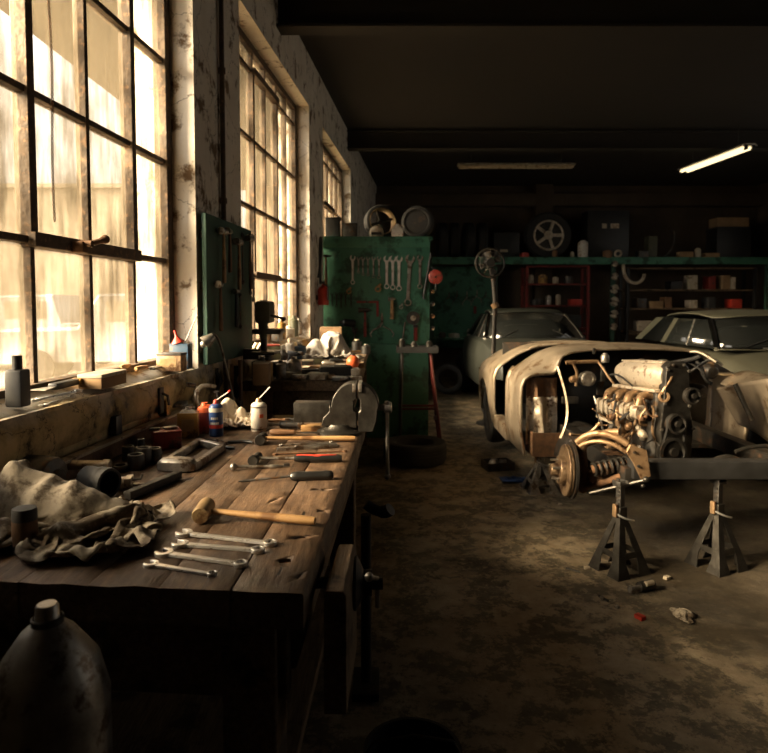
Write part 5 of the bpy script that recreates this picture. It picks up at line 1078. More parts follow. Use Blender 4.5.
for i, (px, py, r, mt, lab) in enumerate(((587, 569, .016, 'paper', 'small pale lump on the floor by the nearest axle stand foot'), (667, 579, .018, 'paper', 'pale pebble of grit between the two front axle stands'), (617, 608, .012, 'dullsteel', 'steel nut lying on the floor ahead of the nearest axle stand'), (602, 599, .012, 'dullsteel', 'bright bolt on the floor just beside the nearest axle stand'), (640, 619, .022, 'redplastic', 'orange red scrap on the floor near the small grey rag'), (560, 505, .014, 'paper', 'pale scrap on the floor under the brake disc'))):
    p = at(px, py, z=0); simple('floor_scrap', lab, 'scrap', p, mt, lambda m: m.box((0, 0, r * .45), (r * 2, r * 1.4, r * .9), (0, 0, 30 * i), bev=r * .2))
for i, (a, b, lab) in enumerate((((566, 569), (580, 573), 'dark thin strip on the floor left of the nearest axle stand'), ((599, 597), (608, 602), 'small dark rod on the floor ahead of the nearest axle stand'))):
    c, an, L_ = seat(a, b, 0); simple('floor_rod', lab, 'rod', c, 'darksteel', lambda m: m.cyl((-L_ / 2, 0, .006), (L_ / 2, 0, .006), .006, n=8), an)
# ================================================================ green tool partition at the end of the far bench
PY = 6.8
pl, pr_ = at(321, 300, Y=PY), at(430, 300, Y=PY); ptop, pmid = at(380, 240, Y=PY).z, at(380, 344, Y=PY).z
part = thing('tool_partition', 'green painted tool partition hung with rows of wrenches at the end of the aisle', 'tool partition', ((pl.x + pr_.x) / 2, PY + .06, 0))
PW = pr_.x - pl.x
m = MB(); m.box((0, 0, (ptop + pmid) / 2), (PW, .05, ptop - pmid), bev=.006); m.build('upper_panel', M['green'], part)
m = MB(); m.box((0, .02, pmid / 2), (PW - .02, .05, pmid - .006), bev=.006); m.build('lower_panel', M['green'], part)
for i, x in enumerate((-PW * .12, PW * .22)): m = MB(); m.box((x, -.010, pmid / 2), (.012, .012, pmid - .05)); m.build('seam_strip', M['dkgreen'], part)
m = MB(); m.box((0, .19, ptop + .02), (PW + .06, .46, .04), bev=.005); m.build('top_shelf', M['green'], part)
m = MB(); m.box((0, -.032, ptop - .03), (PW, .02, .09), bev=.004); m.build('top_rail', M['green'], part)
for x in (-PW / 2 + .03, PW / 2 - .03): m = MB(); m.box((x, .34, ptop / 2), (.06, .06, ptop - .003)); m.build('rear_post', M['dkgreen'], part)
FY = PY + .03                                            # front face of the upper panel
def hung(px, py, off=.004):
    p = at(px, py, Y=FY - off); return p
XR = Matrix(((0, 1, 0), (0, 0, -1), (-1, 0, 0))).to_euler()      # tool x hangs down, tool z comes out of the board
def hrot(tilt=0): return (Matrix.Rotation(tilt, 3, 'Y') @ Matrix(((0, -1, 0), (0, 0, -1), (-1, 0, 0)))).to_euler() if False else (Matrix.Rotation(tilt, 3, 'Y') @ Matrix(((0, 1, 0), (0, 0, -1), (-1, 0, 0)))).to_euler()
# columns of the matrix are the tool axes: x -> down, y -> sideways, z -> towards the aisle
def basis(tilt=0): 
    R = Matrix(((0, -1, 0), (0, 0, -1), (-1, 0, 0))); 
    if R.determinant() < 0: R = Matrix(((0, 1, 0), (0, 0, -1), (-1, 0, 0)))
    return (Matrix.Rotation(tilt, 3, 'Y') @ R).to_euler()
KP = FY / F
def pw(px, y0, y1, r, label, mat='palesteel', tilt=0, t=.012):
    L = (y1 - y0) * KP; o = wrench_mb(L, r, r * .8, t).build('combination_wrench', M[mat], ang=30, bev=.001); o.location = hung(px, y0); o.rotation_euler = basis(tilt); return tag(o, label, 'wrench')
pw(352.7, 258, 282, .030, 'bright wrench hanging alone at the start of the long row on the green partition')
for px, y1, r, lab in ((358.5, 272, .019, 'small dark wrench next to the lone bright wrench on the green partition'), (363, 274, .020, 'second of the thin wrenches hanging on the green partition'), (368, 274.5, .020, 'third of the thin wrenches hanging on the green partition'), (373.5, 276, .022, 'fourth of the thin wrenches hanging on the green partition'), (379, 277, .024, 'last and longest of the thin wrenches on the green partition')):
    pw(px, 258.5, y1, r, lab, 'dullsteel')
pw(386.8, 259, 286, .036, 'bright large wrench, first of three thick ones on the green partition')
pw(392.8, 259, 287, .036, 'bright large wrench in the middle of three thick ones on the green partition')
pw(399, 259, 288, .038, 'bright large wrench, last of three thick ones beside the pipe wrench')
pw(410, 259, 302, .050, 'long dull pipe wrench hanging beside the three thick bright wrenches', 'dullsteel', .05)
pw(420, 258, 286, .034, 'dull grey wrench hanging at the outer end of the row on the partition', 'dullsteel')
for i, px in enumerate((332, 336.5, 341, 345.5, 351)):
    pw(px, 294, 305 + (i % 3), .017, ('black wrench nearest the wall in the dark second row of the partition', 'second black wrench of the dark second row on the partition', 'middle black wrench of the dark second row on the partition', 'fourth black wrench of the dark second row on the partition', 'last black wrench of the dark second row, beside the red square')[i], 'black')
def ph(px, y0, y1, label, hl, hr, hm='darksteel', wm='woodhandle', kind='wedge', r=.016):
    return hammer(None, None, label, hl, hr, kind, hm, wm, r=r, loc=hung(px, y0, .035), rot=basis(0), L=(y1 - y0) * KP)
ph(325.8, 256, 293, 'dark hammer with a wide head hanging at the wall end of the partition', .13, .02, wm='woodbrown')
ph(392, 299, 319, 'small pale headed hammer hanging under the thick bright wrenches', .08, .024, 'dullsteel', 'woodhandle', r=.02)
ph(365, 310, 337, 'heavy hammer with a red brown handle hanging under the red square', .14, .028, 'darksteel', 'redpaint')
sq = thing('set_square', 'red painted right angle square hanging on the green partition', 'square', hung(357, 302, .008)); k = KP
m = MB(); m.box((10.5 * k, 0, 0), (22 * k, .012, .022)); m.box((20.5 * k, 0, -7 * k), (.026, .012, 15 * k)); m.build('blade', M['redpaint'], sq)
pliers('pliers', None, None, 'open dull pliers hanging low on the green partition beside the heavy hammer', 'dullsteel', loc=hung(382, 313, .004), rot=basis(0), L=24 * KP, open_=1.4)
for i, (px, py, r, mt, lab, nm) in enumerate(((348.8, 291.5, .028, 'brass', 'small brass fitting hung over the dark second row of wrenches', 'brass_fitting'), (378, 289, .034, 'brass', 'brown fitting hung under the thin wrenches on the partition', 'pipe_fitting'), (401, 307, .022, 'dullsteel', 'small grey clip hung beside the pale headed hammer', 'clip'))):
    t = thing(nm, lab, 'fitting', hung(px, py, .03)); m = MB(); m.lathe([(r * .5, -.02), (r, -.02), (r, .015), (r * .5, .015)], (0, 0, 0), (0, -1, 0), 18, loop=True); m.build('ring', M[mt], t); m = MB(); m.cyl((0, .0, r * .8), (r * .9, 0, r * 1.5), r * .4, n=12); m.build('stub', M[mt], t)
t = thing('tape_roll', 'dark reel with a pale hub hung low on the partition', 'reel', hung(413, 318, .004)); m = MB(); m.lathe([(.03, 0), (.07, 0), (.072, .03), (.03, .03)], (0, 0, 0), (0, -1, 0), 26, loop=True); m.build('roll', M['darksteel'], t); m = MB(); m.lathe([(.0, .0), (.028, .0), (.028, .036), (.018, .038), (0, .034)], (0, 0, 0), (0, -1, 0), 20); m.build('hub', M['alu'], t)
t = thing('brush', 'short brush with a red brown handle hanging below the dark reel', 'brush', hung(415.5, 327, .02)); m = MB(); m.box((0, 0, -7 * KP), (.04, .02, 14 * KP), bev=.008); m.build('handle', M['redpaint'], t); m = MB(); m.box((0, 0, .01), (.05, .025, .03), bev=.004); m.build('bristles', M['black'], t)
for i, (a, b, lab, mt) in enumerate((((431, 253), (423, 299), 'long steel pry bar leaning at the outer edge of the partition', 'iron'), ((405, 322), (402, 344), 'thin dark rod hanging low on the partition beside the reel', 'darksteel'), ((357, 328), (352, 345), 'dark rod hanging low at the bench side of the partition', 'darksteel'))):
    p, q = hung(*a, .015), hung(*b, .015); simple('steel_rod', lab, 'rod', p, mt, lambda m: m.tube([(0, 0, 0), (q - p) * .95, (q - p) + Vector((.012, -.01, 0))], .013 if i == 0 else .008, 8))
t = thing('hand_drill', 'black hand drill hung low on the partition above the white bundle', 'drill', hung(349, 323, .05)); m = MB(); m.lathe([(0, -.07), (.03, -.07), (.04, -.04), (.04, .05), (.02, .07), (.014, .1), (0, .1)], (0, 0, 0), (-1, 0, .1), 18); m.build('body', M['black'], t); m = MB(); m.box((.045, 0, -.06), (.035, .035, .11), (0, -15, 0), bev=.01); m.build('handle', M['black'], t)
t = thing('cable_reel', 'red round reel hanging beyond the outer edge of the partition', 'reel', at(435.5, 277, Y=6.72)); m = MB(); m.lathe([(.012, -.03), (.06, -.03), (.075, -.02), (.078, 0), (.075, .02), (.06, .03), (.012, .03)], (0, 0, 0), (0, -1, 0), 28, loop=True); m.build('case', M['redpaint'], t); m = MB(); m.tube([(0, 0, -.02), (.0, -.02, -.07), (.002, -.01, -.14)], .006); m.sph((0, 0, 0), .022); m.tube([(0, .0, .07), (-.02, .05, .1), (-.06, .08, .1)], .006); m.build('cable_and_hook', M['black'], t)
# ---------------------------------------------------------------- wheels on top of the partition and along the long shelf
def tyre(name, label, loc, R, W_, d, rim=None, group=None, inner=.62, n=40):
    t = thing(name, label, 'tyre', loc, group=group)
    m = MB(); h = W_ / 2; m.lathe([(R * inner, -h * .8), (R * .8, -h), (R * .95, -h * .9), (R, -h * .6), (R * .985, -h * .3), (R, -h * .28), (R, -.03 * h), (R * .985, 0), (R, .03 * h), (R, h * .28), (R * .985, h * .3), (R, h * .6), (R * .95, h * .9), (R * .8, h), (R * inner, h * .8)], (0, 0, 0), d, n, loop=True); m.build('rubber', M['rubber'], t)
    if rim:
        r = R * inner; m = MB(); m.lathe([(r * 1.03, h * .86), (r, h * .9), (r * .92, h * .7), (r * .86, h * .2), (r * .55, h * .34), (r * .35, h * .6), (r * .12, h * .62), (0, h * .55), (0, -h * .3), (r * .8, -h * .5), (r * 1.02, -h * .7)], (0, 0, 0), d, n); m.build('rim', M[rim], t)
        x, y, z = frame(d); 
        for k in range(5):
            a = 2 * PI * k / 5; q = z * h * .62 + (x * math.cos(a) + y * math.sin(a)) * r * .45; m = MB(); m.cyl(q - z * .03, q + z * .004, r * .15, n=10); m.build('wheel_nut', M['darksteel'], t)
    return t
TS = ptop + .041
R_ = 17 * 7.02 / F
tyre('spare_wheel', 'wheel with a dull lit rim leaning up on top of the green partition', (at(381, 225, Y=7.1).x, 7.12, TS + R_ * .99), R_, .13, (.3, -1, .12), None, inner=.78)
for o in [o for o in bpy.data.objects if o.name == 'spare_wheel']:
    m = MB(); d_ = Vector((.3, -1, .12)).normalized(); m.lathe([(R_ * .80, .062), (R_ * .78, .066), (R_ * .72, .05), (R_ * .70, 0), (R_ * .72, -.05), (R_ * .79, -.05)], (0, 0, 0), d_, 40, loop=True); m.build('rim', M['brass'], o)
    m = MB(); m.lathe([(0, .01), (R_ * .2, .01), (R_ * .22, -.03), (0, -.03)], (0, 0, 0), d_, 20); x9, y9, z9 = frame(d_)
    for k in range(4): a = PI / 2 * k + .3; m.tube([(x9 * math.cos(a) + y9 * math.sin(a)) * R_ * .1, (x9 * math.cos(a) + y9 * math.sin(a)) * R_ * .72], .016, 8)
    m.build('spokes', M['darksteel'], o)
tyre('tyre', 'black tyre with a grey rim standing beside the lit wheel on the partition', (at(418, 227, Y=7.02).x, 7.07, TS + R_ * .94), R_ * .94, .14, (-.25, -1, .05), 'oilmetal', inner=.66)
t = thing('helmet', 'pale rounded crash helmet lying inside the lit wheel on the partition', 'helmet', (at(376.5, 235, Y=6.90).x, 6.90, TS)); m = MB(); m.lathe([(.06, 0), (.075, .01), (.078, .05), (.066, .09), (.03, .115), (0, .12)], n=24); m.build('shell', M['paper'], t); m = MB(); m.box((0, -.06, .03), (.11, .05, .03), bev=.01); m.build('visor', M['black'], t)
t = thing('plastic_jug', 'white plastic jug standing on the edge of the partition top between two wheels', 'jug', (at(397.5, 235, Y=6.86).x, 6.86, TS)); m = MB(); m.loft([[Vector((x * w, y * w * .7, z)) for x, y in ((-1, -1), (1, -1), (1, 1), (-1, 1))] for w, z in ((.06, 0), (.065, .02), (.062, .07), (.04, .1), (.02, .115), (.02, .135))]); m.build('bottle', M['whitepaint'], t, bev=.01); m = MB(); m.tube([(.03, 0, .125), (.06, 0, .11), (.06, 0, .06)], .009); m.build('handle', M['whitepaint'], t)
for i, (px, w, h, d, mt, lab) in enumerate(((333, .15, .20, .2, 'black', 'black box on the partition top nearest the window wall'), (350, .15, .14, .18, 'darksteel', 'dark metal box on the partition top beside the lit wheel'))):
    tt = thing('storage_box', lab, 'box', (at(px, 235, Y=7.0).x, 7.02, TS)); m = MB(); m.box((0, 0, h / 2), (w, d, h), bev=.006); m.build('body', M[mt], tt); m = MB(); m.box((0, 0, h + .006), (w + .01, d + .01, .016), bev=.004); m.build('lid', M[mt], tt)
# tray on a red trestle in front of the partition
ts = thing('red_trestle', 'thin legged red trestle carrying a dark tray beside the green partition', 'trestle', (at(417, 348, Y=6.35).x, 6.35, 0)); zt = at(417, 352, Y=6.35).z
for dx, dy, fx, fy in ((.13, -.09, .24, -.16), (.13, .09, .24, .2), (-.15, -.09, -.17, -.12), (-.15, .09, -.17, .16)):
    m = MB(); m.cyl((dx, dy, zt - .01), (fx, fy, 0), .014, n=10); m.build('leg', M['darkred'] if dx > 0 else M['black'], ts)
m = MB(); m.box((.19, 0, .30), (.03, .24, .03)); m.box((0, -.1, .42), (.36, .02, .02)); m.box((0, .1, .42), (.36, .02, .02)); m.build('braces', M['darkred'], ts)
tr = thing('tool_tray', 'dark tray of loose tools on top of the red trestle', 'tray', (ts.location.x, 6.35, zt + .0)); 
m = MB()
for c, d in (((0, 0, .006), (.40, .26, .012)), ((0, -.13, .03), (.40, .008, .06)), ((0, .13, .03), (.40, .008, .06)), ((-.2, 0, .03), (.008, .26, .06)), ((.2, 0, .03), (.008, .26, .06))): m.box(c, d)
m.build('tray_walls', M['black'], tr)
for i, (x, mt, h, lab) in enumerate(((-.15, 'iron', .12, 'pale jar standing in the tray on the red trestle, nearest the partition'), (-.03, 'darksteel', .09, 'dark pot in the middle of the tray on the red trestle'), (.12, 'iron', .10, 'dull pot at the aisle end of the tray on the red trestle'))):
    simple('jar', lab, 'jar', tr.location + Vector((x, 0, .0125)), mt, lambda m: m.lathe([(0, 0), (.03, 0), (.032, h * .8), (.022, h * .9), (.022, h), (0, h)], n=18))
# tyre flat on the floor at the end of the bench
ft = tyre('tyre', 'black tyre lying flat on the floor in front of the green partition', (at(415, 428, Y=5.82).x, 5.82, .105), .29, .2, (0, 0, 1), None)
# fire extinguisher on the pier by the partition
fe = thing('fire_extinguisher', 'small red fire extinguisher hanging on the shadowed wall beside the second window', 'fire extinguisher', W(6.36, .07, at(312, 305, Y=6.2).z)); h = 15 * 6.25 / F
m = MB(); m.lathe([(0, 0), (.05, 0), (.055, .01), (.055, h), (.04, h + .03), (.018, h + .045), (.018, h + .06), (0, h + .06)], n=22); m.build('cylinder', M['redplastic'], fe)
m = MB(); m.box((0, 0, h + .075), (.03, .06, .025), bev=.004); m.tube([(0, -.02, h + .07), (.05, -.05, h + .03), (.05, -.05, h - .1)], .008); m.build('valve_and_hose', M['black'], fe)
m = MB(); m.box((-.06, 0, h * .5), (.02, .06, .05)); m.build('wall_bracket', M['black'], fe)
simple('hanging_hose', 'loop of dark hose hanging above the small red fire extinguisher', 'hose', W(6.3, .03, at(312, 290, Y=6.2).z + .12), 'black', lambda m: m.tube(bez([(0, 0, 0), (.06, .02, .3), (.03, -.04, .6), (.0, .05, .4), (.02, .03, -.06)], 20), .012, 8))
# ---------------------------------------------------------------- long green shelf along the back and what stands on it
SY = 11.6
sz = at(600, 258, Y=SY).z; x0, x1 = at(432, 258, Y=SY).x, at(768, 258, Y=SY).x + .5
sh = thing('wall_shelf', 'long green shelf running along the dark back wall above the workshop clutter', 'shelf', ((x0 + x1) / 2, SY + .25, 0)); SLn = x1 - x0
m = MB(); m.box((0, 0, sz - .03), (SLn, .55, .06)); m.box((0, -.27, sz - .05), (SLn, .03, .13), bev=.004); m.build('board', M['green'], sh)
for px in (432, 613, 768):
    m = MB(); m.box((at(px, 300, Y=SY).x - sh.location.x, -.22, (sz - .06) / 2), (.07, .07, sz - .06)); m.build('post', M['dkgreen'], sh)
m = MB(); m.box((at(466, 300, Y=SY).x - sh.location.x, .24, (sz - .1) / 2 + .3), (at(502, 300, Y=SY).x - at(430, 300, Y=SY).x, .03, sz - .75)); m.build('back_panel', M['green'], sh)
m = MB(); zl = at(460, 339, Y=SY).z; m.box((at(466, 300, Y=SY).x - sh.location.x, .0, zl), (1.3, .5, .04)); m.build('lower_board', M['green'], sh)
KS = SY / F
def onshelf(px, dy=.2): return Vector((at(px, 258, Y=SY).x, SY + dy, sz + .001))
for i, px in enumerate((443, 456, 470, 484)):
    tyre('tyre', ('black tyre standing edge on at the partition end of the long green shelf', 'second edge on black tyre along the long green shelf', 'third edge on black tyre along the long green shelf', 'fourth edge on tyre on the long green shelf, above the chrome ringed fan')[i], onshelf(px, .25) + Vector((0, 0, .33)), .33, .17, (1, .05 * (-1) ** i, 0), None, n=32)
tyre('spare_wheel', 'road wheel with a shiny rim standing on the long green shelf', onshelf(550, .2) + Vector((0, 0, .42)), .42, .2, (0, -1, .05), 'iron', inner=.66)
for o in [o for o in bpy.data.objects if o.name == 'spare_wheel.001']:
    m = MB(); m.torus((0, -.08, 0), (0, -1, .05), .262, .022, 40, 8); m.build('rim_ring', M['alu'], o)
    m = MB(); m.lathe([(0, .0), (.07, .0), (.09, .02), (.08, .05), (0, .055)], (0, -.05, 0), (0, -1, .05), 24); m.build('hub_cap', M['alu'], o)
    for k in range(5): a = 2 * PI * k / 5; m = MB(); m.box((.165 * math.cos(a), -.085, .165 * math.sin(a)), (.16, .03, .06), (0, -math.degrees(a), 0), bev=.008); m.build('spoke', M['alu'], o)
def boxy(px, w, h, label, name, mat, dy=.12, d=.3, cat='box', z=None, lidm=None, labels=()):
    p = onshelf(px, dy); 
    if z is not None: p.z = z
    t = thing(name, label, cat, p); W_, H_ = w * KS, h * KS
    m = MB(); m.box((0, 0, H_ / 2), (W_, d, H_), bev=.008); m.build('body', M[mat], t)
    for lx, lz, lw, lh in labels: m = MB(); m.box((lx * W_, -d / 2 - .002, lz * H_), (lw * W_, .004, lh * H_)); m.build('paper_label', M['paper'], t)
    if lidm: m = MB(); m.box((0, 0, H_ + .01), (W_ * 1.03, d * 1.03, .025), bev=.005); m.build('lid', M[lidm], t)
    return t
boxy(611, 42, 48, 'big black crate with two pale labels on the long green shelf', 'storage_crate', 'black', .34, .36, labels=((-.1, .68, .11, .10), (.15, .68, .2, .10)))
boxy(508, 26, 26, 'dark box with a pale tag behind the chrome ringed fan', 'storage_box', 'black', .3, .3, labels=((-.1, .3, .3, .1),))
boxy(686, 14, 6, 'small orange brown box near the middle of the long shelf', 'small_box', 'cardboard', .05, .15)
boxy(712, 14, 5, 'low brown box on the long shelf beyond the pale jar', 'small_box', 'cardboard', .05, .15)
boxy(735, 34, 30, 'dark crate at the far side of the long shelf under a flat brown parcel', 'storage_crate', 'black', .25, .4, lidm='black')
boxy(735, 32, 9, 'flat brown parcel lying on the dark crate at the far side of the shelf', 'parcel', 'cardboard', .25, .3, z=sz + 30 * KS + .03)
boxy(655, 9, 22, 'tall dark upright case on the long shelf beside the black crate', 'case', 'olive', .2, .2)
boxy(643, 10, 7, 'small dark tin on the long shelf beside the tall upright case', 'tin', 'darksteel', .05, .15)
def jar(px, w, h, label, name, mat, dy=.05, z=None, cat='can', capm=None):
    p = onshelf(px, dy)
    if z is not None: p.z = z
    t = thing(name, label, cat, p); r, H_ = w * KS / 2, h * KS; m = MB(); m.lathe([(0, 0), (r * .96, 0), (r, .01), (r, H_ * .9), (r * .93, H_ * .94), (r * .93, H_), (0, H_)], n=22); m.build('body', M[mat], t)
    m = MB(); m.lathe([(0, 0), (r * .6, 0), (r * .6, H_ * .1), (0, H_ * .1)], (0, 0, H_), n=16); m.build('cap', M[capm or mat], t); return t
jar(584, 10, 16, 'tall white can standing on the long green shelf beside the shiny wheel', 'paint_can', 'whitepaint', .075)
jar(573, 4, 6, 'tiny pale bottle beside the tall white can on the shelf', 'bottle', 'paper', cat='bottle')
jar(525, 9, 5, 'red pot on the green shelf in front of the tagged dark box', 'pot', 'redplastic', cat='pot')
jar(555, 5, 7, 'small brown bottle in front of the shiny shelf wheel', 'bottle', 'woodbrown', .02, cat='bottle')
jar(699, 6, 9, 'pale jar between the two low brown boxes on the long shelf', 'jar', 'paper', cat='jar')
jar(608, 9, 7, 'round brown pot at the shelf post above the hanging fittings', 'pot', 'woodbrown', .03, cat='pot')
simple('ring_fitting', 'small bright ring standing on the shelf post top', 'fitting', onshelf(618, .0) + Vector((0, 0, .0755)), 'alu', lambda m: m.torus((0, 0, 0), (0, 1, .1), .055, .02, 20, 8))
simple('bent_pipe', 'thin dark bent pipe standing on the long shelf by the upright case', 'pipe', onshelf(665, .1), 'darksteel', lambda m: m.tube(bez([(0, 0, 0), (.15, 0, .1), (.25, 0, .3), (.2, 0, .5)], 12), .02, 8))
# hanging column of bright fittings and a hose under the shelf post
for i in range(6):
    z = at(613, 264 + i * 12.5, Y=SY).z; s = (.05, .06, .075, .08, .07, .06)[i]
    t = thing('chrome_fitting', ('topmost bright fitting on the shelf post, just under the board', 'second bright fitting down the shelf post', 'third bright fitting down the shelf post', 'fourth and widest bright fitting down the shelf post', 'fifth bright fitting down the shelf post', 'lowest bright fitting on the shelf post, above the coupe roof')[i], 'fitting', (at(613, 300, Y=SY).x, SY - .05, z))
    m = MB(); m.lathe([(0, -s), (s * .6, -s), (s, -s * .5), (s * .7, 0), (s, s * .4), (s * .5, s), (0, s)], (0, -.02, 0), (.3, -.3, 1), 18); m.build('body', M['alu'], t); m = MB(); m.cyl((-s * 1.2, -.02, s * .2), (s * 1.2, -.02, -s * .1), s * .4, n=12); m.build('stub', M['darksteel'], t)
p = at(624, 275, Y=SY - .1); simple('curved_hose', 'pale curved hose hanging under the long shelf beside the fittings', 'hose', p, 'paper', lambda m: m.tube(bez([(0, .05, sz - .118 - p.z), (0, 0, 0), (0, 0, -.05), (.1, 0, -.2), (.28, 0, -.25), (.38, 0, -.05), (.36, 0, .02)], 16), .03, 10))
# pedestal fan with a chrome ring
fc = at(490, 263, Y=7.62); fan = thing('pedestal_fan', 'pedestal fan with a round chrome guard standing before the green shelf', 'fan', (fc.x + .06, 7.68, 0)); kf = 7.62 / F
fl_ = fc - fan.location; R_ = 14 * kf
m = MB(); m.torus(fl_, (0, -1, .05), R_, .014, 40, 8); m.build('guard_ring', M['iron'], fan)
m = MB()
for k in range(3): m.torus(fl_ + Vector((0, -.03, 0)), (0, -1, .05), R_ * (.3 + .22 * k), .003, 30, 5)
for k in range(12): a = 2 * PI * k / 12; m.tube([fl_ + Vector((R_ * .15 * math.cos(a), -.05, R_ * .15 * math.sin(a))), fl_ + Vector((R_ * .7 * math.cos(a), -.035, R_ * .7 * math.sin(a))), fl_ + Vector((R_ * math.cos(a), 0, R_ * math.sin(a)))], .003, 5)
m.build('guard_wires', M['darksteel'], fan)
for k in range(4):
    a = 2 * PI * k / 4 + .4; m = MB(); m.loft([[fl_ + Vector((r * math.cos(a + da), dy, r * math.sin(a + da))) for da, dy in ((-.3, -.02), (.3, .025), (.3, .03), (-.3, -.015))] for r in (R_ * .15, R_ * .5, R_ * .85)]); m.build('blade', M['darksteel'], fan)
m = MB(); m.lathe([(0, -.06), (.05, -.06), (.06, 0), (.06, .1), (.03, .16), (0, .16)], fl_, (0, 1, 0), 20); m.build('motor', M['black'], fan)
pe = at(492, 300, Y=7.68) - fan.location
m = MB(); m.tube([fl_ + Vector((.02, .06, -.06)), fl_ + Vector((.05, .04, -.15)), Vector((pe.x + .04, 0, fl_.z - .45)), Vector((0, 0, .9)), Vector((0, 0, .03))], [.03, .035, .03, .028, .03], 10); m.build('pole', M['oilmetal'], fan)
m = MB(); m.cyl((pe.x + .05, 0, pe.z - .09), (pe.x + .02, 0, pe.z - .04), .045, n=16); m.build('collar', M['copper'], fan)
m = MB(); m.lathe([(0, 0), (.2, 0), (.2, .02), (.05, .05), (0, .05)], n=28); m.build('base', M['black'], fan)
# red shelving unit under the long shelf
ru = thing('shelving_unit', 'open red steel shelving unit below the long green shelf behind the coupe', 'shelving', (at(559, 300, Y=SY).x, SY + .3, 0)); uw = 62 * KS; uz = [at(559, y, Y=SY).z for y in (329, 306, 284, 266)]
for sx in (-1, 1):
    for y in (-.18, .18): m = MB(); m.box((sx * uw / 2, y, uz[3] / 2), (.05, .05, uz[3])); m.build('post', M['redpaint'], ru)
for z in [.3, .9] + uz: m = MB(); m.box((0, 0, z), (uw, .38, .03)); m.build('shelf', M['redpaint'], ru)
for i, (px, py, w, h, mt, nm, lab) in enumerate(((533, 283, 8, 8, 'paper', 'jar', 'pale round jar at the start of the top shelf of the red unit'), (546, 283, 9, 8, 'tinyellow', 'jar', 'yellowish jar second on the top shelf of the red unit'), (559, 283, 6, 6, 'paper', 'jar', 'small pale jar in the middle of the top red shelf'), (572, 283, 9, 7, 'darksteel', 'tin', 'dark tin at the end of the top red shelf'), (540, 305, 12, 6, 'darksteel', 'tin', 'dark tin on the middle shelf of the red unit'), (552, 305, 6, 9, 'dullsteel', 'can', 'dull can on the middle shelf of the red unit'), (562, 305, 5, 10, 'paper', 'can', 'pale narrow can beside the bright red box'), (541, 328, 13, 12, 'black', 'drum', 'black drum on the low shelf of the red unit'), (556, 328, 12, 9, 'olive', 'can', 'olive can on the low shelf of the red unit'))):
    jar(px, w, h, lab, nm, mt, .22, uz[{283: 2, 305: 1, 328: 0}[py]] + .016, cat=nm)
boxy(579, 12, 6, 'bright red box on the middle shelf of the red unit', 'small_box', 'redplastic', .22, .2, z=uz[1] + .016)
boxy(576, 16, 13, 'dark carton on the low shelf of the red unit', 'carton', 'dkgrey', .22, .25, z=uz[0] + .016)
# second, dark unit further along with boxes and books of parts
du = thing('shelving_unit', 'dark open shelving unit below the far half of the long shelf', 'shelving', (at(694, 300, Y=SY).x, SY + .3, 0)); dw = 128 * KS; dz = [at(690, y, Y=SY).z for y in (332, 309, 290, 268)]
for sx in (-1, 1):
    for y in (-.18, .18): m = MB(); m.box((sx * dw / 2, y, dz[3] / 2), (.05, .05, dz[3])); m.build('post', M['black'], du)
for z in [.3, .9] + dz: m = MB(); m.box((0, 0, z), (dw, .38, .03)); m.build('shelf', M['oldwood'], du)
for i, (px, py, w, h, mt, nm, lab) in enumerate(((645, 309, 10, 10, 'darksteel', 'parts_bin', 'dark bin on the middle board of the dark unit beside the fittings'), (660, 309, 14, 7, 'cardboard', 'carton', 'low brown carton on the middle board of the dark unit'), (672, 309, 7, 11, 'woodbrown', 'carton', 'upright brown carton on the middle board of the dark unit'), (697, 289, 8, 14, 'paper', 'oil_carton', 'pale grey upright carton on the high board of the dark unit'), (716, 289, 7, 13, 'redpaint', 'oil_carton', 'dull red upright carton on the high board of the dark unit'), (730, 289, 8, 14, 'cardboard', 'oil_carton', 'orange brown upright carton beside the dull red one'), (737, 289, 5, 12, 'paper', 'oil_carton', 'narrow pale carton at the end of the high board'), (698, 309, 7, 8, 'paper', 'carton', 'pale small carton on the middle board of the dark unit'), (716, 309, 8, 11, 'dkgrey', 'carton', 'grey upright carton on the middle board under the dull red one'), (741, 309, 11, 9, 'redplastic', 'carton', 'bright red carton at the far end of the middle board'), (680, 289, 12, 8, 'black', 'parts_bin', 'black bin on the high board of the dark unit'), (650, 331, 16, 10, 'paper', 'carton', 'pale carton on the low board of the dark unit above the sedan'), (680, 331, 18, 12, 'black', 'parts_bin', 'black bin on the low board of the dark unit'))):
    boxy(px, w, h, lab, nm, mt, .22, .24, cat='box', z=dz[{289: 2, 309: 1, 331: 0}[py]] + .016)
for i, (px, w, h, mt, nm, lab) in enumerate(((455, 11, 4, 'whitepaint', 'tape_roll', 'white roll of tape on the low green shelf board'), (470, 3.4, 8, 'whitepaint', 'bottle', 'slim white bottle on the low green shelf board'), (477, 5, 4, 'dullsteel', 'tin', 'small grey tin beside the slim white bottle'), (484, 5, 7, 'darksteel', 'tin', 'dark tin on the low green shelf board beside the fan'), (443, 7, 5, 'darksteel', 'tin', 'dark tin at the partition end of the low green board'))):
    jar(px, w, h, lab, nm, mt, .08, zl + .021, cat=nm.split('_')[0])
for i, (px, y0, y1, lab) in enumerate(((449, 292, 303, 'small dark pliers nearest the partition on the green back panel'), (457, 290, 306, 'spread dark pliers on the green back panel'), (467, 291, 306, 'grey pliers hanging beside the spread dark pair'), (477, 290, 303, 'slim grey pliers hanging on the green back panel near the fan'), (486, 291, 302, 'short dark pliers hanging right beside the fan pole'))):
    pliers('pliers', None, None, lab, 'dullsteel' if i in (2, 3) else 'darksteel', loc=at(px, y0, Y=SY + .46), rot=basis(0), L=(y1 - y0) * KS, open_=.9)
simple('wall_hook', 'small red hook on the green back panel', 'hook', at(475, 310, Y=SY + .45), 'redpaint', lambda m: m.box((0, 0, 0), (.05, .03, .14), bev=.01))
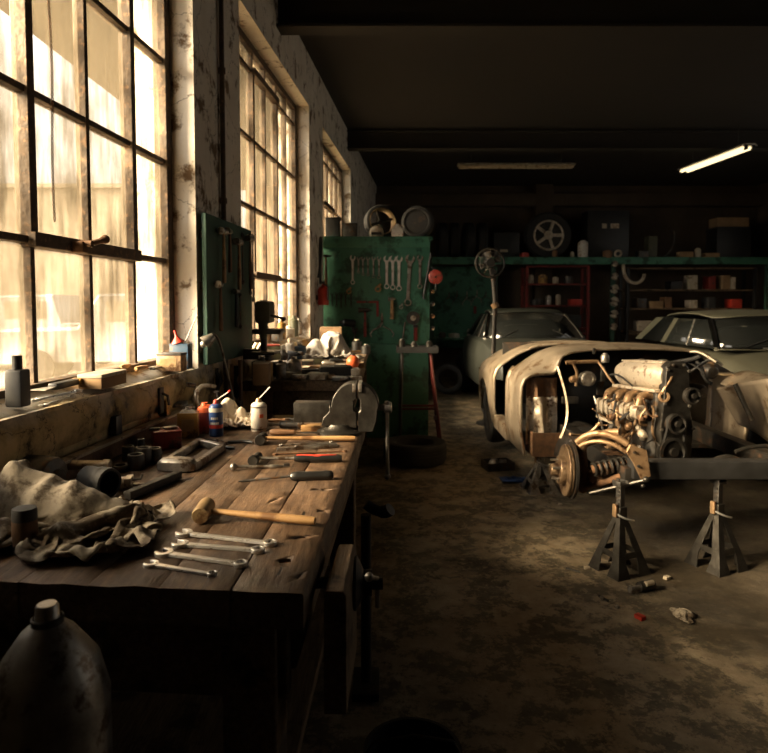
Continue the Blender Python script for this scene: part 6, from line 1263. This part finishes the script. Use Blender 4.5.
for i in range(4):
    z_ = at(440, 292 + i * 12, Y=6.95).z; simple('post_fitting', ('topmost small fitting on the partition end post', 'second small fitting down the partition end post', 'third small fitting down the partition end post', 'lowest small fitting on the partition end post')[i], 'fitting', (pr_.x + .03, PY + .06, z_), ('brass', 'dullsteel', 'copper', 'dullsteel')[i], lambda m: m.lathe([(0, -.02), (.02, -.02), (.026, 0), (.02, .02), (0, .03)], (0, 0, 0), (.6, -1, .2), 14))
boxy(470, 24, 26, 'black tool chest on the floor in the dark under the low green board', 'tool_chest', 'black', .1, .4, z=.001)
tyre('tyre', 'dark wheel on the floor in the shadow beside the red trestle', (at(449, 372, Y=10.3).x, 10.3, .25), .25, .16, (-.3, -1, 0), None)
# ================================================================ the two parked cars behind
def shell(t, name, mat, st, part, **k):
    """body from stations: (y, half width, sill z, shoulder z, crown z)"""
    m = MB(); rings = []
    for y, hw, zs, zb, zc in st:
        half_ = [(0, zs), (hw * .8, zs), (hw * .96, zs + .05), (hw, zs + (zb - zs) * .4), (hw * .985, zs + (zb - zs) * .75), (hw * .93, zb), (hw * .84, zb + (zc - zb) * .35), (hw * .6, zb + (zc - zb) * .75), (hw * .3, zc), (0, zc)]
        rings.append([Vector((x, y, z)) for x, z in half_] + [Vector((-x, y, z)) for x, z in half_[-2:0:-1]])
    m.loft(rings); return m.build(name, mat, t, ang=60, sub=1)
def vehicle(name, label, loc, rz, body, mat, roof, wheels, R, extra=None):
    t = thing(name, label, 'car', loc, rz)
    shell(t, 'body', M[mat], body, t)
    (yb0, yb1, hb, zb), (yt0, yt1, ht, zt), bow = roof           # base front/rear, half width, height; the same for the roof
    fb, ft = [Vector((x * hb, yb0 + bow * x * x, zb)) for x in (-1, -.5, 0, .5, 1)], [Vector((x * ht, yt0 + bow * .7 * x * x, zt - .03 * x * x)) for x in (-1, -.5, 0, .5, 1)]
    rb, rt = [Vector((x * hb, yb1 - bow * x * x, zb)) for x in (-1, -.5, 0, .5, 1)], [Vector((x * ht, yt1 - bow * .7 * x * x, zt - .03 * x * x)) for x in (-1, -.5, 0, .5, 1)]
    m = MB(); m.loft([fb, [a.lerp(b, .5) + Vector((0, -.02, .01)) for a, b in zip(fb, ft)], ft], closed=False, caps=False); m.build('windscreen', M['darkglass'], t, ang=80, solid=.006)
    m = MB(); m.loft([rb, rt], closed=False, caps=False); m.build('rear_window', M['darkglass'], t, ang=80, solid=.006)
    for s, i in ((-1, 0), (1, 4)):
        m = MB(); m.quad(fb[i], rb[i], rt[i], ft[i]); m.build('side_window', M['darkglass'], t, solid=.006)
        m = MB(); m.tube([fb[i], fb[i].lerp(ft[i], .5) + Vector((0, -.01, .01)), ft[i]], .026, 8); m.build('front_pillar', M['chrome'] if extra == 'bright' else M[mat], t)
        k = .32; a, b = fb[i].lerp(rb[i], k), ft[i].lerp(rt[i], k * .8); m = MB(); m.tube([a, b], .016, 8); m.build('quarter_bar', M['chrome'], t)
        k = .62; a, b = fb[i].lerp(rb[i], k), ft[i].lerp(rt[i], k); m = MB(); m.loft([[v + Vector((s * .008, dy, 0)) for dy in (-.05, .05)] + [v + Vector((-s * .012, dy, 0)) for dy in (.05, -.05)] for v in (a, b)]); m.build('centre_pillar', M[mat], t)
        m = MB(); m.loft([[v + Vector((dx, dy, 0)) for dx, dy in ((s * .012, -.12), (s * .012, .06), (-s * .03, .06), (-s * .03, -.12))] for v in (rb[i], rt[i])]); m.build('rear_pillar', M[mat], t)
    m = MB()
    rows = [ft, [a.lerp(b, .12) + Vector((0, 0, .03)) for a, b in zip(ft, rt)], [a.lerp(b, .4) + Vector((0, 0, .055)) for a, b in zip(ft, rt)], [a.lerp(b, .75) + Vector((0, 0, .045)) for a, b in zip(ft, rt)], rt]
    m.loft([[v + Vector((0, 0, .006)) for v in r] for r in rows], closed=False, caps=False); m.build('roof', M[mat], t, ang=80, solid=.03, sub=1)
    m = MB(); m.tube([v + Vector((0, -.006, 0)) for v in ft], .014, 8); m.tube([v + Vector((0, -.006, .004)) for v in fb], .014, 8); m.build('screen_trim', M['chrome'], t)
    for s in (-1, 1):
        m = MB(); m.tube([fb[0 if s < 0 else 4].lerp(fb[2], .25) + Vector((0, -.03, 0)), fb[2].lerp(ft[2], .35) + Vector((s * .25, -.03, 0))], .006, 6); m.build('wiper', M['black'], t)
        for y in wheels:
            x = s * body[len(body) // 2][1] * .86
            m = MB(); m.lathe([(R * .6, -.07), (R * .85, -.085), (R * .98, -.07), (R, -.03), (R, .03), (R * .98, .07), (R * .85, .085), (R * .6, .07)], (x, y, R), (1, 0, 0), 30, loop=True); m.build('tyre', M['rubber'], t)
            m = MB(); m.lathe([(0, .03), (R * .3, .045), (R * .55, .03), (R * .62, .05), (R * .62, -.05), (0, -.05)], (x, y, R), (s, 0, 0), 26); m.build('hub_cap', M['chrome'], t)
            m = MB(); m.lathe([(0, -.06), (R * 1.12, -.06), (R * 1.12, .075), (0, .075)], (s * (abs(x) + .035), y, R * 1.02), (s, 0, 0), 30); m.build('wheel_well', M['black'], t)
    return t, fb, ft
cp, fb, ft = vehicle('coupe', 'dark green grey rounded coupe parked behind the stripped roadster', (2.15, 7.75, 0), .02,
    [(0, .50, .36, .50, .58), (.08, .66, .28, .62, .70), (.3, .76, .24, .78, .80), (.65, .82, .22, .90, .90), (1.0, .83, .22, .94, .97), (1.35, .82, .22, .95, 1.0), (2.0, .82, .22, .95, 1.0), (2.7, .82, .22, .95, .99), (3.2, .78, .24, .88, .92), (3.6, .62, .3, .7, .75), (3.75, .5, .38, .55, .6)],
    'coupegrey', ((1.10, 3.05, .70, .96), (1.62, 2.45, .56, 1.325), .16), (.68, 2.95), .31, 'bright')
for s in (-1, 1):
    m = MB(); m.lathe([(0, .05), (.05, .045), (.085, .02), (.09, 0), (.09, -.2), (0, -.2)], (s * .58, .12, .66), (0, -1, .12), 24); m.build('headlamp', M['clearlens'], cp)
m = MB(); m.tube([(-.72, .1, .42), (-.6, -.04, .42), (0, -.1, .42), (.6, -.04, .42), (.72, .1, .42)], .04, 10); m.build('bumper', M['chrome'], cp)
m = MB(); m.box((.1, 1.55, 1.2), (.16, .012, .045), bev=.004); m.build('mirror', M['dullsteel'], cp)
sd_, fb, ft = vehicle('sedan', 'dusty grey sedan with chrome edged windscreen parked behind the far side of the roadster', (3.86, 4.55, 0), 0.0,
    [(0, .70, .34, .62, .74), (.06, .78, .26, .72, .86), (.4, .79, .22, .82, .93), (.9, .80, .2, .88, .985), (1.3, .80, .2, .91, 1.03), (1.9, .80, .2, .93, 1.04), (2.6, .80, .2, .93, 1.03), (3.3, .79, .22, .92, 1.0), (3.9, .78, .26, .85, .92), (4.15, .7, .35, .7, .75)],
    'sedangrey', ((1.30, 3.35, .76, 1.03), (1.66, 2.95, .66, 1.325), .10), (.8, 3.25), .32, 'bright')
for s in (-1, 1):
    m = MB(); m.lathe([(0, .04), (.06, .035), (.09, .015), (.095, 0), (.095, -.12), (0, -.12)], (s * .56, .05, .70), (0, -1, .04), 24); m.build('headlamp', M['clearlens'], sd_)
m = MB(); m.tube([(-.84, .2, .42), (-.78, -.04, .42), (0, -.09, .42), (.78, -.04, .42), (.84, .2, .42)], .05, 10); m.build('bumper', M['chrome'], sd_)
m = MB(); m.box((0, -.0, .62), (.7, .05, .16), bev=.02); m.build('grille', M['darksteel'], sd_)
m = MB(); m.box((.1, 1.24, 1.045), (1.0, .08, .012)); m.build('scuttle_vent', M['black'], sd_)
# ================================================================ the far bench under the second window and its clutter
Z2 = 1.0
b2 = thing('workbench', 'far dark workbench under the second window, buried in clutter', 'workbench', (-.47, 5.1, 0))
xl2, xr2 = lambda y: max(-1.195 + .083 * y + .02, -.83 + .05 * (y - 3.72)), lambda y: -.155
m = MB(); m.loft([[Vector((x, y, z)) - Vector(b2.location) for x, z in ((xl2(y), Z2 - .06), (xr2(y), Z2 - .06), (xr2(y), Z2), (xl2(y), Z2))] for y in (3.72, 4.4, 5.2, 6.0, 6.62)]); m.build('bench_top', M['oldwood'], b2, bev=.005)
for y in (3.80, 6.52):
    for x in (-.70 if y < 5 else -.55, -.22): m = MB(); m.box((x - b2.location.x, y - 5.1, (Z2 - .06) / 2), (.08, .08, Z2 - .06)); m.build('leg', M['oldwood'], b2)
m = MB(); m.box((-.47 - b2.location.x, 3.79 - 5.1, .86), (.58, .03, .14)); m.build('front_apron', M['oldwood'], b2)
m = MB(); m.box((-.20 - b2.location.x, 0, .86), (.03, 2.7, .14)); m.build('side_apron', M['oldwood'], b2)
m = MB(); m.box((-.45 - b2.location.x, 0, .3), (.4, 2.7, .03)); m.build('lower_shelf', M['oldwood'], b2)
def on2(px, py): return at(px, py, z=Z2)
p = on2(322, 359)
crumple('white_bundle', 'big crumpled white sheet bundled up on the far bench', 'cloth', (p.x + .03, p.y + .16, Z2), M['whitecloth'], .62, [(-.10, -.04, .03, .075, .08, .10), (.05, .0, .05, .11, .10, .155)], squeeze=.44, crease=.02, n=40, seed=11, amp=.05, drop=.24)
def ring_(n, r, z): return [(r * math.cos(2 * PI * i / n), r * math.sin(2 * PI * i / n), z) for i in range(n)]
def c2(kind, px, py, label, name, cat, mat, dims, yaw=0, z=None, m2=None):
    p = on2(px, py) if z is None else at(px, py, z=z)
    p.z += .0015; t = thing(name, label, cat, p, yaw); a = dims
    m = MB()
    if kind == 'box': m.box((0, 0, a[2] / 2), a, bev=min(a) * .12); m.build('body', M[mat], t); m = MB(); m.box((0, 0, a[2] + .003), (a[0] * .96, a[1] * .96, .008), bev=.002); m.build('top_face', M[m2 or mat], t)
    elif kind == 'can': r, h = a; m.lathe([(0, 0), (r, 0), (r, h * .86), (r * .7, h * .92), (r * .4, h * .94), (r * .4, h), (0, h)], n=20); m.build('body', M[mat], t); m = MB(); m.lathe([(0, h), (r * .44, h), (r * .44, h * 1.12), (0, h * 1.12)], n=14); m.build('cap', M[m2 or mat], t)
    elif kind == 'bowl': r, h = a; m.lathe([(r * .5, 0), (r * .6, .004), (r, h), (r * .94, h), (r * .5, .012), (0, .01), (0, 0)], n=24); m.build('body', M[mat], t)
    elif kind == 'rod': L_, r = a; m.cyl((-L_ / 2, 0, r), (L_ / 2, 0, r), r, r * .8, 10); m.build('rod', M[mat], t); m = MB(); m.lathe(handle_prof(L_ * .42, r * 1.7), (-L_ / 2, 0, r * 1.9), (1, 0, -.02), 12); m.build('handle', M[m2 or mat], t)
    elif kind == 'ball': r = a; m.sph((0, 0, r), r, n=20); m.build('ball', M[mat], t); m = MB(); m.cyl((0, 0, r * 1.9), (0, 0, r * 2.15), r * .3, n=12); m.build('plug', M[m2 or mat], t)
    elif kind == 'gun':
        h = a; m.lathe([(0, 0), (h * .22, 0), (h * .24, .01), (h * .24, h * .45), (h * .1, h * .55), (h * .1, h * .62), (0, h * .62)], n=18); m.build('cup', M[mat], t); m = MB(); m.box((0, 0, h * .72), (h * .14, h * .5, h * .16), bev=.006); m.box((0, h * .2, h * .55), (h * .12, h * .12, h * .4), (18, 0, 0), bev=.006); m.cyl((0, -h * .25, h * .74), (0, -h * .42, h * .74), h * .06, n=12); m.build('gun_body', M[m2 or mat], t)
    return t
c2('ball', 353, 369, 'shiny red ball shaped float on the far bench', 'float_ball', 'ball', 'orange', .047, m2='darksteel')
c2('box', 331, 354, 'brown carton standing behind the white bundle on the far bench', 'carton', 'box', 'leather', (.20, .12, .235), .05, m2='leather')
c2('can', 357, 351, 'squat dark tin with a pale lid against the green partition', 'tin', 'tin', 'black', (.05, .10), m2='paper')
c2('rod', 345, 353, 'pale stick lying across the back of the far bench', 'stick', 'stick', 'woodhandle', (.3, .01), .3)
c2('can', 290, 364, 'white bottle on the far bench nearest the bright window', 'bottle', 'bottle', 'whitepaint', (.034, .17), m2='paper')
c2('can', 300, 361, 'grey blue rounded bottle beside the white bottle on the far bench', 'bottle', 'bottle', 'dullblue', (.05, .13), m2='dullsteel')
c2('gun', 283, 368, 'dark spray gun standing at the window side of the far bench', 'spray_gun', 'spray gun', 'darksteel', .20, m2='dullsteel')
c2('gun', 294, 377, 'metal spray gun standing near the front of the far bench', 'spray_gun', 'spray gun', 'dullsteel', .20, .8, m2='darksteel')
c2('can', 261, 379, 'dark squat can at the near window side of the far bench', 'can', 'can', 'olive', (.055, .12), m2='darksteel')
c2('box', 270, 371, 'upright dark box with a red flap at the near end of the far bench', 'box', 'box', 'olive', (.14, .12, .17), .2, m2='redpaint')
c2('box', 283, 375, 'pale topped dark box on the near end of the far bench', 'box', 'box', 'darksteel', (.16, .12, .08), -.1, m2='paper')
c2('bowl', 297, 372, 'shallow pale bowl on the far bench in front of the white bundle', 'bowl', 'bowl', 'paper', (.085, .035))
c2('bowl', 297, 366, 'dull metal bowl on the far bench beside the white bottle', 'bowl', 'bowl', 'dullsteel', (.08, .04))
c2('box', 336, 377, 'flat black case with a pale edge at the front of the far bench', 'case', 'case', 'black', (.20, .16, .06), .12, m2='black')
c2('box', 355, 378, 'small pale block at the front corner of the far bench', 'block', 'block', 'paper', (.05, .16, .05), .1)
c2('box', 322, 369, 'thin reddish brown board lying on the far bench', 'board', 'board', 'copper', (.26, .10, .016), .03, m2='leather')
c2('box', 318, 379, 'pale crumpled paper pack at the front edge of the far bench', 'paper_pack', 'paper', 'paper', (.12, .1, .03), -.2)
c2('box', 352, 380, 'pale flat plate at the outer front corner of the far bench', 'plate', 'plate', 'paper', (.12, .08, .012), .05)
c2('rod', 340, 371, 'pale handled screwdriver lying before the red float', 'screwdriver', 'screwdriver', 'dullsteel', (.26, .008), .1, m2='woodhandle')
c2('rod', 318, 374, 'long pale handled file lying on the far bench under the reddish board', 'file', 'file', 'dullsteel', (.3, .009), -.05, m2='paper')
c2('rod', 345, 363, 'dark handled tool lying behind the red float', 'screwdriver', 'screwdriver', 'darksteel', (.24, .010), .2, m2='black')
c2('rod', 361, 360, 'short steel punch at the outer edge of the far bench', 'punch', 'punch', 'dullsteel', (.16, .012), 1.2)
c2('rod', 337, 366, 'dull steel drift lying just before the white bundle', 'drift', 'tool', 'dullsteel', (.22, .010), -.15)
c2('box', 359, 368, 'small tan box at the outer edge of the far bench', 'small_box', 'box', 'cardboard', (.07, .07, .03), .2)
c2('box', 309, 376, 'low dark oil stone on the far bench between bowl and board', 'oil_stone', 'stone', 'darksteel', (.14, .06, .035), .4)
c2('can', 307, 364, 'small dark tin on the far bench beside the white bundle', 'tin', 'tin', 'darksteel', (.035, .07), m2='dullsteel')
c2('can', 366, 354, 'small black tin at the far outer corner of the far bench', 'tin', 'tin', 'black', (.04, .08), m2='dullsteel')
for i, (px, py, w, d, h, mt, m2_, lab, nm) in enumerate(((262, 385, .09, .08, .12, 'cardboard', 'paper', 'tan carton with a pale top at the near window side of the far bench', 'carton'), (290, 378, .14, .08, .03, 'paper', 'paper', 'pale folded paper on the far bench before the olive box', 'folded_paper'), (300, 380, .09, .06, .025, 'dullsteel', 'dullsteel', 'flat steel plate at the near edge of the far bench', 'plate'), (308, 368, .08, .08, .05, 'darksteel', 'alu', 'small dark box with a bright top beside the grey blue bottle', 'small_box'), (328, 379, .08, .06, .02, 'leather', 'leather', 'tan leather pad at the near edge of the far bench', 'pad'), (341, 381, .10, .05, .02, 'darksteel', 'dullsteel', 'dark bar with a bright top at the near edge of the far bench', 'bar'), (356, 375, .05, .09, .02, 'cardboard', 'paper', 'little tan tray near the outer edge of the far bench', 'tray'), (316, 364, .10, .06, .04, 'olive', 'darksteel', 'olive box tucked before the white bundle', 'small_box'))):
    c2('box', px, py, lab, nm, nm.replace('_', ' '), mt, (w, d, h), .3 * math.sin(i * 2.1), m2=m2_)
for i, (px, py, r, h, mt, m2_, lab, nm) in enumerate(((281, 379, .03, .10, 'dullsteel', 'darksteel', 'dull steel can at the near end of the far bench', 'can'), (291, 371, .028, .09, 'paper', 'redplastic', 'pale bottle with a red cap on the far bench beside the white bottle', 'bottle'), (268, 381, .03, .12, 'tinyellow', 'darksteel', 'yellowish can at the window end of the far bench', 'can'), (267, 376, .025, .15, 'darksteel', 'dullsteel', 'slim dark bottle at the near window corner of the far bench', 'bottle'))):
    c2('can', px, py, lab, nm, nm, mt, (r, h), 0, m2=m2_)
# things along the second sill, dark against the bright panes
def s2(s, label, name, cat, mat, kind, a, m2=None):
    z = 1.172 - .008; t = thing(name, label, cat, W(s, -.06, z), WANG)
    m = MB()
    if kind == 'can': r, h = a; m.lathe([(0, 0), (r, 0), (r, h * .85), (r * .5, h * .93), (r * .35, h), (0, h)], n=18); m.build('body', M[mat], t); m = MB(); m.cyl((0, 0, h), (0, 0, h * 1.1), r * .4, n=12); m.build('cap', M[m2 or mat], t)
    else: m.box((0, 0, a[2] / 2), a, bev=.005); m.build('body', M[mat], t); m = MB(); m.box((0, 0, a[2] + .004), (a[0] * 1.04, a[1] * 1.04, .012), bev=.003); m.build('lid', M[m2 or mat], t)
    return t
s2(4.72, 'small brown can on the sill of the second window beside the drill stand', 'can', 'can', 'cardboard', 'can', (.035, .11))
s2(4.95, 'low dark box on the sill of the second window', 'box', 'box', 'darksteel', 'box', (.1, .14, .07))
s2(5.18, 'tall amber bottle on the sill of the second window', 'bottle', 'bottle', 'tinyellow', 'can', (.035, .15))
s2(5.42, 'pale squat tin on the sill of the second window', 'tin', 'tin', 'paper', 'can', (.05, .09))
s2(5.62, 'dark bottle on the sill of the second window near its far corner', 'bottle', 'bottle', 'olive', 'can', (.04, .17))
s2(5.83, 'slim pale can in the far corner of the second windowsill', 'can', 'can', 'dullsteel', 'can', (.03, .14))
# ================================================================ low things in front of and beside the near bench
p = at(47, 606, Y=.98); gb_ = thing('gas_bottle', 'grey metal bottle standing on the floor in front of the near bench', 'bottle', (p.x, p.y, 0)); h = p.z
m = MB(); m.lathe([(0, 0), (.085, 0), (.09, .01), (.09, h - .15), (.075, h - .09), (.04, h - .04), (.022, h - .025), (.018, h - .02), (.017, h), (.014, h + .004), (0, h + .004)], n=30); m.build('body', M['dullsteel'], gb_)
m = MB(); m.lathe([(.022, 0), (.024, .002), (.024, .012), (.022, .014)], (0, 0, h - .03), n=22, loop=True); m.build('neck_ring', M['darksteel'], gb_)
p = at(385, 512, Y=2.35); jk = thing('pedal_lever', 'dark cranked iron lever jutting from the floor stand at the side of the near bench', 'lever', (at(366, 520, Y=2.35).x + .0, 2.35, 0))
q = p - jk.location; m = MB(); m.box((.0, 0, .015), (.10, .18, .03), bev=.006); m.cyl((0, 0, .03), (0, 0, q.z - .01), .02, n=14); m.build('stand', M['oilmetal'], jk)
m = MB(); m.tube(bez([(0, 0, q.z + .03), (q.x * .5, 0, q.z + .0), (q.x + .0, -.02, q.z - .0), (q.x + .02, -.03, q.z + .02)], 10), [.02] * 6 + [.024] * 5, 12); m.build('lever_arm', M['oilmetal'], jk)
p = at(368, 596, z=.0); bk_ = thing('bucket', 'black bucket standing on the floor beside the wooden jawed vise', 'bucket', (.075, 1.62, 0))
m = MB(); m.lathe([(0, 0), (.09, 0), (.095, .01), (.125, .27), (.13, .275), (.13, .285), (.12, .285), (.09, .02), (0, .015)], n=30); m.build('pail', M['black'], bk_)
m = MB(); m.tube([(.128, 0, .265), (.10, -.05, .34), (0, -.07, .37), (-.10, -.05, .34), (-.128, 0, .265)], .004, 8); m.build('wire_handle', M['darksteel'], bk_)
